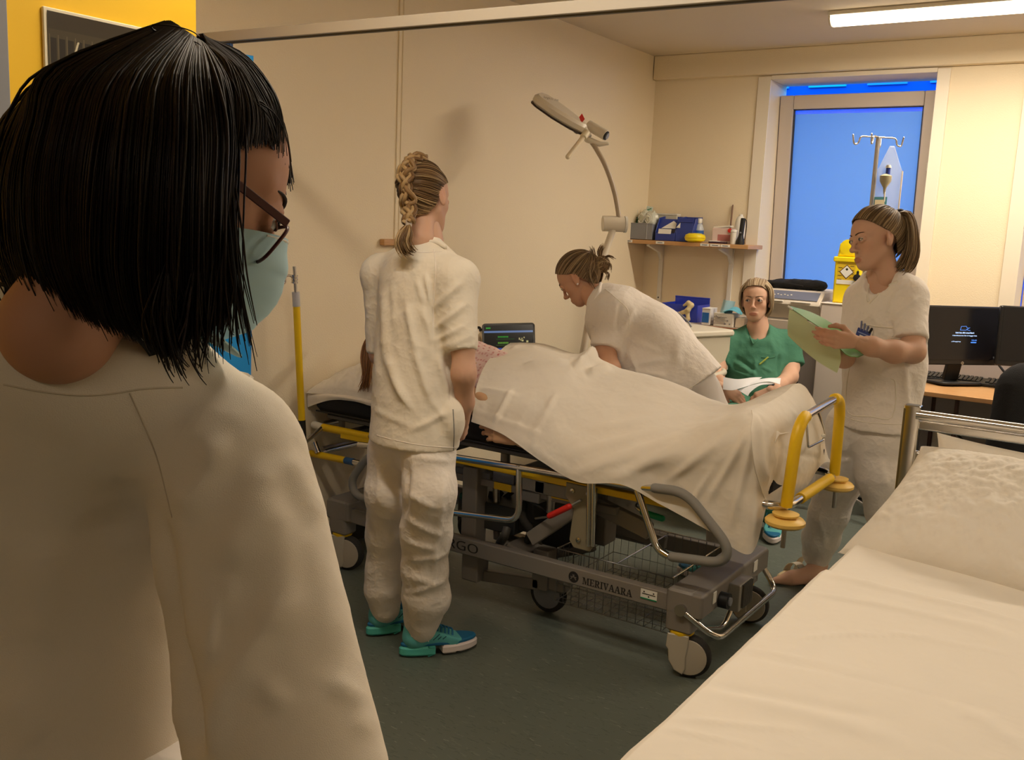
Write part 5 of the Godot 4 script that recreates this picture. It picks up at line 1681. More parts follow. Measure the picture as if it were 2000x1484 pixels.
func monitor(called: String, label: String, c: Vector3, x: Vector3, lit: bool) -> void:
	x = x.normalized()
	var z := x.cross(Vector3.UP).normalized()
	if z.z < 0: z = -z
	var up := (Vector3.UP - z * 0.06).normalized()
	z = x.cross(up).normalized()
	var bs := Basis(x, up, z)
	var w := 0.525
	var h := 0.318
	if lit: c -= x * 0.02
	var deskc := Vector3(c.x - z.x * 0.06, 0.736, c.z - z.z * 0.06)
	var t := thing(called, label, "monitor", deskc)
	part(t, "housing", Geo.new().prism(Transform3D(bs, c - z * 0.035), rrect(w, h, 0.01), 0.035, 0.006), mat(rgb(26, 26, 28), 0.35))
	var sm := mat(rgb(22, 22, 26), 0.22)
	sm.emission_enabled = true
	sm.emission = Color(0.055, 0.05, 0.06) if lit else Color(0.05, 0.05, 0.055)
	sm.emission_energy_multiplier = 0.3
	var sc := part(t, "screen", Geo.new().box(Transform3D(bs, c + up * 0.008 + z * 0.0006), Vector3(w - 0.03, h - 0.042, 0.002), 0.0), sm)
	part(t, "stand_neck", Geo.new().bar(c - z * 0.04 - up * 0.06, deskc - z * 0.02 + Vector3(0, 0.02, 0), 0.09, 0.03, 0.006), M.black)
	part(t, "stand_base", Geo.new().prism(Transform3D(Basis(x, z, x.cross(z)), deskc + Vector3(0, 0.016, 0)), rrect(0.26, 0.2, 0.04), 0.014, 0.004), M.black)
	part(t, "power_light", Geo.new().bx(c - up * (h * 0.5 - 0.008) + x * (w * 0.5 - 0.02), Vector3(0.008, 0.004, 0.004), 0.001), M.white_plastic)
	var lg := part(t, "round_emblem", Geo.new().lathe(Transform3D(Basis(x, z, x.cross(z)), c - up * (h * 0.5 - 0.011) + z * 0.0005), [Vector2(0.0085, 0), Vector2(0.0085, 0.0012), Vector2(0.0005, 0.0014)], 16), M.steel)
	letters(lg, "hp", Transform3D(bs, c - up * (h * 0.5 - 0.011) + z * 0.002).translated(-t.position).translated(t.position), 0.008, M.ink, true)
	if lit:
		var em := mat(Color.BLACK, 0.5)
		em.emission_enabled = true
		em.emission = Color(0.75, 0.85, 1.0)
		em.emission_energy_multiplier = 1.6
		var eb := mat(Color.BLACK, 0.5)
		eb.emission_enabled = true
		eb.emission = Color(0.35, 0.6, 1.0)
		eb.emission_energy_multiplier = 1.2
		var o := c + z * 0.002 + up * 0.008
		letters(sc, "Sett inn ditt smartkort", Transform3D(bs, o + up * 0.008), 0.0085, em, true, false, 0.115)
		letters(sc, "i kortleseren for å logge inn", Transform3D(bs, o - up * 0.008), 0.0085, em, true, false, 0.15)
		letters(sc, "pålogging", Transform3D(bs, o - up * 0.04 - x * 0.05), 0.007, em, false, false, 0.055)
		letters(sc, "12:41", Transform3D(bs, o - up * 0.032 + x * 0.06), 0.0075, eb, true, false, 0.032)
		part(sc, "blue_button", Geo.new().box(Transform3D(bs, o - up * 0.044 + x * 0.058), Vector3(0.034, 0.006, 0.0006), 0.0), eb)
		# drawn hand with a card
		var hp := [Vector2(-0.03, 0.022), Vector2(-0.024, 0.042), Vector2(0.006, 0.043), Vector2(0.012, 0.034), Vector2(0.03, 0.036), Vector2(0.016, 0.03), Vector2(0.006, 0.022), Vector2(-0.03, 0.022)]
		var pts := []
		for p in hp: pts.append(o + x * p.x + up * p.y)
		part(sc, "card_symbol", Geo.new().tube(pts, 0.0013, 5), eb)
		pts = []
		for p in [Vector2(0.008, 0.028), Vector2(0.018, 0.022), Vector2(0.032, 0.02)]: pts.append(o + x * p.x + up * p.y)
		part(sc, "finger_symbol", Geo.new().tube(pts, 0.0013, 5), eb)


# closed cushion with pointed corners
func pillow(xf: Transform3D, a: float, b: float, h: float, amp := 0.006, sd := 3, puff := 0.55, cells := 40) -> Geo:
	var f := FastNoiseLite.new()
	f.seed = sd
	f.frequency = 7.0
	var g := Geo.new()
	for side in [1.0, -1.0]:
		var fn := func(u: float, v: float) -> Vector3:
			var x := u * 2.0 - 1.0
			var y := v * 2.0 - 1.0
			var bx: float = a * x * (1.0 - 0.10 * (1.0 - y * y))
			var by: float = b * y * (1.0 - 0.10 * (1.0 - x * x))
			var k := pow(maxf((1.0 - x * x) * (1.0 - y * y), 0.0), puff)
			var rim := (1.0 - pow(absf(x), 6.0)) * (1.0 - pow(absf(y), 6.0))
			var z: float = h * k * (1.0 if side > 0.0 else 0.55)
			var nz := (absf(f.get_noise_2d(bx * 1.6 + side, by * 1.6)) - 0.3) * amp * 2.0 * rim + f.get_noise_2d(bx * 0.5, by * 0.5 + side * 9.0) * amp * 1.5 * rim
			# gathers that run in from the corners
			var cr := sin((x * y) * 14.0) * amp * 0.6 * rim * absf(x * y)
			return xf * Vector3(bx, side * z + (nz + cr) * side, by)
		g.grid(cells, cells, fn, side < 0.0)
	return g

# cloth through a net of points with creases laid over it
func draped(rows: Array, folds: Folds, nu: int, nv: int, th := 0.003) -> Geo:
	var f := net(rows)
	var g := Geo.new()
	g.grid(nu, nv, f)
	var sum := Vector3.ZERO
	for q in g.n: sum += q
	var sg := -1.0 if sum.dot(Vector3(0.2, 1.0, 0.4)) < 0.0 else 1.0
	for k in g.v.size():
		g.v[k] += g.n[k] * sg * folds.at(g.v[k])
	var w := nu + 1
	var pos := g.v.duplicate()
	var look := func(u: float, v: float) -> Vector3:
		return pos[int(round(v * nv)) * w + int(round(u * nu))]
	return Geo.new().sheet(nu, nv, look, th, sg < 0.0)

func gurney() -> void:
	var zn := -2.94
	var zf := -3.52
	var gp: Material = M.grey_paint
	var t := thing("hospital_gurney", "grey and yellow hospital gurney on wheels carrying the patient under the white blanket", "gurney", Vector3(-1.95, 0, -3.23))
	# chassis
	for z in [zn, zf]:
		part(t, "side_beam", Geo.new().bx(Vector3(-1.98, 0.248, z), Vector3(1.6, 0.066, 0.04), 0.006), gp)
	part(t, "end_beam", Geo.new().bx(Vector3(-1.185, 0.262, -3.23), Vector3(0.135, 0.09, 0.66), 0.012), gp)
	part(t, "end_beam", Geo.new().bx(Vector3(-2.78, 0.262, -3.23), Vector3(0.135, 0.09, 0.66), 0.012), gp)
	var bolt := mat(rgb(205, 198, 184), 0.25, 1.0)
	for x in [-1.2, -2.78]:
		for z in [zn, zf]:
			var post := part(t, "corner_post", Geo.new().prism(Transform3D(Basis(Vector3.RIGHT, -PI * 0.5), Vector3(x, 0.158, z)), rrect(0.098, 0.078, 0.014), 0.15, 0.008), gp)
			part(post, "yellow_ring", Geo.new().lathe(yaw(0, Vector3(x, 0.148, z)), [Vector2(0.001, 0.012), Vector2(0.041, 0.012), Vector2(0.043, 0.006), Vector2(0.041, 0.0), Vector2(0.001, 0.0)], 22), M.yellow)
			wheel(t, Vector3(x + 0.035, 0.075, z + 0.002), x > -2.0)
	# small steering wheel in the middle
	var mw := V(-1.791,0.051,-3.2)
	part(t, "steering_cover", Geo.new().bx(Vector3(-1.79, 0.17, -3.05), Vector3(0.15, 0.1, 0.06), 0.012), gp)
	part(t, "steering_wheel", Geo.new().lathe(Transform3D(Basis(Vector3.RIGHT, PI * 0.5), Vector3(-1.83, 0.08, -3.1)), [Vector2(0.001, -0.015), Vector2(0.07, -0.015), Vector2(0.078, -0.01), Vector2(0.078, 0.01), Vector2(0.07, 0.015), Vector2(0.001, 0.015)], 28), M.rubber)
	part(t, "steering_rim", Geo.new().lathe(Transform3D(Basis(Vector3.RIGHT, PI * 0.5), Vector3(-1.83, 0.08, -3.083)), [Vector2(0.001, 0.0), Vector2(0.06, 0.0), Vector2(0.062, -0.004), Vector2(0.001, -0.004)], 24), M.grey_plastic)
	# lettering and labels on the near beam
	var fz := zn + 0.0205
	var lx := Transform3D(Basis(Vector3(1, 0, -0.0).normalized(), Vector3.UP, Vector3(0, 0, 1)), Vector3.ZERO)
	lx.origin = Vector3(-2.2, 0.25, fz)
	letters(t, "EMERGO", lx, 0.036, M.ink, false, false, 0.30)
	lx.origin = Vector3(-1.485, 0.243, fz)
	letters(t, "MERIVAARA", lx, 0.026, M.ink, true, true, 0.2)
	var em := part(t, "round_emblem", Geo.new().lathe(Transform3D(Basis(Vector3.RIGHT, PI * 0.5), Vector3(-1.622, 0.247, fz)), [Vector2(0.021, 0.0), Vector2(0.0205, 0.001), Vector2(0.0005, 0.001)], 22), M.ink)
	for k in 3:
		part(em, "emblem_stroke", Geo.new().box(Transform3D(Basis(Vector3(0, 0, 1), [0.9, -0.9, 0.0][k]), Vector3(-1.622 + [-0.004, 0.004, 0.0][k], 0.247, fz + 0.0014)), Vector3(0.024, 0.003, 0.0006), 0.0), gp)
	var st := part(t, "white_sticker", Geo.new().bx(Vector3(-1.322, 0.256, fz + 0.0005), Vector3(0.062, 0.034, 0.001), 0.0), M.paper)
	part(st, "green_stripe", Geo.new().bx(Vector3(-1.322, 0.2405, fz + 0.0014), Vector3(0.062, 0.004, 0.0006), 0.0), M.green)
	part(st, "printed_line", Geo.new().bx(Vector3(-1.322, 0.257, fz + 0.0014), Vector3(0.05, 0.003, 0.0006), 0.0), M.ink)
	for k in 3:
		part(st, "printed_dot", Geo.new().bx(Vector3(-1.34 + k * 0.018, 0.264 - (k % 2) * 0.015, fz + 0.0014), Vector3(0.005, 0.005, 0.0006), 0.0), M.ink)
	# foot end: knob, ribbed box, bumper bars
	part(t, "plug_box", Geo.new().bx(Vector3(-1.1, 0.235, -3.2), Vector3(0.05, 0.1, 0.13), 0.006), mat(rgb(168, 166, 160), 0.45))
	var rib := Geo.new()
	for k in 9:
		rib.bx(Vector3(-1.072, 0.24, -3.242 + k * 0.0105), Vector3(0.01, 0.085, 0.006), 0.001)
	part(t, "ribbed_plate", rib, M.grey_dark)
	part(t, "black_knob", Geo.new().tube([Vector3(-1.12, 0.25, -3.06), Vector3(-1.085, 0.25, -3.06)], 0.028, 18), M.black)
	part(t, "knob_ring", Geo.new().tube([Vector3(-1.088, 0.25, -3.06), Vector3(-1.078, 0.25, -3.06)], 0.015, 14), M.grey_plastic)
	part(t, "white_sticker", Geo.new().bx(Vector3(-1.116, 0.275, -3.0), Vector3(0.003, 0.04, 0.03), 0.0005), M.paper)
	part(t, "white_sticker", Geo.new().bx(Vector3(-1.116, 0.275, -3.4), Vector3(0.003, 0.04, 0.04), 0.0005), M.paper)
	var b1 := V(-1.069,0.159,-2.93)
	var b2 := V(-1.077,0.141,-3.56)
	part(t, "bumper_bar", Geo.new().tube(bent([Vector3(-1.19, 0.245, zn + 0.045), b1, b2, Vector3(-1.16, 0.25, zf - 0.04)], 0.06), 0.0115, 12, 2), M.chrome)
	var p1 := V(-1.201,0.124,-3.04)
	var p2 := V(-1.184,0.044,-3.3)
	part(t, "pedal_bar", Geo.new().tube(bent([Vector3(-1.16, 0.19, -2.99), p1, p2, Vector3(-1.18, 0.2, -3.48)], 0.05), 0.01, 12, 2), M.chrome)
	part(t, "bar_bracket", Geo.new().tube([Vector3(-1.19, 0.245, zn + 0.03), Vector3(-1.19, 0.245, zn + 0.056)], 0.02, 14), M.steel)
	# platform frame
	var fy := 0.585
	for z in [zn, zf]:
		part(t, "yellow_rail", Geo.new().bx(Vector3(-1.93, fy, z), Vector3(1.72, 0.026, 0.03), 0.004), M.yellow)
	for x in [-1.15, -1.7, -2.3, -2.75]:
		part(t, "cross_member", Geo.new().bx(Vector3(x, fy + 0.01, -3.23), Vector3(0.05, 0.03, 0.56), 0.004), M.grey_dark)
	part(t, "lower_rail", Geo.new().bx(Vector3(-2.05, 0.5, zn - 0.06), Vector3(1.1, 0.03, 0.03), 0.004), gp)
	part(t, "yellow_sticker", Geo.new().bx(Vector3(-1.99, 0.5, zn - 0.0435), Vector3(0.08, 0.028, 0.002), 0.0), M.yellow)
	part(t, "yellow_sticker", Geo.new().bx(Vector3(-1.72, 0.507, zn - 0.0435), Vector3(0.1, 0.012, 0.002), 0.0), M.yellow)
	part(t, "mattress_platform", Geo.new().bx(Vector3(-1.95, 0.648, -3.23), Vector3(1.9, 0.02, 0.55), 0.006), M.grey_dark)
	for x in [-1.3, -2.0, -2.85]:
		for z in [zn - 0.06, zf + 0.06]:
			part(t, "stanchion", Geo.new().tube([Vector3(x, fy, z), Vector3(x, 0.64, z)], 0.014, 10), M.grey_rubber)
	# lifting gear between chassis and platform
	part(t, "lift_column", Geo.new().bx(V(-2.132,0.356,-3) * Vector3(1, 0, 1) + Vector3(0, 0.38, 0), Vector3(0.075, 0.36, 0.08), 0.008), gp)
	part(t, "lift_column", Geo.new().bx(Vector3(-1.72, 0.42, -3.3), Vector3(0.09, 0.32, 0.1), 0.008), gp)
	part(t, "column_foot", Geo.new().bx(V(-2.117,0.136,-3) * Vector3(1, 0, 1) + Vector3(0, 0.16, 0), Vector3(0.08, 0.13, 0.08), 0.006), gp)
	part(t, "lower_link", Geo.new().bar(V(-2.122,0.108,-3.02), V(-1.821,0.14,-3.02), 0.03, 0.045, 0.004), gp)
	part(t, "column_foot", Geo.new().bx(V(-1.819,0.176,-3.04) * Vector3(1, 0, 1) + Vector3(0, 0.2, 0), Vector3(0.07, 0.16, 0.07), 0.006), gp)
	part(t, "base_cover", Geo.new().bar(V(-1.977,0.257,-3.05), V(-1.861,0.236,-3.05), 0.12, 0.05, 0.012), gp)
	var plate := part(t, "pivot_plate", Geo.new().prism(Transform3D(Basis(), V(-1.599,0.481,-2.93)), PackedVector2Array([Vector2(-0.075, 0.11), Vector2(0.05, 0.11), Vector2(0.05, -0.1), Vector2(0.035, -0.125), Vector2(-0.03, -0.125), Vector2(-0.05, -0.1), Vector2(-0.04, 0.02), Vector2(-0.075, 0.06)]), 0.012, 0.003), mat(rgb(142, 134, 112), 0.4))
	for s in [[-0.045, 0.085], [0.02, 0.085], [-0.01, -0.09], [0.03, -0.085]]:
		part(plate, "bolt", Geo.new().lathe(Transform3D(Basis(Vector3.RIGHT, PI * 0.5), V(-1.599,0.481,-2.93) + Vector3(s[0], s[1], 0.012)), [Vector2(0.0105, 0.0), Vector2(0.009, 0.006), Vector2(0.0005, 0.008)], 12), bolt)
	for u in 2:
		var a := V(-1.57,0.621,-2.9)
		var b := V(-1.559,0.383,-2.9)
		if u:
			a = V(-1.552,0.624,-2.9)
			b = V(-1.541,0.387,-2.9)
		part(t, "guide_tube", Geo.new().tube([a, b], 0.0085, 10), M.chrome)
	part(t, "scissor_arm", Geo.new().bar(V(-1.642,0.496,-2.96), V(-1.837,0.332,-2.96), 0.03, 0.055, 0.005), gp)
	part(t, "scissor_arm", Geo.new().bar(V(-1.72,0.527,-3.06), V(-1.815,0.418,-3.06), 0.03, 0.05, 0.005), M.grey_dark)
	part(t, "scissor_arm", Geo.new().bar(V(-1.598,0.501,-3.02), V(-1.377,0.446,-3.02), 0.03, 0.062, 0.005), gp)
	part(t, "scissor_arm", Geo.new().bar(V(-1.858,0.296,-3.45), V(-2.207,0.07,-3.45), 0.03, 0.055, 0.005), gp)
	part(t, "scissor_arm", Geo.new().bar(V(-1.858,0.296,-3.45), V(-1.503,0.264,-3.45), 0.03, 0.055, 0.005), gp)
	part(t, "floor_link", Geo.new().bar(V(-1.859,0.222,-3.1), V(-1.64,0.308,-3.1), 0.03, 0.03, 0.004), M.grey_dark)
	part(t, "red_lever", Geo.new().tube([V(-1.724,0.46,-2.9), V(-1.645,0.511,-2.9)], 0.0115, 12, 2), M.red)
	part(t, "lever_rod", Geo.new().tube([V(-1.648,0.509,-2.905), V(-1.601,0.543,-2.905)], 0.005, 8), M.steel)
	part(t, "lever_rod", Geo.new().tube([V(-1.729,0.454,-2.91), V(-1.815,0.419,-2.95)], 0.004, 8), M.steel)
	part(t, "green_lever", Geo.new().tube([V(-1.384,0.53,-2.96), V(-1.311,0.523,-2.96)], 0.0115, 12, 2), M.green)
	part(t, "lever_rod", Geo.new().tube(bent([V(-1.385,0.529,-2.962), V(-1.415,0.541,-2.962), V(-1.422,0.545,-2.99)], 0.02), 0.006, 8), M.steel)
	part(t, "green_lever", Geo.new().tube([V(-2.19,0.422,-3), V(-2.148,0.432,-3)], 0.016, 12, 2), mat(rgb(8, 74, 62), 0.5))
	# parts stacked under the platform
	part(t, "silver_case", Geo.new().bx(V(-1.854,0.536,-3.02), Vector3(0.12, 0.05, 0.1), 0.004), mat(rgb(170, 168, 166), 0.4, 0.3))
	part(t, "silver_case", Geo.new().bx(V(-1.759,0.534,-3.02), Vector3(0.16, 0.05, 0.1), 0.004), mat(rgb(150, 146, 138), 0.4, 0.3))
	part(t, "silver_case", Geo.new().bx(V(-2.186,0.511,-3.02), Vector3(0.26, 0.055, 0.06), 0.004), mat(rgb(118, 116, 116), 0.4, 0.3))
	part(t, "silver_case", Geo.new().bx(V(-1.994,0.524,-3.02), Vector3(0.1, 0.06, 0.06), 0.004), mat(rgb(108, 110, 120), 0.4, 0.3))
	part(t, "control_box", Geo.new().bx(V(-1.868,0.487,-3.02), Vector3(0.1, 0.04, 0.09), 0.004), mat(rgb(160, 158, 158), 0.4, 0.2))
	part(t, "dark_tray", Geo.new().bx(V(-2.091,0.357,-3.12), Vector3(0.28, 0.11, 0.2), 0.006), mat(rgb(52, 54, 54), 0.5))
	part(t, "dark_housing", Geo.new().bx(V(-1.921,0.407,-3.1), Vector3(0.07, 0.18, 0.1), 0.006), mat(rgb(60, 60, 60), 0.5))
	part(t, "dark_housing", Geo.new().bx(V(-1.812,0.323,-3.2), Vector3(0.2, 0.16, 0.1), 0.01), mat(rgb(50, 50, 50), 0.5))
	part(t, "hydraulic_cylinder", Geo.new().tube([V(-2.066,0.473,-3.05), V(-2.051,0.262,-3.05)], 0.014, 12), M.steel)
	part(t, "hydraulic_cylinder", Geo.new().tube([V(-1.78,0.494,-3), V(-1.782,0.438,-3)], 0.016, 12), M.steel)
	part(t, "hydraulic_cylinder", Geo.new().tube([V(-1.781,0.514,-3), V(-1.78,0.49,-3)], 0.02, 12), M.steel)
	for k in 3:
		part(t, "hose", Geo.new().tube(curve([V(-2.119,0.431,-3.1) + Vector3(0.03 * k, 0, -0.03 * k), V(-2.124,0.354,-3.06), V(-2.181,0.335,-3) + Vector3(0, 0.02 * k, 0), V(-2.228,0.259,-3.05), V(-2.198,0.209,-3.1)], 7), 0.011, 8), M.rubber)
	part(t, "hose", Geo.new().tube(curve([V(-1.94,0.466,-3.05), V(-1.836,0.462,-2.98), V(-1.791,0.44,-3)], 6), 0.006, 8), M.black)
	part(t, "hose", Geo.new().tube(curve([V(-1.938,0.436,-3.05), V(-1.903,0.393,-3), V(-1.866,0.35,-3), V(-1.906,0.287,-3.05)], 6), 0.016, 8), M.rubber)
	part(t, "hose", Geo.new().tube(curve([V(-1.971,0.337,-3), V(-1.975,0.308,-2.99), V(-2.037,0.247,-3.05)], 6), 0.018, 8), M.grey_dark)
	part(t, "white_bag", pillow(Transform3D(Basis(Vector3(0, 0, 1), 0.3) * Basis(Vector3.RIGHT, PI * 0.5), V(-1.627,0.453,-3.3)), 0.09, 0.09, 0.05, 0.01, 9, 0.5, 16), mat(rgb(205, 198, 192), 0.6))
	# folding side rail on the near side: tube with grey sleeves at both ends
	var za := -2.885
	var ra := V(-1.364,0.639,-2.885)
	var rb := V(-1.201,0.654,-2.885)
	var rc := V(-1.138,0.624,-2.885)
	var rd := V(-1.037,0.502,-2.885)
	var re := V(-1.053,0.443,-2.885)
	var rf := V(-1.245,0.423,-2.885)
	var rg := V(-1.289,0.438,-2.885)
	var rh := V(-1.377,0.629,-2.885)
	var chr: Material = M.chrome
	part(t, "side_rail_tube", Geo.new().tube([V(-2.644,0.576,-2.885), V(-2.206,0.605,-2.885), ra], 0.013, 12), chr)
	part(t, "side_rail_loop", Geo.new().tube(bent([rf, rg, rh], 0.03), 0.0125, 12), chr)
	part(t, "grey_sleeve", Geo.new().tube(bent([V(-1.312,0.646,-2.885), rb, rd, re, V(-1.232,0.424,-2.885)], 0.06, 8), 0.0165, 14, 2), M.grey_rubber)
	part(t, "side_rail_tube", Geo.new().tube([ra, V(-1.304,0.646,-2.885)], 0.0125, 12), chr)
	part(t, "side_rail_loop", Geo.new().tube(bent([V(-1.856,0.629,-2.885), V(-1.845,0.417,-2.885), V(-2.197,0.383,-2.885), V(-2.583,0.361,-2.885)], 0.06, 7), 0.0125, 12), chr)
	part(t, "grey_sleeve", Geo.new().tube(bent([V(-2.532,0.556,-2.885), V(-2.601,0.529,-2.885), V(-2.686,0.416,-2.885), V(-2.656,0.351,-2.885), V(-2.527,0.363,-2.885)], 0.05, 8), 0.0165, 14, 2), M.grey_rubber)
	# same rail on the far side
	part(t, "side_rail_tube", Geo.new().tube([Vector3(-2.7, 0.6, zf - 0.06), Vector3(-1.3, 0.6, zf - 0.06)], 0.013, 12), chr)
	# head end loops
	var h0 := V(-2.616,0.604,-2.94)
	var h1 := V(-2.977,0.607,-2.94)
	h1.x = maxf(h1.x, -2.955)
	part(t, "head_loop", Geo.new().tube(bent([h0, Vector3(-2.955, 0.6, -2.94), Vector3(-2.955, 0.6, -3.52), Vector3(-2.66, 0.6, -3.52)], 0.09, 7), 0.0125, 12), M.steel)
	part(t, "yellow_sleeve", Geo.new().tube([V(-2.906,0.6,-2.94), V(-2.633,0.601,-2.94)], 0.0165, 14, 1), M.yellow)
	part(t, "white_end", Geo.new().tube([V(-2.955,0.603,-2.94), V(-2.903,0.6,-2.94)], 0.0165, 14, 2), M.white_plastic)
	var l0 := V(-2.678,0.479,-2.94)
	part(t, "lower_head_loop", Geo.new().tube(bent([l0, Vector3(-2.955, 0.475, -2.94), Vector3(-2.955, 0.475, -3.5), Vector3(-2.7, 0.475, -3.5)], 0.08, 7), 0.013, 12, 2), M.chrome)
	part(t, "yellow_sleeve", Geo.new().tube([V(-2.975,0.473,-2.94), V(-2.769,0.477,-2.94)], 0.015, 14, 1), M.yellow)
	part(t, "blue_sleeve", Geo.new().tube([V(-2.769,0.477,-2.94), V(-2.722,0.478,-2.94)], 0.015, 14, 1), mat(rgb(40, 92, 150), 0.4))
	part(t, "yellow_brace", Geo.new().tube([V(-3.079,0.472,-3.1), V(-3.117,0.451,-3.4)], 0.011, 10), M.yellow)
	part(t, "steel_brace", Geo.new().tube([V(-2.967,0.484,-3), V(-3.009,0.47,-3.3)], 0.01, 10), M.steel)
	part(t, "pole_clamp", Geo.new().tube([V(-2.944,0.528,-2.93), V(-2.919,0.486,-2.93)], 0.014, 12), M.chrome)
	# foot end: oval bumper, discs, yellow hoop with its little hook
	var fx := -0.885
	part(t, "foot_tube", Geo.new().tube(bent([Vector3(-1.25, 0.65, zn), Vector3(fx, 0.65, zn), Vector3(fx, 0.65, zf), Vector3(-1.25, 0.65, zf)], 0.08, 8), 0.0145, 14), M.chrome)
	part(t, "yellow_sleeve", Geo.new().tube([Vector3(fx, 0.65, -3.09), Vector3(fx, 0.65, -3.43)], 0.0185, 14, 1), M.yellow)
	for z in [-2.925, -3.5]:
		var dc := Vector3(-0.878, 0.612, z)
		var dk := part(t, "bumper_disc", Geo.new().lathe(yaw(0, dc), [Vector2(0.001, -0.014), Vector2(0.052, -0.014), Vector2(0.062, -0.006), Vector2(0.063, 0.004), Vector2(0.055, 0.012), Vector2(0.03, 0.015), Vector2(0.026, 0.019), Vector2(0.04, 0.021), Vector2(0.042, 0.027), Vector2(0.001, 0.028)], 30), mat(rgb(245, 205, 110), 0.4))
		part(dk, "pin", Geo.new().tube([dc + Vector3(0, -0.012, 0), dc + Vector3(0, -0.085, 0)], 0.0075, 10), M.steel)
	var ha := Vector3(fx, 0.655, -2.945)
	var hb := Vector3(fx + 0.012, 0.935, -2.955)
	var hc := Vector3(fx + 0.012, 0.955, -3.43)
	var hd := Vector3(fx, 0.655, -3.49)
	var hoop := bent([ha, hb, hc, hd], 0.09, 9)
	part(t, "hoop_tube", Geo.new().tube(hoop, 0.0135, 14), M.chrome)
	var near_sleeve := []
	var far_sleeve := []
	for p in hoop:
		if p.z > -3.03: near_sleeve.append(p)
		elif p.z < -3.34: far_sleeve.append(p)
	part(t, "yellow_sleeve", Geo.new().tube(near_sleeve, 0.019, 16, 1), M.yellow)
	part(t, "yellow_sleeve", Geo.new().tube(far_sleeve, 0.019, 16, 1), M.yellow)
	var k0 := V(-.872,0.928,-2.972)
	part(t, "hanging_hook", Geo.new().tube(bent([Vector3(fx + 0.013, 0.94, -3.02), V(-.872,0.826,-3.078), V(-.872,0.823,-3.25), V(-.872,0.837,-3.252)], 0.012, 4), 0.0042, 8, 2), M.chrome)
	part(t, "hook_ball", Geo.new().lathe(yaw(0, V(-.872,0.838,-3.246)), [Vector2(0.0005, -0.007), Vector2(0.006, -0.004), Vector2(0.007, 0), Vector2(0.006, 0.004), Vector2(0.0005, 0.007)], 12), M.white_plastic)
	# wire baskets
	var bw := Geo.new()
	var x0 := -1.74
	var x1 := -1.27
	var z0 := -3.46
	var z1 := -3.0
	var yb := 0.10
	var ytp := 0.305
	for y in [ytp, 0.235, 0.17, yb]:
		bw.tube([Vector3(x0, y, z1), Vector3(x1, y, z1), Vector3(x1, y, z0), Vector3(x0, y, z0), Vector3(x0, y, z1)], 0.0028 if y == ytp else 0.0017, 5, 0)
	for k in 15:
		var x := lerpf(x0, x1, k / 14.0)
		bw.tube([Vector3(x, ytp, z1), Vector3(x, yb, z1), Vector3(x, yb, z0), Vector3(x, ytp, z0)], 0.0015, 5, 0)
	for k in 12:
		var z := lerpf(z0, z1, k / 11.0)
		bw.tube([Vector3(x0, ytp, z), Vector3(x0, yb, z), Vector3(x1, yb, z), Vector3(x1, ytp, z)], 0.0015, 5, 0)
	part(t, "wire_basket", bw, M.wire)
	var rm := part(t, "basket_rim", Geo.new().tube([Vector3(x0, ytp + 0.003, z1), Vector3(x0, ytp + 0.003, z0), Vector3(x1, ytp + 0.003, z0), Vector3(x1, ytp + 0.003, z1)], 0.0042, 8), M.chrome)
	part(rm, "divider", Geo.new().tube([Vector3(-1.5, 0.3, z1), Vector3(-1.5, 0.3, z0)], 0.003, 6), M.chrome)
	# mattress
	var mt := thing("gurney_mattress", "thin black mattress on the gurney under the pillow and blanket", "mattress", Vector3(-1.95, 0.66, -3.23))
	part(mt, "pad", Geo.new().bx(Vector3(-1.945, 0.712, -3.235), Vector3(2.02, 0.095, 0.62), 0.028), M.black_cloth)
	part(mt, "piping", Geo.new().tube([Vector3(-2.93, 0.672, -2.926), Vector3(-0.97, 0.672, -2.926)], 0.004, 6), M.black)
	gurney_things()

func wheel(t: Node3D, c: Vector3, detailed: bool) -> void:
	var ax := Basis(Vector3.UP, 0.22) * Basis(Vector3.RIGHT, PI * 0.5)
	var w := part(t, "wheel", Geo.new().lathe(Transform3D(ax, c), [Vector2(0.001, -0.02), Vector2(0.06, -0.02), Vector2(0.072, -0.014), Vector2(0.075, -0.006), Vector2(0.075, 0.006), Vector2(0.072, 0.014), Vector2(0.06, 0.02), Vector2(0.001, 0.02)], 36), M.rubber)
	for s in [-1.0, 1.0]:
		part(w, "wheel_disc", Geo.new().lathe(Transform3D(ax, c + ax * Vector3(0, 0.021 * s, 0)), [Vector2(0.062, -0.003 * s), Vector2(0.061, 0.003 * s), Vector2(0.05, 0.005 * s), Vector2(0.0005, 0.005 * s)], 32), mat(rgb(188, 180, 166), 0.45))
	var fk := PackedVector2Array([Vector2(-0.075, 0.078), Vector2(-0.002, 0.078), Vector2(-0.002, 0.04), Vector2(-0.008, 0.0), Vector2(-0.006, -0.04), Vector2(-0.016, -0.062), Vector2(-0.045, -0.05), Vector2(-0.066, -0.018), Vector2(-0.07, 0.02), Vector2(-0.078, 0.03)])
	for s in [-1.0, 1.0]:
		part(w, "fork", Geo.new().prism(Transform3D(Basis(Vector3.UP, 0.22), c + Basis(Vector3.UP, 0.22) * Vector3(0, 0, 0.027 * s - 0.004)), fk, 0.008, 0.003), mat(rgb(196, 188, 172), 0.45))
	part(w, "fork_crown", Geo.new().lathe(yaw(0, c + Vector3(-0.035, 0.05, 0)), [Vector2(0.001, 0.0), Vector2(0.036, 0.0), Vector2(0.037, 0.022), Vector2(0.001, 0.024)], 18), mat(rgb(196, 188, 172), 0.45))

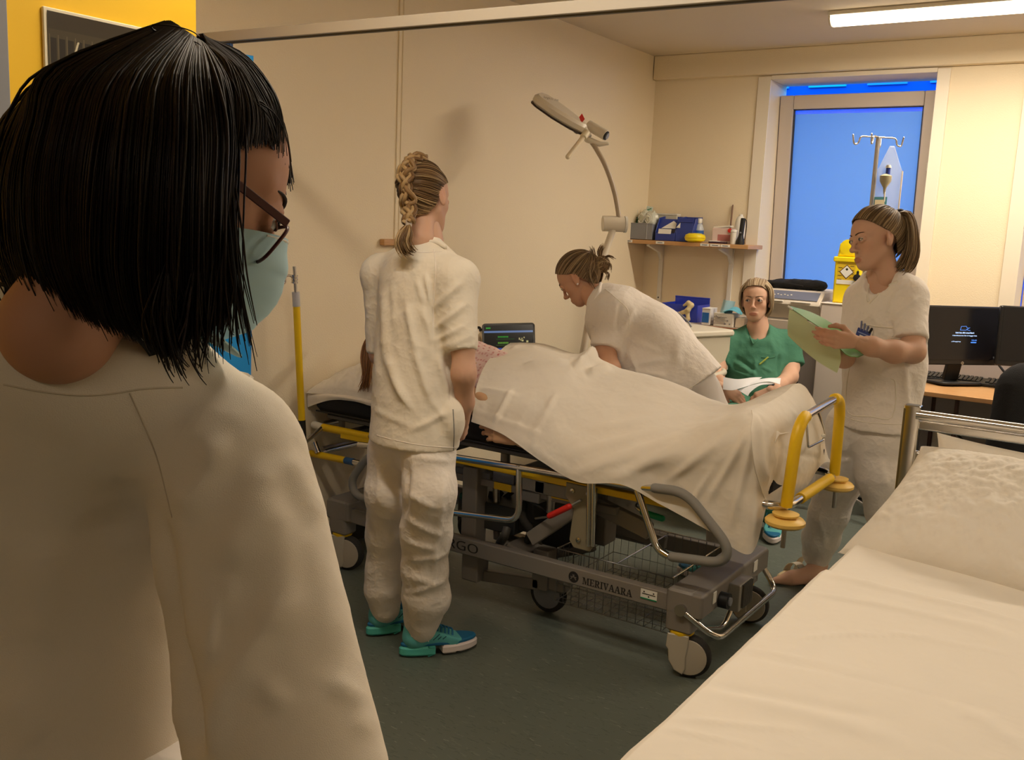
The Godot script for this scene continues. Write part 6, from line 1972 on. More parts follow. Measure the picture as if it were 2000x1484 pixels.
func gurney_things() -> void:
	# yellow drip pole at the head corner
	var p0 := V(-2.862,0.475,-2.79)
	var p1 := V(-2.872,0.554,-2.788)
	var p2 := V(-2.872,0.659,-2.785)
	var p3 := V(-2.871,1.133,-2.75)
	var p4 := V(-2.871,1.191,-2.745)
	var p5 := V(-2.875,1.293,-2.74)
	var t := thing("yellow_pole", "yellow drip pole with a metal hook standing at the head of the gurney", "pole", p0)
	part(t, "base_sleeve", Geo.new().tube([p0, p2], 0.0155, 14), M.black)
	part(t, "yellow_tube", Geo.new().tube([p2, p3], 0.0145, 14), M.yellow)
	part(t, "grey_collar", Geo.new().tube([p3, p4], 0.0155, 14), mat(rgb(190, 188, 192), 0.4))
	part(t, "steel_rod", Geo.new().tube([p4, p5], 0.0065, 10), M.steel)
	var hk := V(-2.873,1.246,-2.74)
	part(t, "hook_clamp", Geo.new().tube([hk + Vector3(0, -0.018, 0), hk + Vector3(0, 0.014, 0)], 0.012, 12), M.steel)
	for k in 3:
		part(t, "clamp_ring", Geo.new().tube([hk + Vector3(0, -0.02 + k * 0.014, 0), hk + Vector3(0, -0.016 + k * 0.014, 0)], 0.0145, 12), M.chrome)
	part(t, "hook", Geo.new().tube(curve([hk, V(-2.881,1.257,-2.72), V(-2.883,1.251,-2.7), V(-2.886,1.23,-2.7), V(-2.89,1.226,-2.69), V(-2.902,1.236,-2.69), V(-2.905,1.258,-2.69)], 6), 0.0052, 8, 2), M.chrome)
	part(t, "mounting_arm", Geo.new().tube([p1, Vector3(-2.9, 0.6, -2.935)], 0.01, 10), M.steel)
	# pillow and sheet at the head
	var pc := Vector3(-2.71, 0.81, -3.17)
	var pl := thing("gurney_pillow", "white pillow at the head of the gurney beside the yellow pole", "pillow", pc)
	var pb := Basis(Vector3(1, 0.03, 0.0).normalized(), Vector3(-0.03, 1, 0.22).normalized(), Vector3(0, -0.22, 1).normalized()).orthonormalized()
	part(pl, "case", pillow(Transform3D(pb, pc), 0.27, 0.27, 0.085, 0.012, 5, 0.42, 56), M.pillow)
	var sh := thing("gurney_sheet", "white under-sheet hanging over the black mattress at the head of the gurney", "sheet", Vector3(-2.7, 0.76, -3.2))
	var rows := []
	for w in 9:
		var row := []
		for k in 7:
			var x := lerpf(-2.978, -2.2, k / 6.0)
			var s := w / 8.0
			var z := lerpf(-3.54, -2.935, minf(s / 0.82, 1.0))
			var y := 0.766
			if s > 0.82:
				z = -2.921 - 0.0 * s
				y = lerpf(0.764, 0.735 - 0.008 * sin(k * 2.1) - (0.055 if k == 0 else 0.0), (s - 0.82) / 0.18)
			row.append(Vector3(x, y, z))
		rows.append(row)
	var fo := Folds.new()
	fo.noise = FastNoiseLite.new()
	fo.noise.frequency = 8.0
	fo.namp = 0.004
	part(sh, "cloth", draped(rows, fo, 48, 50), M.sheet)
	# the blanket over the patient
	var N := [
		[V(-2.395,0.971,-3.62), V(-2.231,0.979,-3.62), V(-2.092,0.955,-3.62), V(-1.875,0.913,-3.62), V(-1.619,0.882,-3.6), V(-1.41,0.83,-3.6), V(-1.307,0.823,-3.6), V(-1.068,0.869,-3.6), V(-.95,0.774,-3.57)],
		[V(-2.328,0.975,-3.48), V(-2.17,0.99,-3.48), V(-2.009,0.969,-3.46), V(-1.797,0.94,-3.46), V(-1.552,0.915,-3.45), V(-1.356,0.869,-3.45), V(-1.251,0.865,-3.47), V(-1.049,0.967,-3.47), V(-.945,0.903,-3.409)],
		[V(-2.268,0.959,-3.3), V(-2.105,0.977,-3.3), V(-1.933,0.959,-3.3), V(-1.778,0.904,-3.28), V(-1.551,0.887,-3.28), V(-1.338,0.862,-3.3), V(-1.221,0.873,-3.3), V(-1.055,0.944,-3.36), V(-.935,0.857,-3.293)],
		[V(-2.215,0.926,-3.15), V(-2.066,0.923,-3.15), V(-1.898,0.903,-3.15), V(-1.741,0.858,-3.12), V(-1.526,0.84,-3.12), V(-1.314,0.837,-3.14), V(-1.191,0.871,-3.16), V(-1.047,0.934,-3.22), V(-.93,0.86,-3.14)],
		[V(-2.157,0.871,-3.02), V(-2.034,0.847,-3.02), V(-1.88,0.833,-3.02), V(-1.713,0.799,-2.99), V(-1.492,0.792,-2.98), V(-1.288,0.812,-3), V(-1.154,0.868,-3.02), V(-1.056,0.929,-3.04), V(-.93,0.877,-2.949)],
		[V(-2.106,0.821,-2.94), V(-2,0.791,-2.94), V(-1.843,0.764,-2.93), V(-1.661,0.737,-2.89), V(-1.452,0.741,-2.89), V(-1.262,0.767,-2.895), V(-1.118,0.825,-2.895), V(-1,0.874,-2.895), V(-.935,0.815,-2.922)],
		[V(-2.085,0.784,-2.9), V(-1.966,0.755,-2.9), V(-1.797,0.712,-2.88), V(-1.626,0.668,-2.855), V(-1.43,0.688,-2.855), V(-1.28,0.685,-2.9), V(-1.119,0.694,-2.895), V(-.985,0.728,-2.895), V(-.95,0.738,-2.961)],
		[V(-2.08,0.758,-2.885), V(-1.928,0.733,-2.88), V(-1.747,0.663,-2.866), V(-1.584,0.624,-2.845), V(-1.42,0.645,-2.85), V(-1.294,0.592,-2.895), V(-1.117,0.539,-2.895), V(-.968,0.493,-2.895), V(-.955,0.659,-2.966)],
	]
	var bl := thing("white_blanket", "creased white blanket draped over the patient and the foot of the gurney", "blanket", Vector3(-1.5, 0.76, -3.2))
	var f := Folds.new()
	f.noise = FastNoiseLite.new()
	f.noise.frequency = 5.0
	f.namp = 0.005
	f.axis = V(-.436,-.214,-.884).normalized()
	# bunched folds over the chest and waist
	f.add(V(-2.255,0.988,-3.45), V(-2.089,0.808,-2.98), 0.016, 0.016)
	f.add(V(-2.172,0.988,-3.45), V(-2.026,0.8,-2.96), 0.018, 0.014)
	f.add(V(-2.055,0.974,-3.4), V(-1.967,0.789,-2.96), 0.016, 0.013)
	f.add(V(-1.944,0.965,-3.4), V(-1.906,0.762,-2.94), 0.024, 0.017)
	f.add(V(-1.871,0.948,-3.4), V(-1.824,0.739,-2.92), 0.016, 0.013)
	f.add(V(-1.969,0.979,-3.45), V(-1.806,0.975,-3.46), 0.045, 0.03)
	f.add(V(-1.935,0.921,-3.38), V(-1.853,0.993,-3.44), 0.04, 0.02)
	f.add(V(-1.853,0.91,-3.33), V(-1.775,0.957,-3.42), 0.026, 0.02)
	f.add(V(-2.063,0.939,-3.2), V(-1.921,0.965,-3.32), 0.02, 0.015)
	f.add(V(-2.132,0.858,-3.02), V(-1.964,0.86,-3.02), 0.012, 0.012)
	f.add(V(-2.079,0.801,-2.9), V(-1.768,0.751,-2.9), 0.01, 0.015)
	f.add(V(-1.984,0.758,-2.885), V(-2.015,0.869,-3.06), 0.014, 0.012)
	f.add(V(-1.808,0.71,-2.88), V(-1.842,0.867,-3.1), 0.014, 0.014)
	# long pulls towards the feet
	f.add(V(-1.611,0.645,-2.86), V(-1.064,0.92,-3.03), 0.012, 0.024)
	f.add(V(-1.641,0.712,-2.87), V(-1.107,0.92,-3.05), 0.009, 0.02)
	f.add(V(-1.45,0.657,-2.86), V(-1.057,0.918,-3.02), 0.013, 0.022)
	f.add(V(-1.65,0.781,-2.95), V(-1.236,0.881,-3.2), 0.007, 0.02)
	f.add(V(-1.279,0.672,-2.9), V(-1.054,0.911,-3.02), 0.012, 0.017)
	f.add(V(-1.134,0.619,-2.91), V(-1.052,0.906,-3.02), 0.012, 0.014)
	f.add(V(-1.053,0.555,-2.92), V(-1.05,0.898,-3.02), 0.014, 0.013)
	f.add(V(-.973,0.521,-2.92), V(-1.052,0.922,-3.03), 0.012, 0.012)
	f.add(V(-1.203,0.579,-2.91), V(-1.114,0.767,-2.92), 0.012, 0.012)
	f.add(V(-1.634,0.876,-3.1), V(-1.296,0.877,-3.3), -0.006, 0.03)
	f.add(V(-.93,0.704,-2.897), V(-.95,0.984,-2.748), 0.014, 0.014)
	f.add(V(-.93,0.689,-3.05), V(-.95,0.978,-2.794), 0.014, 0.012)
	f.add(V(-.93,0.692,-3.211), V(-.95,0.971,-2.841), 0.012, 0.012)
	f.add(V(-.93,0.72,-3.349), V(-.95,1.006,-3.156), 0.012, 0.012)
	part(bl, "cloth", draped(N, f, 150, 110, 0.003), M.sheet)
	# the part that hangs over the foot end
	var E := [
		[V(-1,0.959,-2.879), V(-1,0.963,-3.034), V(-1,0.973,-3.186), V(-1,0.992,-3.308), V(-1,0.966,-3.427), V(-1,0.892,-3.561)],
		[V(-.965,0.913,-2.789), V(-.95,0.919,-2.924), V(-.945,0.918,-3.086), V(-.945,0.919,-3.227), V(-.95,0.886,-3.395), V(-.96,0.824,-3.536)],
		[V(-.95,0.819,-2.796), V(-.925,0.818,-2.911), V(-.92,0.82,-3.077), V(-.92,0.811,-3.258), V(-.935,0.771,-3.461), V(-.95,0.728,-3.586)],
		[V(-.95,0.741,-2.86), V(-.93,0.736,-2.987), V(-.92,0.75,-3.152), V(-.92,0.737,-3.34), V(-.93,0.719,-3.48), V(-.95,0.68,-3.635)],
		[V(-.955,0.641,-2.971), V(-.945,0.617,-3.169), V(-.935,0.625,-3.281), V(-.93,0.65,-3.364), V(-.93,0.684,-3.491), V(-.95,0.652,-3.679)],
	]
	var fe := Folds.new()
	fe.noise = f.noise
	fe.namp = 0.005
	fe.axis = V(-.292,-.227,-.976).normalized()
	fe.add(V(-.93,0.704,-2.897), V(-.98,0.968,-2.835), 0.016, 0.014)
	fe.add(V(-.93,0.707,-3.045), V(-.98,0.953,-2.884), 0.014, 0.012)
	fe.add(V(-.93,0.711,-3.206), V(-.95,0.897,-2.906), 0.014, 0.01)
	fe.add(V(-.93,0.71,-3.352), V(-.95,0.932,-3.123), 0.012, 0.012)
	fe.add(V(-.93,0.742,-3.434), V(-.98,0.955,-3.323), 0.01, 0.012)
	fe.add(V(-.93,0.816,-3.016), V(-.93,0.712,-3.444), -0.01, 0.014)
	part(bl, "end_flap", draped(E, fe, 60, 50, 0.003), M.sheet)

func near_bed() -> void:
	var t := thing("hospital_bed", "near hospital bed with a chrome tube headboard at the lower right", "bed", Vector3(-0.18, 0, -2.1))
	var x0 := -0.625
	var x1 := 0.29
	var zh := -3.2
	var ch: Material = M.chrome
	# headboard
	for x in [x0 + 0.035, x1 + 0.01]:
		var pp := part(t, "headboard_post", Geo.new().prism(Transform3D(Basis(Vector3.RIGHT, -PI * 0.5), Vector3(x, 0.12, zh)), rrect(0.05, 0.045, 0.006), 0.87, 0.002), ch)
		part(pp, "post_opening", Geo.new().prism(Transform3D(Basis(Vector3.RIGHT, -PI * 0.5), Vector3(x, 0.9885, zh)), rrect(0.04, 0.035, 0.004), 0.002), mat(rgb(52, 44, 36), 0.6))
		part(pp, "post_channel", Geo.new().bx(Vector3(x - 0.02, 0.55, zh + 0.0228), Vector3(0.006, 0.86, 0.003), 0.001), mat(rgb(120, 108, 72), 0.35, 0.8))
	part(t, "headboard_tube", Geo.new().tube([Vector3(x0 + 0.05, 0.962, zh + 0.012), Vector3(x1 + 0.01, 0.962, zh + 0.012)], 0.0165, 16), ch)
	part(t, "headboard_bar", Geo.new().bx(Vector3((x0 + x1) * 0.5 + 0.02, 0.93, zh), Vector3(x1 - x0 - 0.05, 0.03, 0.024), 0.006), ch)
	part(t, "headboard_bar", Geo.new().bx(Vector3((x0 + x1) * 0.5 + 0.02, 0.825, zh), Vector3(x1 - x0 - 0.05, 0.042, 0.024), 0.008), ch)
	part(t, "screw", Geo.new().lathe(Transform3D(Basis(Vector3.RIGHT, PI * 0.5), Vector3(x0 + 0.15, 0.822, zh + 0.012)), [Vector2(0.006, 0.0), Vector2(0.004, 0.002), Vector2(0.0005, 0.002)], 10), M.grey_dark)
	for z in [zh + 0.05, -1.2]:
		for x in [x0 + 0.06, x1 - 0.05]:
			part(t, "leg", Geo.new().tube([Vector3(x, 0.13, z), Vector3(x, 0.42, z)], 0.022, 12), ch)
			part(t, "caster", Geo.new().lathe(Transform3D(Basis(Vector3(0, 0, 1), PI * 0.5), Vector3(x, 0.065, z)), [Vector2(0.001, -0.02), Vector2(0.065, -0.02), Vector2(0.065, 0.02), Vector2(0.001, 0.02)], 20), M.rubber)
	part(t, "frame", Geo.new().bx(Vector3((x0 + x1) * 0.5, 0.44, -2.17), Vector3(x1 - x0 - 0.08, 0.05, 2.0), 0.008), M.grey_paint)
	part(t, "mattress", Geo.new().bx(Vector3((x0 + x1) * 0.5, 0.555, -2.1), Vector3(x1 - x0 - 0.012, 0.17, 2.0), 0.04), mat(rgb(232, 224, 212), 0.85))
	# fitted sheet
	var fs := thing("fitted_sheet", "smooth white sheet tucked round the mattress of the near bed, bare below the pillow", "sheet", Vector3(-0.17, 0.645, -2.9))
	var rows := []
	var prof := [[0.0, -0.19], [-0.012, -0.1], [-0.006, -0.03], [0.012, -0.005], [0.04, 0.0], [0.2, 0.004], [0.45, 0.005], [0.7, 0.002], [0.915, -0.004]]
	for k in 14:
		var z := lerpf(-3.125, -1.02, k / 13.0)
		var row := []
		for p in prof:
			var y: float = 0.65 + p[1]
			var zz := z
			if k == 0:
				y -= 0.02
			row.append(Vector3(x0 + p[0], y, zz))
		rows.append(row)
	var f := Folds.new()
	f.noise = FastNoiseLite.new()
	f.noise.frequency = 4.0
	f.namp = 0.003
	f.add(V(-.554,0.65,-2.649), V(-.569,0.65,-3.095), 0.006, 0.03)
	f.add(V(-.582,0.65,-2.546), V(-.618,0.65,-2.916), 0.005, 0.02)
	f.add(V(-.446,0.65,-2.516), V(-.174,0.65,-2.588), 0.006, 0.02)
	var fsg := draped(rows, f, 60, 90, 0.004)
	part(fs, "cloth", fsg, M.bed_sheet)
	# folded top sheet
	var ts := thing("top_sheet", "white top sheet with pressed fold lines spread over the near bed", "sheet", Vector3(-0.17, 0.66, -1.8))
	rows = []
	var e0 := V(-.606,0.66,-2.426)
	var e1 := V(-.152,0.665,-2.363)
	prof = [[-0.004, -0.2], [-0.018, -0.1], [-0.012, -0.03], [0.008, 0.0], [0.04, 0.006], [0.2, 0.012], [0.45, 0.014], [0.7, 0.01], [0.92, 0.004]]
	for k in 14:
		var row := []
		for p in prof:
			var zs := e0.z + (e1.z - e0.z) * clampf(p[0] / (e1.x - x0), 0, 1.3)
			var z := lerpf(zs, -1.06 + 0.03 * p[0], k / 13.0)
			var y: float = 0.655 + p[1]
			if k == 13: y -= 0.01
			row.append(Vector3(x0 + p[0], y, z))
		rows.append(row)
	f = Folds.new()
	f.noise = FastNoiseLite.new()
	f.noise.frequency = 3.0
	f.namp = 0.005
	# doubled edge, pressed creases and lazy waves
	f.add(V(-.604,0.66,-2.385), V(-.14,0.66,-2.349), 0.008, 0.02)
	f.add(V(-.557,0.66,-2.265), V(-.129,0.66,-2.242), 0.006, 0.03)
	f.add(V(-.585,0.66,-2.234), V(-.313,0.66,-2.246), 0.006, 0.014)
	f.add(V(-.624,0.66,-1.834), V(-.095,0.66,-1.904), 0.0055, 0.007)
	f.add(V(-.613,0.66,-1.803), V(-.091,0.66,-1.861), -0.004, 0.012)
	f.add(V(-.283,0.66,-2.166), V(-.285,0.66,-1.529), 0.004, 0.006)
	f.add(V(-.457,0.66,-2.024), V(-.285,0.66,-2.148), 0.007, 0.01)
	f.add(V(-.44,0.66,-2.082), V(-.129,0.66,-2.149), 0.005, 0.012)
	f.add(V(-.532,0.66,-1.947), V(-.416,0.66,-2.074), 0.006, 0.012)
	f.add(V(-.63,0.66,-1.634), V(-.274,0.66,-1.699), -0.006, 0.025)
	f.add(V(-.61,0.66,-1.611), V(-.227,0.66,-1.632), 0.006, 0.03)
	f.add(V(-.611,0.66,-1.478), V(-.38,0.66,-1.573), 0.005, 0.012)
	f.add(V(-.611,0.66,-1.435), V(-.434,0.66,-1.47), 0.005, 0.01)
	f.add(V(-.195,0.66,-1.83), V(-.086,0.66,-1.741), 0.006, 0.03)
	part(ts, "cloth", draped(rows, f, 110, 150, 0.004), M.bed_sheet)
	# pillow propped against the bed end
	var pc := V(-.253,0.742,-2.865)
	var p := thing("bed_pillow", "plump white pillow propped at the head of the near bed", "pillow", pc)
	var right := Vector3(0.97, 0.0, 0.22).normalized()
	var back := Vector3(-0.2, 0.42, -0.88).normalized()
	var up := back.cross(right)
	if up.y < 0: up = -up
	var bs := Basis(right, up.normalized(), right.cross(up)).orthonormalized()
	part(p, "case", pillow(Transform3D(bs, pc), 0.36, 0.27, 0.135, 0.008, 12, 0.45, 80), M.pillow)
	var p2c := V(-.278,0.716,-3.244)
	var q := thing("back_pillow", "second white pillow standing behind the front one, its left corner showing", "pillow", p2c)
	var bs2 := Basis(Vector3(0.98, 0, 0.15).normalized(), Vector3(-0.14, 0.35, 0.93).normalized(), Vector3.ZERO)
	bs2.z = bs2.x.cross(bs2.y)
	part(q, "case", pillow(Transform3D(bs2.orthonormalized(), Vector3(-0.2, 0.76, -3.06)), 0.32, 0.17, 0.075, 0.008, 14, 0.45, 40), M.pillow)


# ---------- building people ----------
const SKIN := Color(0.63, 0.385, 0.275)
const SKIN_TAN := Color(0.58, 0.32, 0.205)
var head_cache := {}

# head in its own axes: y up, z towards the face, centre between the ears, chin at y = -0.115
func head_geo(skin: Color) -> Geo:
	if head_cache.has(skin): return head_cache[skin]
	var t := Sdf.new()
	t.K = 0.03
	t.ball(Vector3(0, 0.033, -0.012), Vector3(0.072, 0.075, 0.091))
	t.ball(Vector3(0, 0.024, 0.026), Vector3(0.059, 0.058, 0.055))
	t.ball(Vector3(0, -0.045, 0.026), Vector3(0.048, 0.058, 0.05))
	t.ball(Vector3(0, -0.064, 0.056), Vector3(0.03, 0.028, 0.022))
	t.ball(Vector3(0, -0.094, 0.061), Vector3(0.013, 0.012, 0.014))
	for x in [-1.0, 1.0]:
		t.limb(Vector3(x * 0.044, -0.048, 0.002), Vector3(x * 0.016, -0.094, 0.052), 0.013, 0.01)
		t.ball(Vector3(x * 0.04, -0.024, 0.046), Vector3(0.014, 0.013, 0.015))
	t.limb(Vector3(0, -0.06, -0.02), Vector3(0, -0.15, -0.035), 0.04, 0.046)
	t.K = 0.014
	for x in [-1.0, 1.0]:
		t.limb(Vector3(x * 0.012, 0.02, 0.08), Vector3(x * 0.044, 0.021, 0.062), 0.0065, 0.0065)
	t.K = 0.01
	t.limb(Vector3(0, 0.012, 0.082), Vector3(0, -0.032, 0.1), 0.006, 0.0075)
	t.ball(Vector3(0, -0.036, 0.1025), Vector3(0.0085, 0.0075, 0.0095))
	for x in [-1.0, 1.0]:
		t.ball(Vector3(x * 0.0105, -0.04, 0.094), Vector3(0.0055, 0.005, 0.008))
		t.ball(Vector3(x * 0.031, 0.0, 0.097), Vector3(0.0175, 0.0105, 0.019), Basis(), 4)
		t.limb(Vector3(x * 0.0165, 0.003, 0.079), Vector3(x * 0.031, 0.0085, 0.0835), 0.003, 0.0035)
		t.limb(Vector3(x * 0.031, 0.0085, 0.0835), Vector3(x * 0.0455, 0.003, 0.075), 0.0035, 0.003)
		t.limb(Vector3(x * 0.0175, -0.005, 0.079), Vector3(x * 0.031, -0.0085, 0.0815), 0.0026, 0.003)
		t.limb(Vector3(x * 0.031, -0.0085, 0.0815), Vector3(x * 0.045, -0.005, 0.075), 0.003, 0.0026)
		t.ball(Vector3(x * 0.031, -0.0005, 0.092), Vector3(0.0125, 0.0056, 0.013), Basis(), 4)
		# ears
		var eb := Basis(Vector3.UP, x * 0.35) * Basis(Vector3.RIGHT, -0.2)
		t.ball(Vector3(x * 0.073, -0.002, -0.012), Vector3(0.007, 0.03, 0.018), eb)
		t.ball(Vector3(x * 0.0715, -0.027, -0.004), Vector3(0.007, 0.01, 0.009))
		t.ball(Vector3(x * 0.081, 0.002, -0.008), Vector3(0.004, 0.015, 0.0075), eb, 4)
	t.ball(Vector3(0, -0.0685, 0.081), Vector3(0.021, 0.0045, 0.0072))
	t.ball(Vector3(0, -0.078, 0.08), Vector3(0.018, 0.005, 0.0072))
	t.limb(Vector3(-0.021, -0.0735, 0.0885), Vector3(0.021, -0.0735, 0.0885), 0.0018, 0.0018, Vector3.ZERO, 1.0, 4)
	var lip := Color(skin.r * 0.78, skin.g * 0.58, skin.b * 0.58)
	var blush := Color(skin.r * 1.0, skin.g * 0.84, skin.b * 0.82)
	var paint := func(p: Vector3) -> Color:
		var c := skin
		var q := Vector2(p.x / 0.021, (p.y + 0.0745) / 0.0105)
		if p.z > 0.075:
			c = c.lerp(lip, clampf((1.15 - q.length()) * 4.0, 0, 1))
		var ch := Vector3(absf(p.x) - 0.04, p.y + 0.03, p.z - 0.07).length()
		c = c.lerp(blush, clampf(1.0 - ch / 0.035, 0, 1) * 0.5)
		if p.z > 0.09: c = c.lerp(blush, clampf(1.0 - Vector2(p.x, p.y + 0.04).length() / 0.02, 0, 1) * 0.6)
		var ear := Vector3(absf(p.x) - 0.074, p.y, p.z + 0.012).length()
		return c.lerp(blush, clampf(1.0 - ear / 0.035, 0, 1) * 0.8)
	var g := t.build(0.003, null, paint, 1)
	head_cache[skin] = g
	return g

func add_face(p: Node3D, xf: Transform3D, brow: Color, iris: Color, open := 0.6) -> void:
	var white := mat(rgb(226, 218, 208), 0.25)
	for x in [-1.0, 1.0]:
		var c := Vector3(x * 0.031, -0.001, 0.0755)
		var e := part(p, "eye", Geo.new().lathe(xf * Transform3D(Basis(Vector3.RIGHT, PI * 0.5), c), [Vector2(0.0128, -0.004), Vector2(0.0118, 0.004), Vector2(0.0085, 0.0092), Vector2(0.0045, 0.0118), Vector2(0.0003, 0.0126)], 18), white)
		var look := Vector3(x * 0.031 - 0.002, -0.001, 0.0755)
		part(e, "iris", Geo.new().lathe(xf * Transform3D(Basis(Vector3.RIGHT, PI * 0.5), look), [Vector2(0.0062, 0.0112), Vector2(0.004, 0.0128), Vector2(0.0003, 0.0132)], 16), mat(iris, 0.15))
		part(e, "pupil", Geo.new().lathe(xf * Transform3D(Basis(Vector3.RIGHT, PI * 0.5), look), [Vector2(0.0028, 0.01325), Vector2(0.0003, 0.0136)], 12), M.black)
		var lid := []
		var low := []
		for k in 9:
			var a := lerpf(-1.0, 1.0, k / 8.0)
			var zz := 0.088 - 0.0065 * a * a
			lid.append(xf * Vector3(x * 0.031 + a * 0.0135, -0.001 + (0.0075 * open + 0.001) * (1.0 - a * a), zz + 0.0008))
			low.append(xf * Vector3(x * 0.031 + a * 0.0135, -0.001 - 0.0055 * (1.0 - a * a), zz + 0.0003))
		part(p, "eyelash", Geo.new().tube(lid, 0.0011, 6), mat(rgb(58, 42, 34), 0.6))
		part(p, "lower_lid", Geo.new().tube(low, 0.0008, 6), mat(rgb(150, 98, 78), 0.6))
		var bp := []
		var br := []
		for k in 8:
			var a := k / 7.0
			bp.append(xf * Vector3(x * (0.013 + a * 0.036), 0.0175 + 0.006 * sin(a * 2.4), 0.0897 - 0.021 * a * a))
			br.append(0.0024 * (1.0 - a * 0.65))
		part(p, "eyebrow", Geo.new().tube(bp, br, 8, 2), mat(brow, 0.8))

# strands of hair between neighbouring guide lines
func strands(g: Geo, guides: Array, per: int, r: float, jitter: float, cols: Array, sd := 1, seg := 4, trim := 0.0, per_seg := 3) -> Geo:
	var rng := RandomNumberGenerator.new()
	rng.seed = sd
	var cv := []
	for q in guides: cv.append(curve(q, per_seg))
	for i in cv.size() - 1:
		for k in per:
			var t := (k + rng.randf()) / per
			var o := Vector3(rng.randfn(), rng.randfn(), rng.randfn()) * jitter
			var o2 := Vector3(rng.randfn(), rng.randfn(), rng.randfn()) * jitter * 1.5
			var pts := []
			var rad := []
			var m: int = cv[i].size()
			var cut := m - int(rng.randf() * trim * m)
			var rr := r * rng.randf_range(0.6, 1.3)
			for j in cut:
				var w := float(j) / (cut - 1)
				pts.append(cv[i][j].lerp(cv[i + 1][j], t) + o * minf(1.0, w * 3.0) + o2 * w)
				rad.append(rr * (1.0 - 0.65 * w * w))
			g.c = (cols[rng.randi() % cols.size()] as Color) * rng.randf_range(0.75, 1.2)
			g.tube(pts, rad, seg, 0)
	g.c = Color.WHITE
	return g

# closed scalp of hair under the strands
func scalp(g: Geo, guides: Array, c: Color, inset: Vector3, amount := 0.003) -> Geo:
	var rows := []
	for q in guides:
		var row := []
		for p in q: row.append(p + (inset - p).normalized() * amount)
		rows.append(row)
	g.c = c
	g.grid(mini(40, rows[0].size() * 4), mini(60, rows.size() * 4), net(rows))
	# turn the surface outwards
	var k := g.v.size() / 2
	var outw := 0.0
	for i in range(0, g.v.size(), 7): outw += g.n[i].dot(g.v[i] - inset)
	if outw < 0:
		for i in g.n.size(): g.n[i] = -g.n[i]
		for i in range(0, g.ix.size(), 3):
			var s := g.ix[i]
			g.ix[i] = g.ix[i + 1]
			g.ix[i + 1] = s
	g.c = Color.WHITE
	return g

const HC := Vector3(0, 0.027, -0.008)
const HR := Vector3(0.077, 0.09, 0.1)

func hd(az: float, el: float, off := 0.05) -> Vector3:
	var a := deg_to_rad(az)
	var e := deg_to_rad(el)
	return HC + Vector3(sin(a) * cos(e), sin(e) * (1.0 if e > 0.0 else 1.4), cos(a) * cos(e)) * HR * (1.0 + off)

# a line over the skull from one direction to another
func over(a: Vector2, b: Vector2, n := 7, o0 := 0.03, o1 := 0.08, bulge := 0.03) -> Array:
	var p := (hd(a.x, a.y, 0.0) - HC) / HR
	var q := (hd(b.x, b.y, 0.0) - HC) / HR
	var out := []
	for k in n:
		var t := k / float(n - 1)
		var d := p.slerp(q, t) if p.angle_to(q) > 0.01 else p
		out.append(HC + d * HR * (1.0 + lerpf(o0, o1, t) + bulge * sin(t * PI)))
	return out

func placed(xf: Transform3D, guides: Array) -> Array:
	var out := []
	for g in guides:
		var r := []
		for p in g: r.append(xf * (p as Vector3))
		out.append(r)
	return out

# hair lines moved out of the skull where they would sink into it
func fit(hx: Transform3D, guides: Array, off: float) -> Array:
	var inv := hx.affine_inverse()
	var out := []
	for g in guides:
		var r := []
		for p in g:
			var l: Vector3 = inv * (p as Vector3) - HC
			var q := l / HR
			if l.y > -0.11 and q.length() < 1.0 + off:
				p = hx * (HC + q.normalized() * (1.0 + off) * HR)
			r.append(p)
		out.append(r)
	return out

func head_xf(c: Vector3, fwd: Vector3, up: Vector3, s := 1.0) -> Transform3D:
	var z := fwd.normalized()
	var x := up.cross(z).normalized()
	return Transform3D(Basis(x, z.cross(x), z).scaled(Vector3.ONE * s), c)

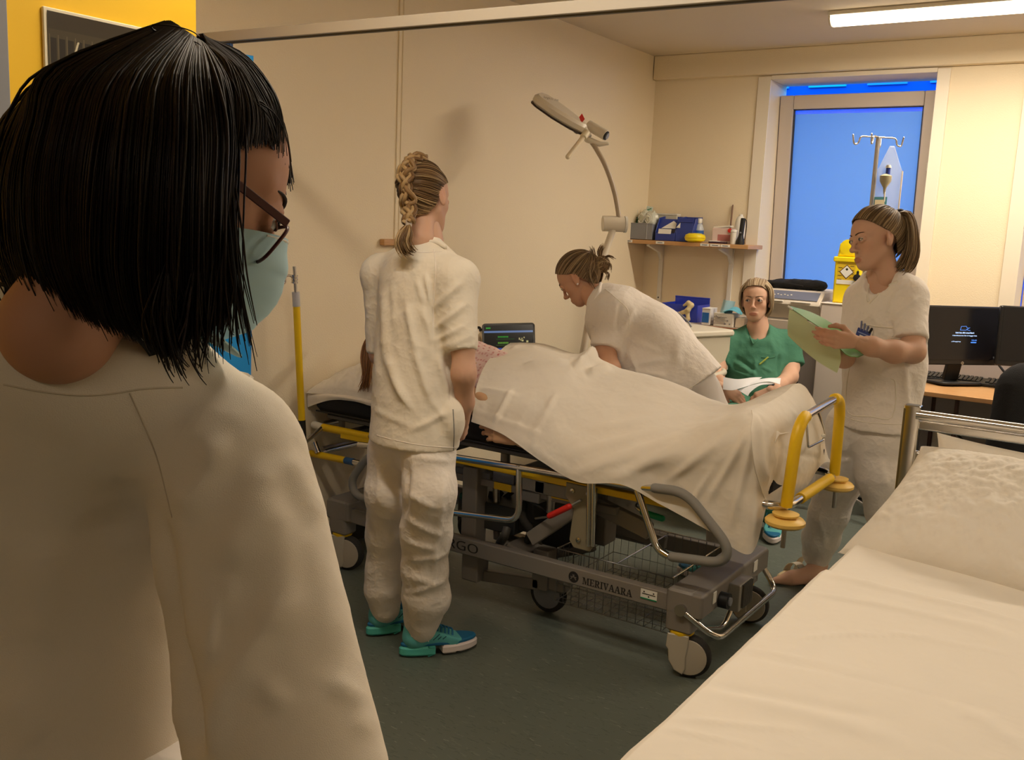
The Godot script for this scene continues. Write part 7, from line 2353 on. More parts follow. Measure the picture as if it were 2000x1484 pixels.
# hand: wrist at the origin, fingers along x, back of the hand towards y, thumb towards z (mirrored when side is -1)
func hand_geo(xf: Transform3D, side: float, curl: Array, skin: Color, thumb := 0.5, size := 1.0) -> Geo:
	var s := Sdf.new()
	s.K = 0.009
	var kn := [Vector3(0.084, 0.002, 0.027), Vector3(0.088, 0.004, 0.008), Vector3(0.083, 0.002, -0.011), Vector3(0.074, -0.002, -0.028)]
	var ln := [[0.042, 0.025, 0.02], [0.046, 0.029, 0.021], [0.042, 0.027, 0.021], [0.033, 0.02, 0.018]]
	var rr := [0.0088, 0.009, 0.0086, 0.0076]
	s.limb(Vector3(-0.04, 0, 0), Vector3(0.012, 0, 0), 0.026, 0.026, Vector3.UP, 1.35)
	for f in 4:
		s.limb(Vector3(0.01, 0, kn[f].z * 0.5), kn[f], 0.0155, 0.0115)
	s.ball(Vector3(0.035, -0.008, 0.018), Vector3(0.028, 0.013, 0.016))
	s.ball(Vector3(0.04, -0.008, -0.018), Vector3(0.03, 0.011, 0.013))
	for f in 4:
		var p: Vector3 = kn[f]
		var a := 0.0
		var cu: Array = curl[f]
		for k in 3:
			a += cu[k]
			var q: Vector3 = p + Vector3(cos(a), -sin(a), kn[f].z * 0.9 * (0.25 if k == 0 else 0.0)) * ln[f][k]
			s.limb(p, q, rr[f] * (1.0 - 0.1 * k), rr[f] * (0.9 - 0.1 * k))
			p = q
	var t0 := Vector3(0.018, -0.006, 0.022)
	var t1 := Vector3(0.05, -0.014 - 0.01 * thumb, 0.048)
	var t2 := t1 + Vector3(0.028, -0.012 * thumb, 0.016 - 0.022 * thumb)
	var t3 := t2 + Vector3(0.024, -0.01 * thumb, 0.006 - 0.024 * thumb)
	s.limb(t0, t1, 0.014, 0.0115)
	s.limb(t1, t2, 0.0105, 0.0098)
	s.limb(t2, t3, 0.0098, 0.0078)
	var red := Color(skin.r, skin.g * 0.86, skin.b * 0.84)
	var paint := func(p: Vector3) -> Color:
		return skin.lerp(red, clampf((p.x - 0.07) / 0.08, 0, 1) * 0.8)
	var g := s.build(0.0035, null, paint, 1)
	return Geo.new().join(g, xf * Transform3D(Basis.from_scale(Vector3(size, size, size * side)), Vector3.ZERO)) if side > 0 else mirror_fix(Geo.new().join(g, xf * Transform3D(Basis.from_scale(Vector3(size, size, size * side)), Vector3.ZERO)))

func mirror_fix(g: Geo) -> Geo:
	for i in range(0, g.ix.size(), 3):
		var s := g.ix[i]
		g.ix[i] = g.ix[i + 1]
		g.ix[i + 1] = s
	return g

func tint(g: Geo, c: Color) -> Geo:
	for i in g.col.size(): g.col[i] = c
	return g

func hair_mat(rough := 0.42) -> StandardMaterial3D:
	var m := mat(Color.WHITE, rough)
	m.vertex_color_use_as_albedo = true
	m.metallic_specular = 0.35
	return m

# first point where a ray meets a mesh (nearest vertex-wise triangle test)
func hit(g: Geo, from: Vector3, dir: Vector3) -> Array:
	var best := 1e9
	var bn := Vector3.ZERO
	for i in range(0, g.ix.size(), 3):
		var a := g.v[g.ix[i]]
		var b := g.v[g.ix[i + 1]]
		var c := g.v[g.ix[i + 2]]
		var r = Geometry3D.ray_intersects_triangle(from, dir, a, b, c)
		if r != null:
			var d := from.distance_to(r)
			if d < best:
				best = d
				bn = (g.n[g.ix[i]] + g.n[g.ix[i + 1]] + g.n[g.ix[i + 2]]).normalized()
	if best > 1e8: return []
	return [from + dir.normalized() * best, bn]

# a seam or hem line laid on a garment: points near the surface are dropped onto it along dir
func seam(g: Geo, pts: Array, dir: Vector3, r: float, lift := 0.0) -> Geo:
	var out := []
	for p in curve(pts, 4):
		var h := hit(g, p - dir.normalized() * 0.6, dir.normalized())
		if h.size(): out.append(h[0] + h[1] * lift)
	if out.size() < 2: return Geo.new()
	return Geo.new().tube(out, r, 6)

# sneaker: heel at the origin, toe along z, y up
func sneaker(p: Node3D, xf: Transform3D, ln: float) -> void:
	var teal := mat(rgb(96, 186, 190), 0.7)
	relief(teal, noise_tex(0.2, FastNoiseLite.FRACTAL_FBM, 2, 256, 3), 0.08, Vector3.ONE * 20)
	var blue := mat(rgb(18, 104, 150), 0.6)
	var k := ln / 0.26
	var x2 := xf * Transform3D(Basis.from_scale(Vector3.ONE * k), Vector3.ZERO)
	var s := Sdf.new()
	s.K = 0.03
	s.limb(Vector3(0, 0.06, 0.035), Vector3(0, 0.05, 0.17), 0.034, 0.038)
	s.limb(Vector3(0, 0.05, 0.17), Vector3(0.004, 0.042, 0.218), 0.04, 0.036)
	s.limb(Vector3(0, 0.066, 0.04), Vector3(0, 0.1, 0.036), 0.033, 0.034)
	s.limb(Vector3(0, 0.1, 0.06), Vector3(0, 0.066, 0.15), 0.026, 0.022)
	s.planes.append(Plane(Vector3.DOWN, -0.03))
	s.planes.append(Plane(Vector3(0, 0.93, 0.36).normalized(), 0.118))
	var up := s.build(0.005)
	var sh := part(p, "shoe", Geo.new().join(up, x2), teal)
	var foot := func(y: float, grow: float) -> PackedVector2Array:
		var o := PackedVector2Array()
		for q in 36:
			var a := TAU * q / 36.0
			var z := 0.128 + cos(a) * (0.138 + grow)
			var w := 0.036 + 0.012 * smoothstep(0.08, 0.2, z) + grow
			o.append(Vector2(sin(a) * w * (1.0 if absf(cos(a)) < 0.8 else 1.0), z))
		return o
	var dn := Basis(Vector3(1, 0, 0), Vector3(0, 0, 1), Vector3(0, -1, 0))
	part(sh, "blue_band", Geo.new().prism(x2 * Transform3D(dn, Vector3(0, 0.048, 0)), foot.call(0.0, 0.0), 0.014, 0.004), blue)
	var heel_half := PackedVector2Array()
	var toe_half := PackedVector2Array()
	for q in (foot.call(0.0, 0.005) as PackedVector2Array):
		if q.y <= 0.125: heel_half.append(q)
		else: toe_half.append(q)
	part(sh, "sole", Geo.new().prism(x2 * Transform3D(dn, Vector3(0, 0.037, 0)), Geometry2D.convex_hull(heel_half), 0.036, 0.008), mat(rgb(84, 190, 180), 0.6))
	part(sh, "white_sole", Geo.new().prism(x2 * Transform3D(dn, Vector3(0, 0.037, 0)), Geometry2D.convex_hull(toe_half), 0.034, 0.008), mat(rgb(232, 222, 222), 0.6))
	for q in 6:
		var z := 0.10 + q * 0.014
		var y := 0.106 - q * 0.0065
		part(sh, "lace", Geo.new().tube(curve([x2 * Vector3(-0.024, y - 0.016, z), x2 * Vector3(-0.008, y + 0.002, z + 0.004), x2 * Vector3(0.008, y + 0.002, z - 0.002), x2 * Vector3(0.024, y - 0.016, z + 0.004)], 4), 0.0032, 6), blue)
	for q in 2:
		part(sh, "lace", Geo.new().tube(curve([x2 * Vector3(0, 0.106, 0.105), x2 * Vector3(0.03 - q * 0.06, 0.122, 0.1), x2 * Vector3(0.035 - q * 0.07, 0.1, 0.13), x2 * Vector3(0, 0.1, 0.115)], 5), 0.0025, 6), blue)
	for q in 5:
		for sd in [-1.0, 1.0]:
			var pts := []
			for w in 4:
				var h := hit(up, Vector3(sd * 0.2, 0.058 + w * 0.009, 0.095 + q * 0.017 + w * 0.012), Vector3(-sd, 0, 0))
				if h.size(): pts.append(x2 * (h[0] + h[1] * 0.0005))
			if pts.size() > 1: part(sh, "side_stripe", Geo.new().tube(pts, 0.0018, 5), mat(rgb(30, 92, 110), 0.6))
	for sd in [-1.0, 1.0]:
		var h := hit(up, Vector3(sd * 0.2, 0.073, 0.055), Vector3(-sd, 0, 0))
		if h.size():
			var ty := Vector3(0, 0.93, 0.36).normalized()
			var tx: Vector3 = Vector3(0, -0.36, 0.93) * (-sd)
			var bs := Basis(tx, ty, tx.cross(ty))
			letters(sh, "HOKA", x2 * Transform3D(bs, h[0] + h[1] * 0.001), 0.017 * k, M.paper, true, false, 0.056 * k)

func trousers(legs: Array, hip: Array, k := 0.04, cell := 0.012, folds: Folds = null) -> Geo:
	var s := Sdf.new()
	s.K = k
	for q in hip: s.limb(q[0], q[1], q[2], q[3], q[4] if q.size() > 4 else Vector3.ZERO, q[5] if q.size() > 5 else 1.0)
	for l in legs: s.chain(l[0], l[1])
	return s.build(cell, folds.at if folds else null)


func people() -> void:
	braid_nurse()
	bending_nurse()
	folder_nurse()
	seated_woman()
	patient()
	near_woman()

func person(label: String, base: Vector3) -> Node3D:
	return thing("person", label, "person", base)

# ---- nurse with the braid, back to the camera ----
func braid_nurse() -> void:
	var foot_r := V(-2.012,0,-2.493)
	var foot_l := V(-2.199,0,-2.526)
	var p := person("nurse with a blonde braid and turquoise sneakers standing with her back turned", (foot_r + foot_l) * 0.5)
	var ax := V(-.628,-.115,-.777).normalized()
	var F := Vector3(0.2, 0, -0.98).normalized()
	var hx := head_xf(V(-2.068,1.571,-2.558), V(-.097,-.222,-.973), V(-.211,0.959,-.169))
	var body := Geo.new().join(head_geo(SKIN), hx)
	var s := Sdf.new()
	s.K = 0.03
	s.chain([V(-2.064,1.506,-2.548), V(-2.05,1.43,-2.542), V(-2.035,1.346,-2.536)], [0.052, 0.055, 0.07])
	s.chain([V(-1.865,1.316,-2.496), V(-1.815,1.125,-2.456), V(-1.799,1.02,-2.446), V(-1.828,0.919,-2.492), V(-1.871,0.836,-2.545)], [0.042, 0.039, 0.036, 0.03, 0.024])
	s.chain([V(-2.235,1.299,-2.54), V(-2.215,1.033,-2.526), V(-2.206,0.89,-2.674)], [0.045, 0.04, 0.03])
	for sgn in [0, 1]:
		var a := V(-1.981,0.157,-2.485)
		var b := V(-1.979,0.074,-2.483)
		if sgn:
			a = V(-2.188,0.142,-2.54)
			b = V(-2.188,0.074,-2.539)
		s.limb(a, b, 0.038, 0.036)
	body.join(tint(s.build(0.009), SKIN))
	body.join(hand_geo(head_like(V(-1.871,0.836,-2.545), Vector3(-0.45, -0.5, -0.75), V(0.948,0.016,-.021)), 1.0, [[0.3, 0.5, 0.3], [0.35, 0.5, 0.3], [0.4, 0.5, 0.3], [0.45, 0.5, 0.3]], SKIN, 0.5, 0.95))
	part(p, "body", body, M.skin)
	# shirt
	var t := Sdf.new()
	t.K = 0.035
	t.limb(V(-2.041,1.278,-2.519), V(-1.991,0.702,-2.439), 0.163, 0.176, F, 1.3, 2)
	t.limb(V(-2.042,1.402,-2.542), V(-2.041,1.278,-2.519), 0.062, 0.14, F, 1.3)
	t.limb(V(-2.017,1.373,-2.528), V(-1.877,1.315,-2.501), 0.05, 0.066)
	t.limb(V(-2.075,1.369,-2.538), V(-2.229,1.308,-2.534), 0.05, 0.07)
	t.limb(V(-1.874,1.31,-2.489), V(-1.813,1.091,-2.45), 0.07, 0.052, Vector3.ZERO, 1.0, 2)
	t.limb(V(-2.227,1.3,-2.534), V(-2.22,1.033,-2.523), 0.066, 0.05, Vector3.ZERO, 1.0, 2)
	t.ball(V(-1.821,0.865,-2.438), Vector3(0.028, 0.065, 0.04))
	t.planes.append(Plane(Vector3.DOWN, -0.765))
	var f := Folds.new()
	f.axis = ax
	f.noise = FastNoiseLite.new()
	f.noise.frequency = 9.0
	f.namp = 0.0035
	for q in [
		[V(-2.066,1.281,-2.357), V(-2.032,1.054,-2.335), 0.013, 0.016], [V(-2.034,1.07,-2.337), V(-1.955,0.91,-2.358), 0.014, 0.018], [V(-2.008,0.998,-2.34), V(-1.939,0.895,-2.366), 0.008, 0.012],
		[V(-1.998,1.235,-2.393), V(-1.952,1.074,-2.392), 0.013, 0.014], [V(-1.959,1.09,-2.39), V(-1.89,0.914,-2.401), 0.014, 0.015], [V(-1.892,0.93,-2.403), V(-1.846,0.867,-2.422), 0.008, 0.015],
		[V(-1.959,1.327,-2.437), V(-1.929,1.223,-2.436), 0.012, 0.01], [V(-1.978,1.305,-2.42), V(-1.952,1.23,-2.422), 0.009, 0.01], [V(-1.957,1.221,-2.418), V(-1.902,1.093,-2.429), 0.009, 0.014],
		[V(-1.927,1.214,-2.436), V(-1.854,1.312,-2.503), 0.008, 0.014], [V(-1.915,1.15,-2.431), V(-1.835,1.244,-2.502), 0.008, 0.012], [V(-1.905,1.117,-2.431), V(-1.823,1.179,-2.497), 0.006, 0.009],
		[V(-1.891,1.094,-2.436), V(-1.808,1.139,-2.499), 0.006, 0.008], [V(-2.046,1.307,-2.375), V(-2.02,1.152,-2.363), 0.006, 0.012], [V(-2.089,1.214,-2.329), V(-2.043,0.955,-2.309), 0.006, 0.014],
		[V(-2.055,0.889,-2.288), V(-1.94,0.846,-2.356), 0.006, 0.014], [V(-1.938,0.829,-2.354), V(-1.836,0.9,-2.434), 0.007, 0.012], [V(-1.9,1.077,-2.427), V(-1.84,0.933,-2.438), 0.009, 0.014],
		[V(-1.937,1.288,-2.443), V(-1.905,1.076,-2.423), -0.01, 0.008], [V(-1.873,1.062,-2.442), V(-1.831,0.9,-2.438), -0.008, 0.007], [V(-2.079,1.215,-2.336), V(-2.064,1.068,-2.317), -0.006, 0.006]]:
		f.add(q[0], q[1], q[2], q[3])
	var sg := t.build(0.0075, f.at, null, 1)
	var sh := part(p, "shirt", sg, M.scrub)
	var away := ax
	var collar := curve([V(-1.93,1.416,-2.497), V(-1.969,1.429,-2.498), V(-2.006,1.427,-2.486), V(-2.05,1.413,-2.479), V(-2.095,1.401,-2.507)], 5)
	part(sh, "neckband", Geo.new().tube(collar, 0.007, 8, 2), M.scrub)
	part(sh, "hem_stitch", seam(sg, [V(-2.051,0.807,-2.275), V(-1.989,0.799,-2.314), V(-1.905,0.788,-2.367), V(-1.838,0.782,-2.41), V(-1.802,0.779,-2.434)], away, 0.0018), M.trousers)
	part(sh, "seam", seam(sg, [V(-1.947,1.408,-2.46), V(-1.933,1.337,-2.456), V(-1.926,1.239,-2.441), V(-1.917,1.158,-2.431)], away, 0.0018), M.trousers)
	part(sh, "seam", seam(sg, [V(-2.016,1.398,-2.413), V(-1.968,1.396,-2.444), V(-1.924,1.403,-2.474)], away, 0.0018), M.trousers)
	part(sh, "side_vent", seam(sg, [V(-1.801,0.91,-2.399), V(-1.789,0.838,-2.393), V(-1.782,0.776,-2.386)], away, 0.002), M.grey_rubber)
	# trousers gathered at the ankles
	var tf := Folds.new()
	tf.axis = ax
	tf.noise = f.noise
	tf.namp = 0.004
	for q in [
		[V(-1.932,0.731,-2.338), V(-1.919,0.536,-2.309), -0.016, 0.012], [V(-1.92,0.634,-2.328), V(-1.832,0.589,-2.377), 0.01, 0.012], [V(-1.916,0.552,-2.314), V(-1.812,0.492,-2.371), 0.012, 0.014],
		[V(-1.913,0.471,-2.3), V(-1.82,0.443,-2.356), 0.01, 0.013], [V(-1.897,0.398,-2.297), V(-1.787,0.42,-2.374), 0.011, 0.014], [V(-1.89,0.341,-2.29), V(-1.776,0.314,-2.36), 0.013, 0.013],
		[V(-1.875,0.276,-2.288), V(-1.778,0.33,-2.362), 0.013, 0.011], [V(-1.876,0.252,-2.282), V(-1.784,0.264,-2.345), 0.012, 0.008], [V(-1.994,0.401,-2.233), V(-1.908,0.373,-2.285), 0.011, 0.013],
		[V(-1.99,0.352,-2.226), V(-1.904,0.324,-2.277), 0.011, 0.011], [V(-1.979,0.307,-2.225), V(-1.905,0.294,-2.271), 0.009, 0.008], [V(-2.01,0.531,-2.248), V(-1.924,0.503,-2.299), 0.01, 0.014],
		[V(-2.001,0.728,-2.293), V(-1.994,0.565,-2.265), 0.008, 0.02], [V(-1.826,0.688,-2.4), V(-1.824,0.475,-2.36), 0.008, 0.014], [V(-1.824,0.475,-2.36), V(-1.806,0.28,-2.333), 0.007, 0.01],
		[V(-1.955,0.747,-2.326), V(-2.062,0.725,-2.251), 0.006, 0.012], [V(-1.914,0.749,-2.354), V(-1.816,0.737,-2.416), 0.006, 0.012]]:
		tf.add(q[0], q[1], q[2], q[3])
	var tg := trousers([
		[[V(-1.917,0.736,-2.422), V(-1.885,0.626,-2.397), V(-1.925,0.468,-2.438), V(-1.945,0.332,-2.458), V(-1.951,0.222,-2.482), V(-1.972,0.14,-2.488), V(-1.975,0.095,-2.489)], [0.09, 0.085, 0.083, 0.075, 0.08, 0.058, 0.049]],
		[[V(-2.099,0.706,-2.466), V(-2.095,0.575,-2.444), V(-2.152,0.404,-2.494), V(-2.18,0.257,-2.519), V(-2.185,0.177,-2.525), V(-2.185,0.115,-2.537), V(-2.18,0.093,-2.536)], [0.09, 0.08, 0.067, 0.06, 0.061, 0.05, 0.044]]],
		[[V(-2.07,0.748,-2.457), V(-1.936,0.761,-2.439), 0.098, 0.098, F, 1.1]], 0.03, 0.0085, tf)
	var tr := part(p, "trousers", tg, M.trousers)
	part(tr, "cuff", Geo.new().tube([V(-1.975,0.14,-2.486), V(-1.976,0.085,-2.487)], [0.048, 0.049], 20, 1), M.trousers)
	part(tr, "cuff", Geo.new().tube([V(-2.184,0.124,-2.539), V(-2.179,0.078,-2.534)], [0.046, 0.047], 20, 1), M.trousers)
	# sneakers
	for k in 2:
		var h := V(-2.015,0,-2.443)
		var e := V(-1.879,0,-2.653)
		if k:
			h = V(-2.216,0,-2.495)
			e = V(-2.132,0,-2.711)
		var z := (e - h).normalized()
		sneaker(p, Transform3D(Basis(Vector3.UP.cross(z), Vector3.UP, z), h + Vector3(0, 0.003, 0)), 0.262)
	# hair
	var cols := [Color(0.20, 0.12, 0.055), Color(0.15, 0.085, 0.04), Color(0.33, 0.22, 0.11), Color(0.44, 0.31, 0.165), Color(0.10, 0.06, 0.03)]
	var gd := []
	var st := [Vector2(-158, -54), Vector2(-130, -50), Vector2(-109, -34), Vector2(-88, 4), Vector2(-64, 16), Vector2(-34, 36), Vector2(0, 40), Vector2(34, 36), Vector2(64, 16), Vector2(88, 4), Vector2(109, -34), Vector2(130, -50), Vector2(158, -54)]
	var en := [-46, -36, -18, 4, 24, 46, 66, 46, 24, 4, -18, -36, -46]
	for k in st.size():
		gd.append(over(st[k], Vector2(179.0 if st[k].x > 0 else -179.0, en[k]), 8, 0.03, 0.09, 0.035))
	var wg := placed(hx, gd)
	var hg := Geo.new()
	scalp(hg, wg, Color(0.13, 0.078, 0.038), hx * HC)
	strands(hg, wg, 26, 0.0021, 0.0015, cols, 21, 4)
	var hair := part(p, "hair", hg, hair_mat(0.4))
	# plait down the back of the head, then the tail
	var line := []
	for k in 7: line.append(hx * hd(180, lerpf(76, -36, k / 6.0), 0.1))
	line.append(V(-2.027,1.504,-2.426))
	line.append(V(-2.018,1.484,-2.416))
	var cl := curve(line, 10)
	var cg := Geo.new()
	var m := cl.size()
	var rng := RandomNumberGenerator.new()
	rng.seed = 77
	cg.c = cols[1]
	cg.tube(cl, 0.013, 10, 2)
	for sgr in 3:
		for fib in 9:
			var pts := []
			var rad := []
			var ofs := Vector2(rng.randfn(), rng.randfn()) * 0.0062
			for j in m:
				var w := float(j) / (m - 1)
				var pp: Vector3 = cl[j]
				var tg2: Vector3 = (cl[mini(j + 1, m - 1)] - cl[maxi(j - 1, 0)]).normalized()
				var outd: Vector3 = (pp - hx * HC).normalized()
				if w > 0.75: outd = outd.lerp(-ax, (w - 0.75) * 4.0).normalized()
				var sd := tg2.cross(outd).normalized()
				outd = sd.cross(tg2).normalized()
				var ph := w * 19.0 + sgr * TAU / 3.0
				var amp := lerpf(0.0185, 0.012, w) * (1.0 if w < 0.9 else lerpf(1.0, 0.3, (w - 0.9) * 10.0))
				pts.append(pp + sd * (sin(ph) * amp + ofs.x) + outd * (cos(ph * 2.0) * amp * 0.42 + ofs.y + 0.003))
				rad.append(0.0072 * (0.75 + 0.35 * absf(cos(ph))))
			cg.c = (cols[rng.randi() % 4] as Color) * rng.randf_range(0.9, 1.35)
			cg.tube(pts, rad, 6, 1)
	part(hair, "braid", cg, hair_mat(0.36))
	part(hair, "hair_tie", Geo.new().tube([V(-2.016,1.494,-2.414), V(-2.014,1.478,-2.412)], 0.011, 14, 2), mat(rgb(190, 178, 168), 0.6))
	var tail := [
		[V(-2.022,1.483,-2.414), V(-2.031,1.459,-2.39), V(-2.03,1.427,-2.373), V(-2.02,1.4,-2.374), V(-2.007,1.387,-2.38)],
		[V(-2.011,1.483,-2.408), V(-2.007,1.455,-2.382), V(-2.003,1.423,-2.366), V(-1.99,1.399,-2.369), V(-1.985,1.39,-2.383)],
		[V(-2.008,1.483,-2.41), V(-1.988,1.456,-2.382), V(-1.989,1.428,-2.376), V(-1.979,1.406,-2.378), V(-1.977,1.402,-2.391)],
		[V(-2.013,1.483,-2.419), V(-1.998,1.461,-2.401), V(-1.991,1.432,-2.387), V(-1.982,1.413,-2.389), V(-1.984,1.408,-2.399)]]
	var tl := Geo.new()
	strands(tl, tail, 42, 0.0026, 0.003, cols, 33, 4, 0.2)
	part(hair, "hair_tail", tl, hair_mat(0.38))

# ---- nurse bending over the far side of the gurney ----
func bending_nurse() -> void:
	var p := person("nurse with a messy blonde bun bending over the patient behind the gurney", Vector3(-1.6, 0, -3.95))
	var ax := V(-.448,-.116,-.895).normalized()
	var hx := head_xf(V(-2.2,1.266,-3.85), V(-.753,-.635,0.158), V(-.628,0.75,0.073))
	var body := Geo.new().join(head_geo(SKIN_TAN), hx)
	var s := Sdf.new()
	s.K = 0.03
	s.chain([V(-2.168,1.229,-3.85), V(-2.098,1.183,-3.85), V(-2.03,1.135,-3.85)], [0.05, 0.053, 0.08])
	s.chain([V(-1.974,1.099,-3.76), V(-1.952,0.982,-3.69), V(-1.881,0.91,-3.6), V(-1.868,0.841,-3.45), V(-1.913,0.835,-3.36)], [0.04, 0.043, 0.042, 0.032, 0.026])
	s.chain([V(-2.121,1.096,-4), V(-2.132,0.844,-3.95), V(-2.05,0.799,-3.6)], [0.05, 0.042, 0.03])
	for z in [-3.82, -4.02]:
		s.chain([Vector3(-1.42, 0.3, z), Vector3(-1.42, 0.1, z)], [0.045, 0.036])
	body.join(tint(s.build(0.01), SKIN_TAN))
	part(p, "body", body, M.skin)
	part(p, "earring", Geo.new().lathe(Transform3D(Basis(), hx * Vector3(0.079, -0.036, -0.004)), [Vector2(0.0003, -0.005), Vector2(0.004, -0.003), Vector2(0.005, 0), Vector2(0.004, 0.003), Vector2(0.0003, 0.005)], 12), mat(rgb(240, 225, 220), 0.2))
	add_face(p, hx, Color(0.16, 0.1, 0.06), rgb(80, 90, 100), 0.2)
	var t := Sdf.new()
	t.K = 0.05
	t.limb(V(-1.981,1.1,-3.85), V(-1.837,1.006,-3.88), 0.15, 0.165, Vector3(0, 0, 1), 0.95)
	t.limb(V(-1.837,1.006,-3.88), V(-1.65,0.802,-3.92), 0.165, 0.18, Vector3(0, 0, 1), 0.95, 2)
	t.limb(V(-2.053,1.172,-3.85), V(-1.981,1.1,-3.85), 0.075, 0.14)
	t.limb(V(-1.951,1.135,-3.75), V(-1.949,0.983,-3.68), 0.085, 0.07, Vector3.ZERO, 1.0, 2)
	t.limb(V(-2.06,1.111,-3.95), V(-2.124,0.938,-4), 0.08, 0.068, Vector3.ZERO, 1.0, 2)
	t.limb(V(-1.874,0.957,-3.82), V(-1.738,0.791,-3.82), 0.11, 0.15, Vector3(0, 0, 1), 0.9)
	var f := Folds.new()
	f.axis = ax
	f.noise = FastNoiseLite.new()
	f.noise.frequency = 8.0
	f.namp = 0.004
	for q in [
		[V(-1.857,1.047,-3.7), V(-1.873,0.923,-3.7), -0.016, 0.012], [V(-1.849,1.037,-3.7), V(-1.696,0.987,-3.7), 0.012, 0.016], [V(-1.884,1.078,-3.7), V(-1.829,1.17,-3.7), 0.012, 0.016],
		[V(-1.812,0.93,-3.7), V(-1.648,0.971,-3.7), 0.016, 0.016], [V(-1.829,0.895,-3.7), V(-1.666,0.893,-3.7), 0.013, 0.014], [V(-1.807,0.864,-3.7), V(-1.686,0.846,-3.7), 0.011, 0.012],
		[V(-1.61,1.072,-3.7), V(-1.622,0.931,-3.7), 0.01, 0.025], [V(-2.011,1.11,-3.7), V(-1.919,1.052,-3.7), 0.009, 0.012], [V(-2.02,1.042,-3.7), V(-1.929,1.017,-3.7), 0.009, 0.012],
		[V(-1.839,0.971,-3.7), V(-1.784,0.878,-3.7), 0.012, 0.012], [V(-1.618,0.877,-3.7), V(-1.507,0.923,-3.7), 0.006, 0.01], [V(-1.903,1.186,-3.7), V(-1.908,1.075,-3.7), -0.01, 0.01]]:
		f.add(q[0], q[1], q[2], q[3])
	var sg := t.build(0.009, f.at)
	var sh := part(p, "shirt", sg, M.trousers)
	part(sh, "neckband", Geo.new().tube(curve([V(-2.073,1.25,-3.83), V(-2.043,1.218,-3.76), V(-2.056,1.172,-3.75), V(-2.08,1.139,-3.78)], 5), 0.009, 8, 2), M.trousers)
	part(sh, "seam", seam(sg, [V(-1.982,1.242,-3.7), V(-1.929,1.206,-3.7), V(-1.864,1.156,-3.7), V(-1.852,1.081,-3.7)], ax, 0.0022), M.scrub)
	part(sh, "sleeve_hem", seam(sg, [V(-2.041,0.981,-3.7), V(-1.964,0.978,-3.7), V(-1.899,0.98,-3.7)], ax, 0.002), M.scrub)
	part(sh, "hem_stitch", seam(sg, [V(-1.565,0.847,-3.7), V(-1.526,0.873,-3.7), V(-1.494,0.899,-3.7)], ax, 0.0022), M.scrub)
	part(p, "trousers", trousers([
		[[V(-1.636,0.8,-3.86), Vector3(-1.42, 0.48, -3.84), Vector3(-1.42, 0.13, -3.84)], [0.13, 0.085, 0.06]],
		[[V(-1.691,0.773,-4.02), Vector3(-1.42, 0.48, -4.04), Vector3(-1.42, 0.13, -4.04)], [0.13, 0.085, 0.06]]],
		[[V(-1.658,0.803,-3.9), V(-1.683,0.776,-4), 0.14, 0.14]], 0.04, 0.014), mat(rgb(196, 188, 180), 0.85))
	for z in [-3.84, -4.04]:
		sneaker(p, Transform3D(Basis(Vector3.UP.cross(Vector3(-1, 0, 0)), Vector3.UP, Vector3(-1, 0, 0)), Vector3(-1.35, 0.003, z)), 0.25)
	# hair swept back into the bun
	var cols := [Color(0.22, 0.14, 0.07), Color(0.17, 0.105, 0.055), Color(0.30, 0.205, 0.11), Color(0.36, 0.25, 0.14), Color(0.14, 0.088, 0.045)]
	var gd := []
	var st := [Vector2(-158, -54), Vector2(-130, -46), Vector2(-108, -26), Vector2(-88, -2), Vector2(-74, 5), Vector2(-52, 20), Vector2(-26, 32), Vector2(0, 35), Vector2(26, 32), Vector2(52, 20), Vector2(74, 5), Vector2(88, -2), Vector2(108, -26), Vector2(130, -46), Vector2(158, -54)]
	for k in st.size():
		gd.append(over(st[k], Vector2(179.0 if st[k].x > 0 else -179.0, 20.0), 8, 0.03, 0.1, 0.04))
	var wg := placed(hx, gd)
	var hg := Geo.new()
	scalp(hg, wg, Color(0.17, 0.105, 0.055), hx * HC)
	strands(hg, wg, 22, 0.0021, 0.0012, cols, 5, 4)
	var hair := part(p, "hair", hg, hair_mat(0.42))
	var bg := Geo.new()
	var rng := RandomNumberGenerator.new()
	rng.seed = 8
	for b in 2:
		var bc := V(-2.139,1.328,-3.84)
		var br := 0.032
		if b:
			bc = V(-2.096,1.337,-3.87)
			br = 0.036
		for k in 110:
			var nrm := Vector3(rng.randfn(), rng.randfn(), rng.randfn()).normalized()
			var e1 := nrm.cross(Vector3(0.3, 1, 0.2)).normalized()
			var e2 := nrm.cross(e1)
			var r := br * rng.randf_range(0.75, 1.05)
			var pts := []
			var a0 := rng.randf() * TAU
			for j in 9:
				var a := a0 + j * 0.42
				pts.append(bc + (e1 * cos(a) + e2 * sin(a)) * r + nrm * br * 0.2 * sin(a * 0.7))
			bg.c = (cols[rng.randi() % 5] as Color) * rng.randf_range(0.8, 1.15)
			bg.tube(pts, 0.0032, 5, 0)
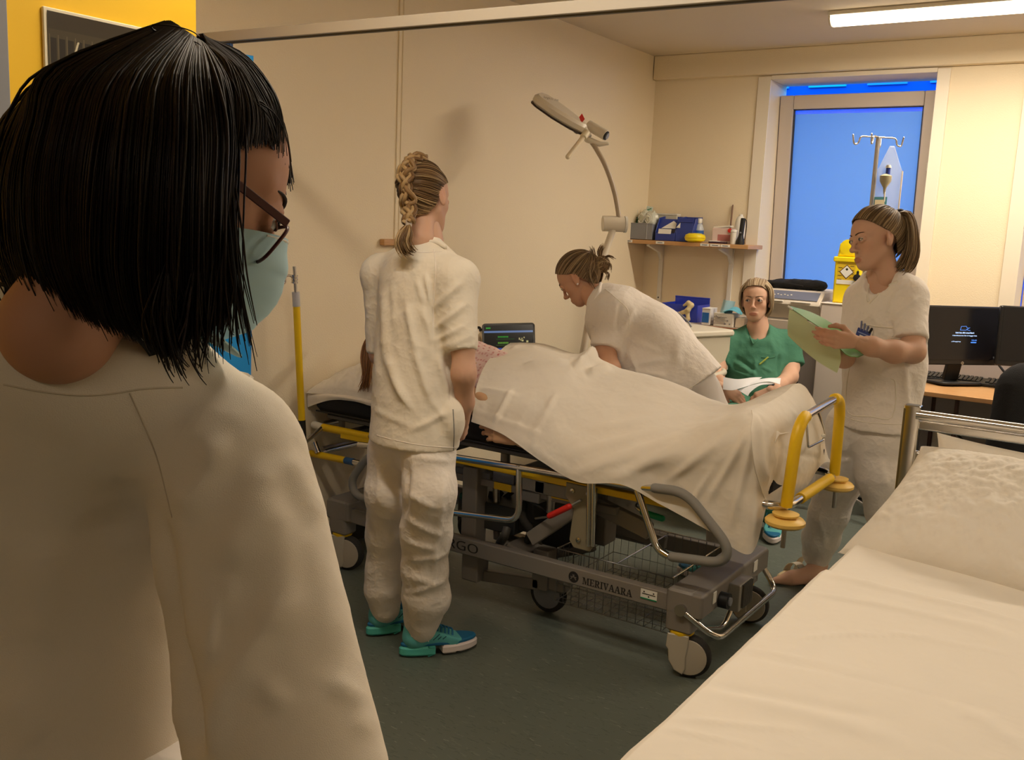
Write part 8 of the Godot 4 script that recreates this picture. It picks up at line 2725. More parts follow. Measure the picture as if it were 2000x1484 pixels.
	for q in [[V(-2.102,1.36,-3.86), V(-2.11,1.394,-3.86), V(-2.093,1.427,-3.86)], [V(-2.097,1.365,-3.86), V(-2.097,1.399,-3.86), V(-2.087,1.413,-3.86)], [V(-2.123,1.359,-3.85), V(-2.135,1.388,-3.85), V(-2.144,1.406,-3.85)], [V(-2.087,1.365,-3.87), V(-2.061,1.374,-3.87), V(-2.035,1.361,-3.87)], [V(-2.088,1.308,-3.87), V(-2.061,1.293,-3.87), V(-2.067,1.263,-3.87)], [V(-2.119,1.314,-3.8), V(-2.105,1.269,-3.79), V(-2.082,1.232,-3.79)], [V(-2.137,1.313,-3.8), V(-2.116,1.275,-3.79), V(-2.093,1.245,-3.79)], [V(-2.108,1.307,-3.82), V(-2.088,1.281,-3.81), V(-2.078,1.255,-3.8)], [V(-2.081,1.35,-3.87), V(-2.054,1.337,-3.87), V(-2.052,1.31,-3.87)]]:
		strands(bg, [q, [q[0] + Vector3(0.006, 0.004, 0.004), q[1] + Vector3(0.009, 0.003, 0.004), q[2] + Vector3(0.006, 0.006, 0.0)]], 12, 0.0018, 0.0025, cols, rng.randi(), 4, 0.3)
	part(hair, "bun", bg, hair_mat(0.42))

# ---- nurse reading from the green folder ----
func folder_nurse() -> void:
	var ft := V(-1.112,0,-4.264)
	var p := person("nurse with a blonde ponytail standing at the right, reading from the green folder", Vector3(-0.95, 0, -4.02))
	var ax := V(-.242,-.095,-1.035).normalized()
	var F := V(-.443,0.044,0.89)
	F.y = 0
	F = F.normalized()
	var hx := head_xf(V(-.943,1.502,-3.989), V(-.674,-.105,0.731), V(-.206,0.972,-.053), 1.06)
	var body := Geo.new().join(head_geo(SKIN), hx)
	var s := Sdf.new()
	s.K = 0.03
	s.chain([V(-.918,1.435,-4.017), V(-.912,1.354,-4.029), V(-.902,1.272,-4.045)], [0.05, 0.052, 0.07])
	s.limb(V(-.909,1.337,-4.04), V(-.887,1.213,-4.031), 0.06, 0.13, F, 1.25)
	s.chain([V(-.798,1.242,-3.998), V(-.758,1.14,-3.932), V(-.74,1.083,-3.896), V(-.789,1.087,-3.792), V(-.853,1.107,-3.705), V(-.894,1.121,-3.656)], [0.04, 0.044, 0.041, 0.04, 0.033, 0.025])
	s.chain([V(-1.003,1.241,-4.118), V(-1.002,1.054,-4.046), V(-.977,1.035,-3.828), V(-.971,1.064,-3.74)], [0.05, 0.043, 0.033, 0.026])
	s.limb(V(-1.092,0.126,-4.157), V(-1.086,0.067,-4.162), 0.042, 0.036)
	s.chain([V(-1.087,0.078,-4.163), V(-1.091,0.045,-4.094), V(-1.161,0.03,-4.037)], [0.036, 0.036, 0.034])
	var lf := V(-.86,0,-4.591)
	s.limb(lf + Vector3(0, 0.2, 0), lf + Vector3(0, 0.06, 0), 0.04, 0.036)
	s.limb(lf + Vector3(0, 0.05, 0), lf + Vector3(-0.14, 0.03, 0.08), 0.036, 0.032)
	for k in 5:
		var tb := V(-1.174,0.024,-4.023) + Vector3(0.014 * (k - 1), 0, -0.016 * (k - 1))
		tb = tb.lerp(V(-1.178,0.024,-4.092), k * 0.16)
		s.limb(tb, tb + Vector3(-0.045 + 0.006 * k, -0.006, 0.035 - 0.004 * k), 0.014 if k == 0 else 0.0105, 0.0115 if k == 0 else 0.009)
	body.join(tint(s.build(0.008), SKIN))
	var wx := V(-.766,0.093,0.608)
	var hand_x := Transform3D(Basis(wx.normalized(), V(0.469,-.097,0.874).normalized(), Vector3.ZERO), V(-.9,1.124,-3.647))
	hand_x.basis.z = hand_x.basis.x.cross(hand_x.basis.y).normalized()
	hand_x.basis.y = hand_x.basis.z.cross(hand_x.basis.x).normalized()
	var up_side := 1.0 if hand_x.basis.z.y > 0 else -1.0
	body.join(hand_geo(hand_x, up_side, [[0.35, 0.45, 0.35], [0.4, 0.5, 0.35], [0.42, 0.5, 0.4], [0.45, 0.5, 0.4]], SKIN, 0.6, 0.92))
	part(p, "body", body, M.skin)
	add_face(p, hx, Color(0.2, 0.13, 0.08), rgb(90, 105, 120), 0.35)
	# shirt
	var t := Sdf.new()
	t.K = 0.04
	t.limb(V(-.89,1.237,-4.034), V(-.871,0.989,-4.01), 0.15, 0.155, F, 1.2)
	t.limb(V(-.871,0.989,-4.01), V(-.855,0.725,-3.969), 0.155, 0.158, F, 1.15, 2)
	t.limb(V(-.909,1.337,-4.04), V(-.889,1.233,-4.033), 0.07, 0.14, F, 1.2)
	t.limb(V(-.882,1.323,-4.031), V(-.803,1.286,-4.003), 0.055, 0.066)
	t.limb(V(-.935,1.319,-4.056), V(-.999,1.258,-4.112), 0.055, 0.066)
	t.limb(V(-.809,1.281,-3.998), V(-.768,1.122,-3.922), 0.076, 0.074, Vector3.ZERO, 1.0, 2)
	t.limb(V(-.998,1.252,-4.111), V(-1.003,1.085,-4.063), 0.07, 0.066, Vector3.ZERO, 1.0, 2)
	t.ball(V(-.777,1.001,-4.001), Vector3(0.07, 0.2, 0.07))
	# neck opening: a wedge cut down to the V
	t.limb(V(-.921,1.366,-3.88), V(-.915,1.281,-3.795), 0.055, 0.012, Vector3.ZERO, 1.0, 4)
	t.limb(V(-.921,1.404,-4.01), V(-.913,1.339,-3.954), 0.06, 0.055, Vector3.ZERO, 1.0, 4)
	t.planes.append(Plane(Vector3.DOWN, -0.757))
	var f := Folds.new()
	f.axis = ax
	f.noise = FastNoiseLite.new()
	f.noise.frequency = 8.0
	f.namp = 0.004
	for q in [
		[V(-.829,1.196,-3.884), V(-.758,1.287,-3.948), 0.011, 0.012], [V(-.817,1.167,-3.886), V(-.778,1.247,-3.928), 0.01, 0.009], [V(-.845,1.214,-3.877), V(-.82,1.323,-3.914), 0.008, 0.012],
		[V(-.832,1.196,-3.882), V(-.82,1.128,-3.876), -0.014, 0.008], [V(-.917,1.24,-3.835), V(-.858,1.165,-3.859), 0.008, 0.014], [V(-.95,1.238,-3.813), V(-.933,1.044,-3.786), 0.007, 0.016],
		[V(-.937,1.005,-3.776), V(-.884,0.978,-3.805), 0.01, 0.01], [V(-.902,0.991,-3.796), V(-.801,0.973,-3.859), 0.009, 0.009], [V(-.925,0.937,-3.77), V(-.881,0.959,-3.803), 0.008, 0.008],
		[V(-.952,1.062,-3.777), V(-.777,1.042,-3.888), -0.006, 0.012], [V(-.77,1.052,-3.895), V(-.737,0.859,-3.879), 0.008, 0.016], [V(-.874,0.9,-3.797), V(-.772,0.876,-3.859), 0.005, 0.012],
		[V(-.826,1.108,-3.869), V(-.814,1.05,-3.865), -0.012, 0.007]]:
		f.add(q[0], q[1], q[2], q[3])
	var sg := t.build(0.0085, f.at)
	var sh := part(p, "shirt", sg, M.trousers)
	part(sh, "neckband", seam(sg, [V(-.828,1.346,-3.914), V(-.854,1.329,-3.893), V(-.883,1.296,-3.868), V(-.908,1.26,-3.844)], ax, 0.005), M.scrub)
	part(sh, "neckband", seam(sg, [V(-.915,1.353,-3.858), V(-.92,1.318,-3.848), V(-.912,1.264,-3.843)], ax, 0.005), M.scrub)
	part(sh, "pocket_edge", seam(sg, [V(-.942,1.008,-3.773), V(-.941,0.907,-3.754), V(-.922,0.826,-3.75), V(-.848,0.824,-3.799), V(-.78,0.829,-3.845), V(-.785,0.954,-3.866), V(-.805,0.976,-3.857)], ax, 0.0026), M.scrub)
	part(sh, "pocket_edge", seam(sg, [V(-.925,1.177,-3.817), V(-.867,1.17,-3.854), V(-.822,1.167,-3.883)], ax, 0.003), M.scrub)
	part(sh, "hem_stitch", seam(sg, [V(-.962,0.818,-3.722), V(-.878,0.801,-3.775), V(-.747,0.803,-3.862)], ax, 0.0022), M.scrub)
	part(sh, "sleeve_hem", seam(sg, [V(-.798,1.138,-3.771), V(-.742,1.137,-3.808), V(-.694,1.149,-3.842)], ax, 0.0022), M.scrub)
	# badge and pens in the breast pocket
	var bh := hit(sg, V(-.787,1.184,-3.303), V(-.935,1.125,-3.922) - V(-.787,1.184,-3.303))
	if bh.size():
		var n: Vector3 = bh[1]
		var bxv := (Vector3.UP.cross(n)).normalized()
		var bs := Basis(bxv, n.cross(bxv), n) * Basis(Vector3(0, 0, 1), -0.22)
		var o: Vector3 = bh[0] + n * 0.006
		var bd := part(p, "name_badge", Geo.new().box(Transform3D(bs, o), Vector3(0.064, 0.044, 0.004), 0.002), mat(rgb(46, 66, 140), 0.4))
		part(bd, "name_strip", Geo.new().box(Transform3D(bs, o + bs.z * 0.0025 + bs.y * -0.008 + bs.x * 0.006), Vector3(0.036, 0.012, 0.001), 0.0), M.paper)
		part(bd, "printed_line", Geo.new().box(Transform3D(bs, o + bs.z * 0.0025 + bs.y * 0.006), Vector3(0.05, 0.004, 0.001), 0.0), mat(rgb(140, 160, 210), 0.5))
		part(bd, "badge_card", Geo.new().box(Transform3D(bs, o - bs.z * 0.001 + bs.y * 0.02 + bs.x * 0.012), Vector3(0.05, 0.02, 0.002), 0.0), M.paper)
		for k in 4:
			var a := o + bs.x * (-0.016 + 0.014 * k) + bs.y * 0.02 + bs.z * 0.002
			part(p, "pen", Geo.new().tube([a, a + bs.y * (0.028 - 0.004 * k) + bs.x * 0.004 * (k - 2)], 0.005 if k == 3 else 0.0036, 8, 2), M.black if k == 3 else mat(rgb(120, 126, 160), 0.35))
	# trousers
	var tf := Folds.new()
	tf.axis = ax
	tf.noise = f.noise
	tf.namp = 0.005
	for q in [
		[V(-.971,0.711,-3.939), V(-.944,0.568,-3.928), 0.008, 0.014], [V(-.998,0.648,-3.909), V(-.948,0.671,-3.946), 0.008, 0.01], [V(-.995,0.597,-3.901), V(-.939,0.62,-3.942), 0.008, 0.01],
		[V(-.874,0.49,-3.96), V(-.773,0.515,-4.031), 0.012, 0.014], [V(-.859,0.439,-3.96), V(-.758,0.465,-4.031), 0.013, 0.012], [V(-.837,0.403,-3.967), V(-.751,0.413,-4.025), 0.01, 0.01],
		[V(-.851,0.655,-4.007), V(-.81,0.534,-4.01), 0.007, 0.016], [V(-1.071,0.343,-4.044), V(-1.033,0.215,-4.044), 0.006, 0.01], [V(-1.134,0.169,-4.09), V(-1.062,0.217,-4.147), 0.012, 0.012],
		[V(-1.138,0.136,-4.081), V(-1.054,0.151,-4.139), 0.01, 0.009]]:
		tf.add(q[0], q[1], q[2], q[3])
	var tg := trousers([
		[[V(-.967,0.675,-4.031), V(-.997,0.517,-4.029), V(-1.038,0.345,-4.066), V(-1.074,0.211,-4.113), V(-1.095,0.121,-4.154)], [0.105, 0.092, 0.08, 0.075, 0.062]],
		[[V(-.834,0.695,-3.977), V(-.812,0.566,-3.954), V(-.783,0.42,-3.969), lf + Vector3(0, 0.2, 0)], [0.11, 0.1, 0.083, 0.065]]],
		[[V(-.952,0.734,-4.016), V(-.827,0.738,-3.978), 0.12, 0.125]], 0.03, 0.009, tf)
	part(p, "trousers", tg, M.trousers)
	# sandals
	for k in 2:
		var h := V(-1.097,0,-4.277)
		var e := V(-1.22,0,-4.042)
		if k:
			h = lf + Vector3(0.05, 0, -0.03)
			e = lf + Vector3(-0.2, 0, 0.11)
		var z := (e - h) * Vector3(1, 0, 1)
		var ln := 0.26
		z = z.normalized()
		var xx := Vector3.UP.cross(z)
		var o := PackedVector2Array()
		for q in 30:
			var a := TAU * q / 30.0
			var zz := ln * 0.5 + cos(a) * ln * 0.5
			o.append(Vector2(sin(a) * (0.034 + 0.014 * smoothstep(0.1, 0.2, zz)), zz))
		var xf := Transform3D(Basis(xx, Vector3.UP, z), e - z * ln + Vector3(0, 0.0, 0))
		var sd := part(p, "sandal", Geo.new().prism(xf * Transform3D(Basis(Vector3(1, 0, 0), Vector3(0, 0, 1), Vector3(0, -1, 0)), Vector3(0, 0.026, 0)), o, 0.026, 0.006), mat(rgb(205, 182, 140), 0.7))
		for st in [[0.165, 0.05, 0.04], [0.1, 0.072, 0.042]]:
			var strap := func(u: float, v: float) -> Vector3:
				var a := lerpf(-0.15, PI + 0.15, u)
				return xf * Vector3(cos(a) * 0.05, 0.02 + maxf(sin(a), -0.1) * st[1], st[0] + (v - 0.5) * st[2] - 0.01 * sin(a))
			part(sd, "strap", Geo.new().sheet(18, 3, strap, 0.003), mat(rgb(216, 204, 184), 0.6))
		part(sd, "buckle", Geo.new().box(xf * Transform3D(Basis(Vector3(0, 0, 1), -0.6), Vector3(0.034, 0.064, 0.168)), Vector3(0.024, 0.006, 0.03), 0.002), M.chrome)
	# hair pulled up into a ponytail
	var cols := [Color(0.22, 0.145, 0.075), Color(0.16, 0.1, 0.052), Color(0.32, 0.22, 0.12), Color(0.40, 0.29, 0.165), Color(0.11, 0.07, 0.035)]
	var gd := []
	var st2 := [Vector2(-158, -54), Vector2(-130, -44), Vector2(-106, -16), Vector2(-88, -4), Vector2(-74, 4), Vector2(-52, 20), Vector2(-26, 31), Vector2(0, 33), Vector2(26, 31), Vector2(52, 20), Vector2(74, 4), Vector2(88, -4), Vector2(106, -16), Vector2(130, -44), Vector2(158, -54)]
	for k in st2.size():
		gd.append(over(st2[k], Vector2(179.0 if st2[k].x > 0 else -179.0, 46.0), 8, 0.03, 0.07, 0.03))
	var wg := placed(hx, gd)
	var hg := Geo.new()
	scalp(hg, wg, Color(0.15, 0.095, 0.05), hx * HC)
	strands(hg, wg, 22, 0.0021, 0.0013, cols, 61, 4)
	var hair := part(p, "hair", hg, hair_mat(0.42))
	var tail := [
		[V(-.887,1.598,-4.069), V(-.859,1.582,-4.061), V(-.84,1.523,-4.037), V(-.839,1.459,-4.026), V(-.858,1.408,-4.003), V(-.865,1.398,-3.997)],
		[V(-.882,1.605,-4.05), V(-.841,1.602,-4.028), V(-.815,1.539,-4.008), V(-.809,1.46,-3.997), V(-.82,1.401,-3.99), V(-.831,1.386,-3.98)],
		[V(-.886,1.61,-4.073), V(-.844,1.611,-4.076), V(-.816,1.55,-4.083), V(-.796,1.461,-4.078), V(-.804,1.405,-4.062), V(-.822,1.38,-4.046)],
		[V(-.894,1.607,-4.115), V(-.871,1.605,-4.154), V(-.849,1.54,-4.156), V(-.835,1.459,-4.126), V(-.84,1.402,-4.087), V(-.853,1.389,-4.063)],
		[V(-.892,1.598,-4.09), V(-.869,1.579,-4.102), V(-.85,1.519,-4.078), V(-.849,1.454,-4.067), V(-.861,1.41,-4.038), V(-.868,1.399,-4.019)]]
	var tl := Geo.new()
	strands(tl, tail, 50, 0.0028, 0.004, cols, 63, 4, 0.15)
	part(hair, "ponytail", tl, hair_mat(0.4))
	part(hair, "hair_tie", Geo.new().tube([V(-.891,1.601,-4.067), V(-.88,1.608,-4.076)], 0.017, 14, 2), mat(rgb(26, 20, 26), 0.7))
	# folder and sheets in her hand
	var fo := thing("green_folder", "green folder held open by the ponytailed nurse", "folder", V(-1.031,1.162,-3.647))
	var f0 := [V(-1.17,1.23,-3.69), V(-1.093,1.189,-3.684), V(-1.01,1.148,-3.658), V(-.929,1.076,-3.649), V(-.882,1.069,-3.655)]
	var f1 := [V(-1.189,1.226,-3.774), V(-1.095,1.204,-3.783), V(-.994,1.152,-3.791), V(-.93,1.101,-3.774), V(-.88,1.072,-3.753)]
	part(fo, "cover", Geo.new().sheet(24, 8, net([f0, f1]), 0.002), mat(rgb(86, 150, 48), 0.5))
	var sp := thing("paper_sheet", "translucent pale green sheet hanging below the green folder", "paper", V(-1.033,1.082,-3.679))
	var b0 := [V(-1.168,1.224,-3.696), V(-1.092,1.181,-3.689), V(-1.01,1.14,-3.668), V(-.952,1.088,-3.66)]
	var b1 := [V(-1.163,1.148,-3.678), V(-1.093,1.099,-3.679), V(-1.02,1.056,-3.67), V(-.95,1.044,-3.677)]
	var b2 := [V(-1.155,1.12,-3.666), V(-1.096,1.072,-3.671), V(-1.026,1.028,-3.673), V(-.959,0.997,-3.675)]
	var pm := mat(rgb(206, 216, 176), 0.6)
	pm.backlight_enabled = true
	pm.backlight = Color(0.5, 0.55, 0.4)
	part(sp, "sheet", Geo.new().sheet(20, 14, net([b0, b1, b2]), 0.0012), pm)
	part(sp, "white_edge", Geo.new().tube([V(-1.171,1.232,-3.684), V(-1.153,1.22,-3.687)], 0.004, 6), M.paper)


# ---- woman in green scrubs on the chair ----
func seated_woman() -> void:
	var seat := V(-1.74,0.546,-5.099)
	var ch := thing("chair", "black chair under the seated woman in green scrubs", "chair", Vector3(seat.x, 0, seat.z))
	var fw := V(0.336,0.15,0.963)
	fw.y = 0
	fw = fw.normalized()
	var rt := Vector3.UP.cross(fw).normalized()
	var bs := Basis(rt, Vector3.UP, fw)
	var sc := Vector3(seat.x, 0.44, seat.z)
	part(ch, "seat", Geo.new().prism(Transform3D(Basis(rt, fw, rt.cross(fw)), sc), rrect(0.44, 0.42, 0.06), 0.04, 0.01), M.black_cloth)
	part(ch, "backrest", Geo.new().prism(Transform3D(bs, sc + Vector3(0, 0.27, 0) - fw * 0.24), rrect(0.42, 0.34, 0.06), 0.03, 0.01), M.black_cloth)
	for sx in [-1, 1]:
		for sz in [-1, 1]:
			var f: Vector3 = sc + rt * sx * 0.2 + fw * sz * 0.19
			part(ch, "leg", Geo.new().tube([Vector3(f.x, 0.003, f.z), Vector3(f.x, 0.42, f.z)], 0.012, 10), M.black)
		var b0: Vector3 = sc + rt * sx * 0.2 - fw * 0.22
		part(ch, "back_frame", Geo.new().tube([b0, b0 + Vector3(0, 0.42, 0) - fw * 0.03], 0.012, 10), M.black)
	var p := person("woman in green scrubs sitting on a chair with papers in her lap", Vector3(seat.x, 0, seat.z))
	var ax := V(-.339,-.12,-.966).normalized()
	var hx := head_xf(V(-1.819,1.138,-5.162), V(0.168,0.08,0.978), V(-.083,0.988,-.138))
	var body := Geo.new().join(head_geo(SKIN), hx)
	var s := Sdf.new()
	s.K = 0.03
	s.chain([V(-1.811,1.073,-5.179), V(-1.8,0.989,-5.169), V(-1.788,0.911,-5.162)], [0.051, 0.053, 0.07])
	s.limb(V(-1.799,0.955,-5.175), V(-1.787,0.843,-5.161), 0.06, 0.135, fw, 1.32)
	s.chain([V(-1.939,0.894,-5.035), V(-1.933,0.777,-4.955), V(-1.915,0.732,-4.898), V(-1.849,0.716,-4.793), V(-1.796,0.7,-4.728)], [0.05, 0.045, 0.042, 0.035, 0.027])
	s.chain([V(-1.656,0.905,-5.272), V(-1.611,0.79,-5.207), V(-1.59,0.746,-5.139), V(-1.595,0.715,-4.984), V(-1.606,0.694,-4.876)], [0.05, 0.045, 0.042, 0.035, 0.027])
	for k in 2:
		var an := sc + fw * (0.5 - 0.05 * k) + rt * (0.12 if k else -0.12)
		s.limb(Vector3(an.x, 0.25, an.z), Vector3(an.x, 0.08, an.z), 0.045, 0.038)
	body.join(tint(s.build(0.009), SKIN))
	body.join(hand_geo(head_like(V(-1.796,0.7,-4.728), V(0.848,-.413,-.114), V(0.057,0.691,0.678)), 1.0, [[0.5, 0.6, 0.4], [0.5, 0.6, 0.4], [0.5, 0.6, 0.4], [0.5, 0.6, 0.4]], SKIN, 0.5, 0.95))
	body.join(hand_geo(head_like(V(-1.602,0.697,-4.879), V(-.587,-.42,0.711), V(0.127,0.794,0.611)), -1.0, [[0.5, 0.6, 0.4], [0.5, 0.6, 0.4], [0.5, 0.6, 0.4], [0.5, 0.6, 0.4]], SKIN, 0.5, 0.95))
	part(p, "body", body, M.skin)
	add_face(p, hx, Color(0.3, 0.2, 0.13), rgb(70, 86, 96), 0.55)
	part(p, "watch", Geo.new().tube([V(-1.599,0.701,-4.918), V(-1.603,0.697,-4.897)], 0.033, 14, 1), M.black)
	part(p, "earring", Geo.new().lathe(Transform3D(Basis(), hx * Vector3(0.079, -0.037, 0.0)), [Vector2(0.0003, -0.004), Vector2(0.004, 0), Vector2(0.0003, 0.004)], 10), mat(rgb(240, 235, 225), 0.2))
	var t := Sdf.new()
	t.K = 0.045
	t.limb(V(-1.788,0.848,-5.162), V(-1.766,0.626,-5.073), 0.155, 0.165, fw, 1.3)
	t.limb(V(-1.799,0.955,-5.175), V(-1.788,0.848,-5.162), 0.07, 0.15, fw, 1.3)
	t.limb(V(-1.828,0.946,-5.143), V(-1.935,0.893,-5.049), 0.05, 0.068)
	t.limb(V(-1.76,0.948,-5.2), V(-1.661,0.904,-5.269), 0.05, 0.068)
	t.limb(V(-1.935,0.893,-5.049), V(-1.937,0.786,-4.979), 0.072, 0.066, Vector3.ZERO, 1.0, 2)
	t.limb(V(-1.663,0.904,-5.267), V(-1.61,0.788,-5.231), 0.074, 0.072, Vector3.ZERO, 1.0, 2)
	t.limb(V(-1.77,1.014,-5.048), V(-1.741,0.916,-4.951), 0.07, 0.016, Vector3.ZERO, 1.0, 4)
	t.limb(V(-1.79,1.021,-5.134), V(-1.778,0.984,-5.11), 0.066, 0.058, Vector3.ZERO, 1.0, 4)
	var f := Folds.new()
	f.axis = ax
	f.noise = FastNoiseLite.new()
	f.noise.frequency = 8.0
	f.namp = 0.003
	for q in [
		[V(-1.85,0.818,-4.958), V(-1.736,0.741,-5.018), 0.014, 0.014], [V(-1.855,0.771,-4.945), V(-1.746,0.732,-5.009), 0.012, 0.012], [V(-1.829,0.838,-4.975), V(-1.732,0.766,-5.025), -0.01, 0.01],
		[V(-1.896,0.911,-4.945), V(-1.883,0.788,-4.93), -0.014, 0.01], [V(-1.643,0.869,-5.104), V(-1.639,0.746,-5.082), -0.014, 0.01], [V(-1.747,0.74,-5.01), V(-1.746,0.837,-5.03), 0.009, 0.012],
		[V(-1.72,0.797,-5.039), V(-1.67,0.772,-5.067), 0.007, 0.008], [V(-1.819,0.943,-5.002), V(-1.828,0.832,-4.975), 0.006, 0.018], [V(-1.704,0.949,-5.079), V(-1.66,0.869,-5.093), 0.006, 0.018]]:
		f.add(q[0], q[1], q[2], q[3])
	var sg := t.build(0.009, f.at)
	var sh := part(p, "shirt", sg, M.green_scrub)
	part(sh, "pocket_edge", seam(sg, [V(-1.655,0.869,-4.853), V(-1.621,0.868,-4.875), V(-1.596,0.874,-4.893)], ax, 0.003), M.green_scrub)
	part(sh, "neckband", seam(sg, [V(-1.746,1.025,-4.824), V(-1.725,0.984,-4.829), V(-1.701,0.938,-4.836)], ax, 0.005), M.green_scrub)
	part(sh, "neckband", seam(sg, [V(-1.647,1.033,-4.891), V(-1.672,0.987,-4.865), V(-1.701,0.938,-4.836)], ax, 0.005), M.green_scrub)
	var ph := hit(sg, V(-1.514,0.903,-4.467), V(-1.745,0.812,-5.147) - V(-1.514,0.903,-4.467))
	if ph.size(): part(p, "pen", Geo.new().tube([ph[0] + ph[1] * 0.006 - V(0.015,0.017,-.013), ph[0] + ph[1] * 0.008 + V(0.016,0.019,-.014)], 0.0045, 8, 2), mat(rgb(170, 190, 90), 0.4))
	var tg := trousers([
		[[sc + Vector3(0, 0.1, 0) - rt * 0.09, sc + Vector3(0, 0.11, 0) + fw * 0.42 - rt * 0.12, sc + Vector3(0, -0.2, 0) + fw * 0.48 - rt * 0.12, sc + Vector3(0, -0.34, 0) + fw * 0.5 - rt * 0.12], [0.11, 0.085, 0.075, 0.07]],
		[[sc + Vector3(0, 0.1, 0) + rt * 0.09, sc + Vector3(0, 0.11, 0) + fw * 0.42 + rt * 0.12, sc + Vector3(0, -0.2, 0) + fw * 0.44 + rt * 0.12, sc + Vector3(0, -0.34, 0) + fw * 0.45 + rt * 0.12], [0.11, 0.085, 0.075, 0.07]]],
		[[sc + Vector3(0, 0.15, -0.0) - rt * 0.07, sc + Vector3(0, 0.15, 0.0) + rt * 0.07, 0.14, 0.14]], 0.04, 0.014)
	part(p, "trousers", tg, M.green_scrub)
	for k in 2:
		var an := sc + fw * (0.46 - 0.05 * k) + rt * (0.12 if k else -0.12)
		sneaker(p, Transform3D(Basis(rt, Vector3.UP, fw), Vector3(an.x, 0.003, an.z)), 0.25)
	# chin length blonde hair
	var cols := [Color(0.42, 0.31, 0.19), Color(0.34, 0.24, 0.14), Color(0.50, 0.40, 0.27), Color(0.28, 0.19, 0.11)]
	var gd := []
	var st := [[-58, 34, -62, 0, -76, -30], [-70, 40, -80, 0, -88, -44], [-90, 50, -100, 0, -104, -52], [-130, 55, -135, 0, -138, -55], [180, 55, 180, 0, 180, -52], [130, 55, 135, 0, 138, -55], [92, 50, 100, 0, 104, -56], [70, 42, 82, 4, 90, -56], [52, 36, 62, 4, 78, -46]]
	for q in st:
		var top := hd(q[0] * 0.4, 84, 0.08)
		if absf(q[0]) > 120: top = hd(180, 84, 0.08)
		gd.append([top, hd(q[0], q[1], 0.13), hd(q[2], q[3] + 14, 0.16), hd(q[2], q[3] - 8, 0.19), hd(q[4], lerpf(q[3], q[5], 0.6), 0.22), hd(q[4], q[5], 0.12)])
	var wg := placed(hx, gd)
	var hg := Geo.new()
	scalp(hg, wg, Color(0.33, 0.24, 0.145), hx * HC)
	strands(hg, wg, 32, 0.0022, 0.0016, cols, 41, 4, 0.08)
	part(p, "hair", hg, hair_mat(0.45))
	var fr := placed(hx, [over(Vector2(-66, 12), Vector2(-100, 50), 6, 0.05, 0.12, 0.05), over(Vector2(-36, 32), Vector2(-110, 64), 6, 0.05, 0.12, 0.05), over(Vector2(0, 36), Vector2(180, 78), 6, 0.05, 0.1, 0.05), over(Vector2(34, 33), Vector2(110, 64), 6, 0.05, 0.12, 0.05), over(Vector2(62, 16), Vector2(100, 50), 6, 0.05, 0.12, 0.05)])
	var fg := Geo.new()
	scalp(fg, fr, Color(0.33, 0.24, 0.145), hx * HC)
	strands(fg, fr, 30, 0.0022, 0.001, cols, 43, 4)
	part(p, "fringe", fg, hair_mat(0.45))
	# her papers
	var sheets := [
		["white sheet of paper on the left of the seated woman's lap", [V(-1.797,0.765,-4.703), V(-1.731,0.759,-4.733), V(-1.674,0.769,-4.785), V(-1.642,0.769,-4.842)], [V(-1.784,0.705,-4.676), V(-1.735,0.706,-4.684), V(-1.694,0.722,-4.702), V(-1.659,0.738,-4.765)], rgb(196, 204, 224)],
		["curling white sheets fanned out in the seated woman's hands", [V(-1.7,0.74,-4.75), V(-1.657,0.756,-4.794), V(-1.607,0.768,-4.841), V(-1.56,0.768,-4.896)], [V(-1.676,0.728,-4.739), V(-1.635,0.747,-4.758), V(-1.591,0.756,-4.8), V(-1.551,0.741,-4.86)], rgb(232, 232, 238)],
		["lowest white sheet hanging over the seated woman's knee", [V(-1.714,0.709,-4.699), V(-1.656,0.736,-4.742), V(-1.608,0.752,-4.788), V(-1.571,0.749,-4.837)], [V(-1.653,0.687,-4.686), V(-1.646,0.709,-4.707), V(-1.617,0.739,-4.756), V(-1.58,0.742,-4.817)], rgb(180, 192, 222)]]
	for q in sheets:
		var o := thing("paper_sheet", q[0], "paper", (q[1][0] + q[2][2]) * 0.5, "papers held by the seated woman")
		part(o, "sheet", Geo.new().sheet(18, 8, net([q[1], (func(a, b): return [a[0].lerp(b[0], 0.5), a[1].lerp(b[1], 0.5), a[2].lerp(b[2], 0.5), a[3].lerp(b[3], 0.5)]).call(q[1], q[2]), q[2]]), 0.0015), mat(rgb(232, 234, 240), 0.8))

func head_like(o: Vector3, x: Vector3, y: Vector3) -> Transform3D:
	x = x.normalized()
	var z := x.cross(y).normalized()
	return Transform3D(Basis(x, z.cross(x), z), o)

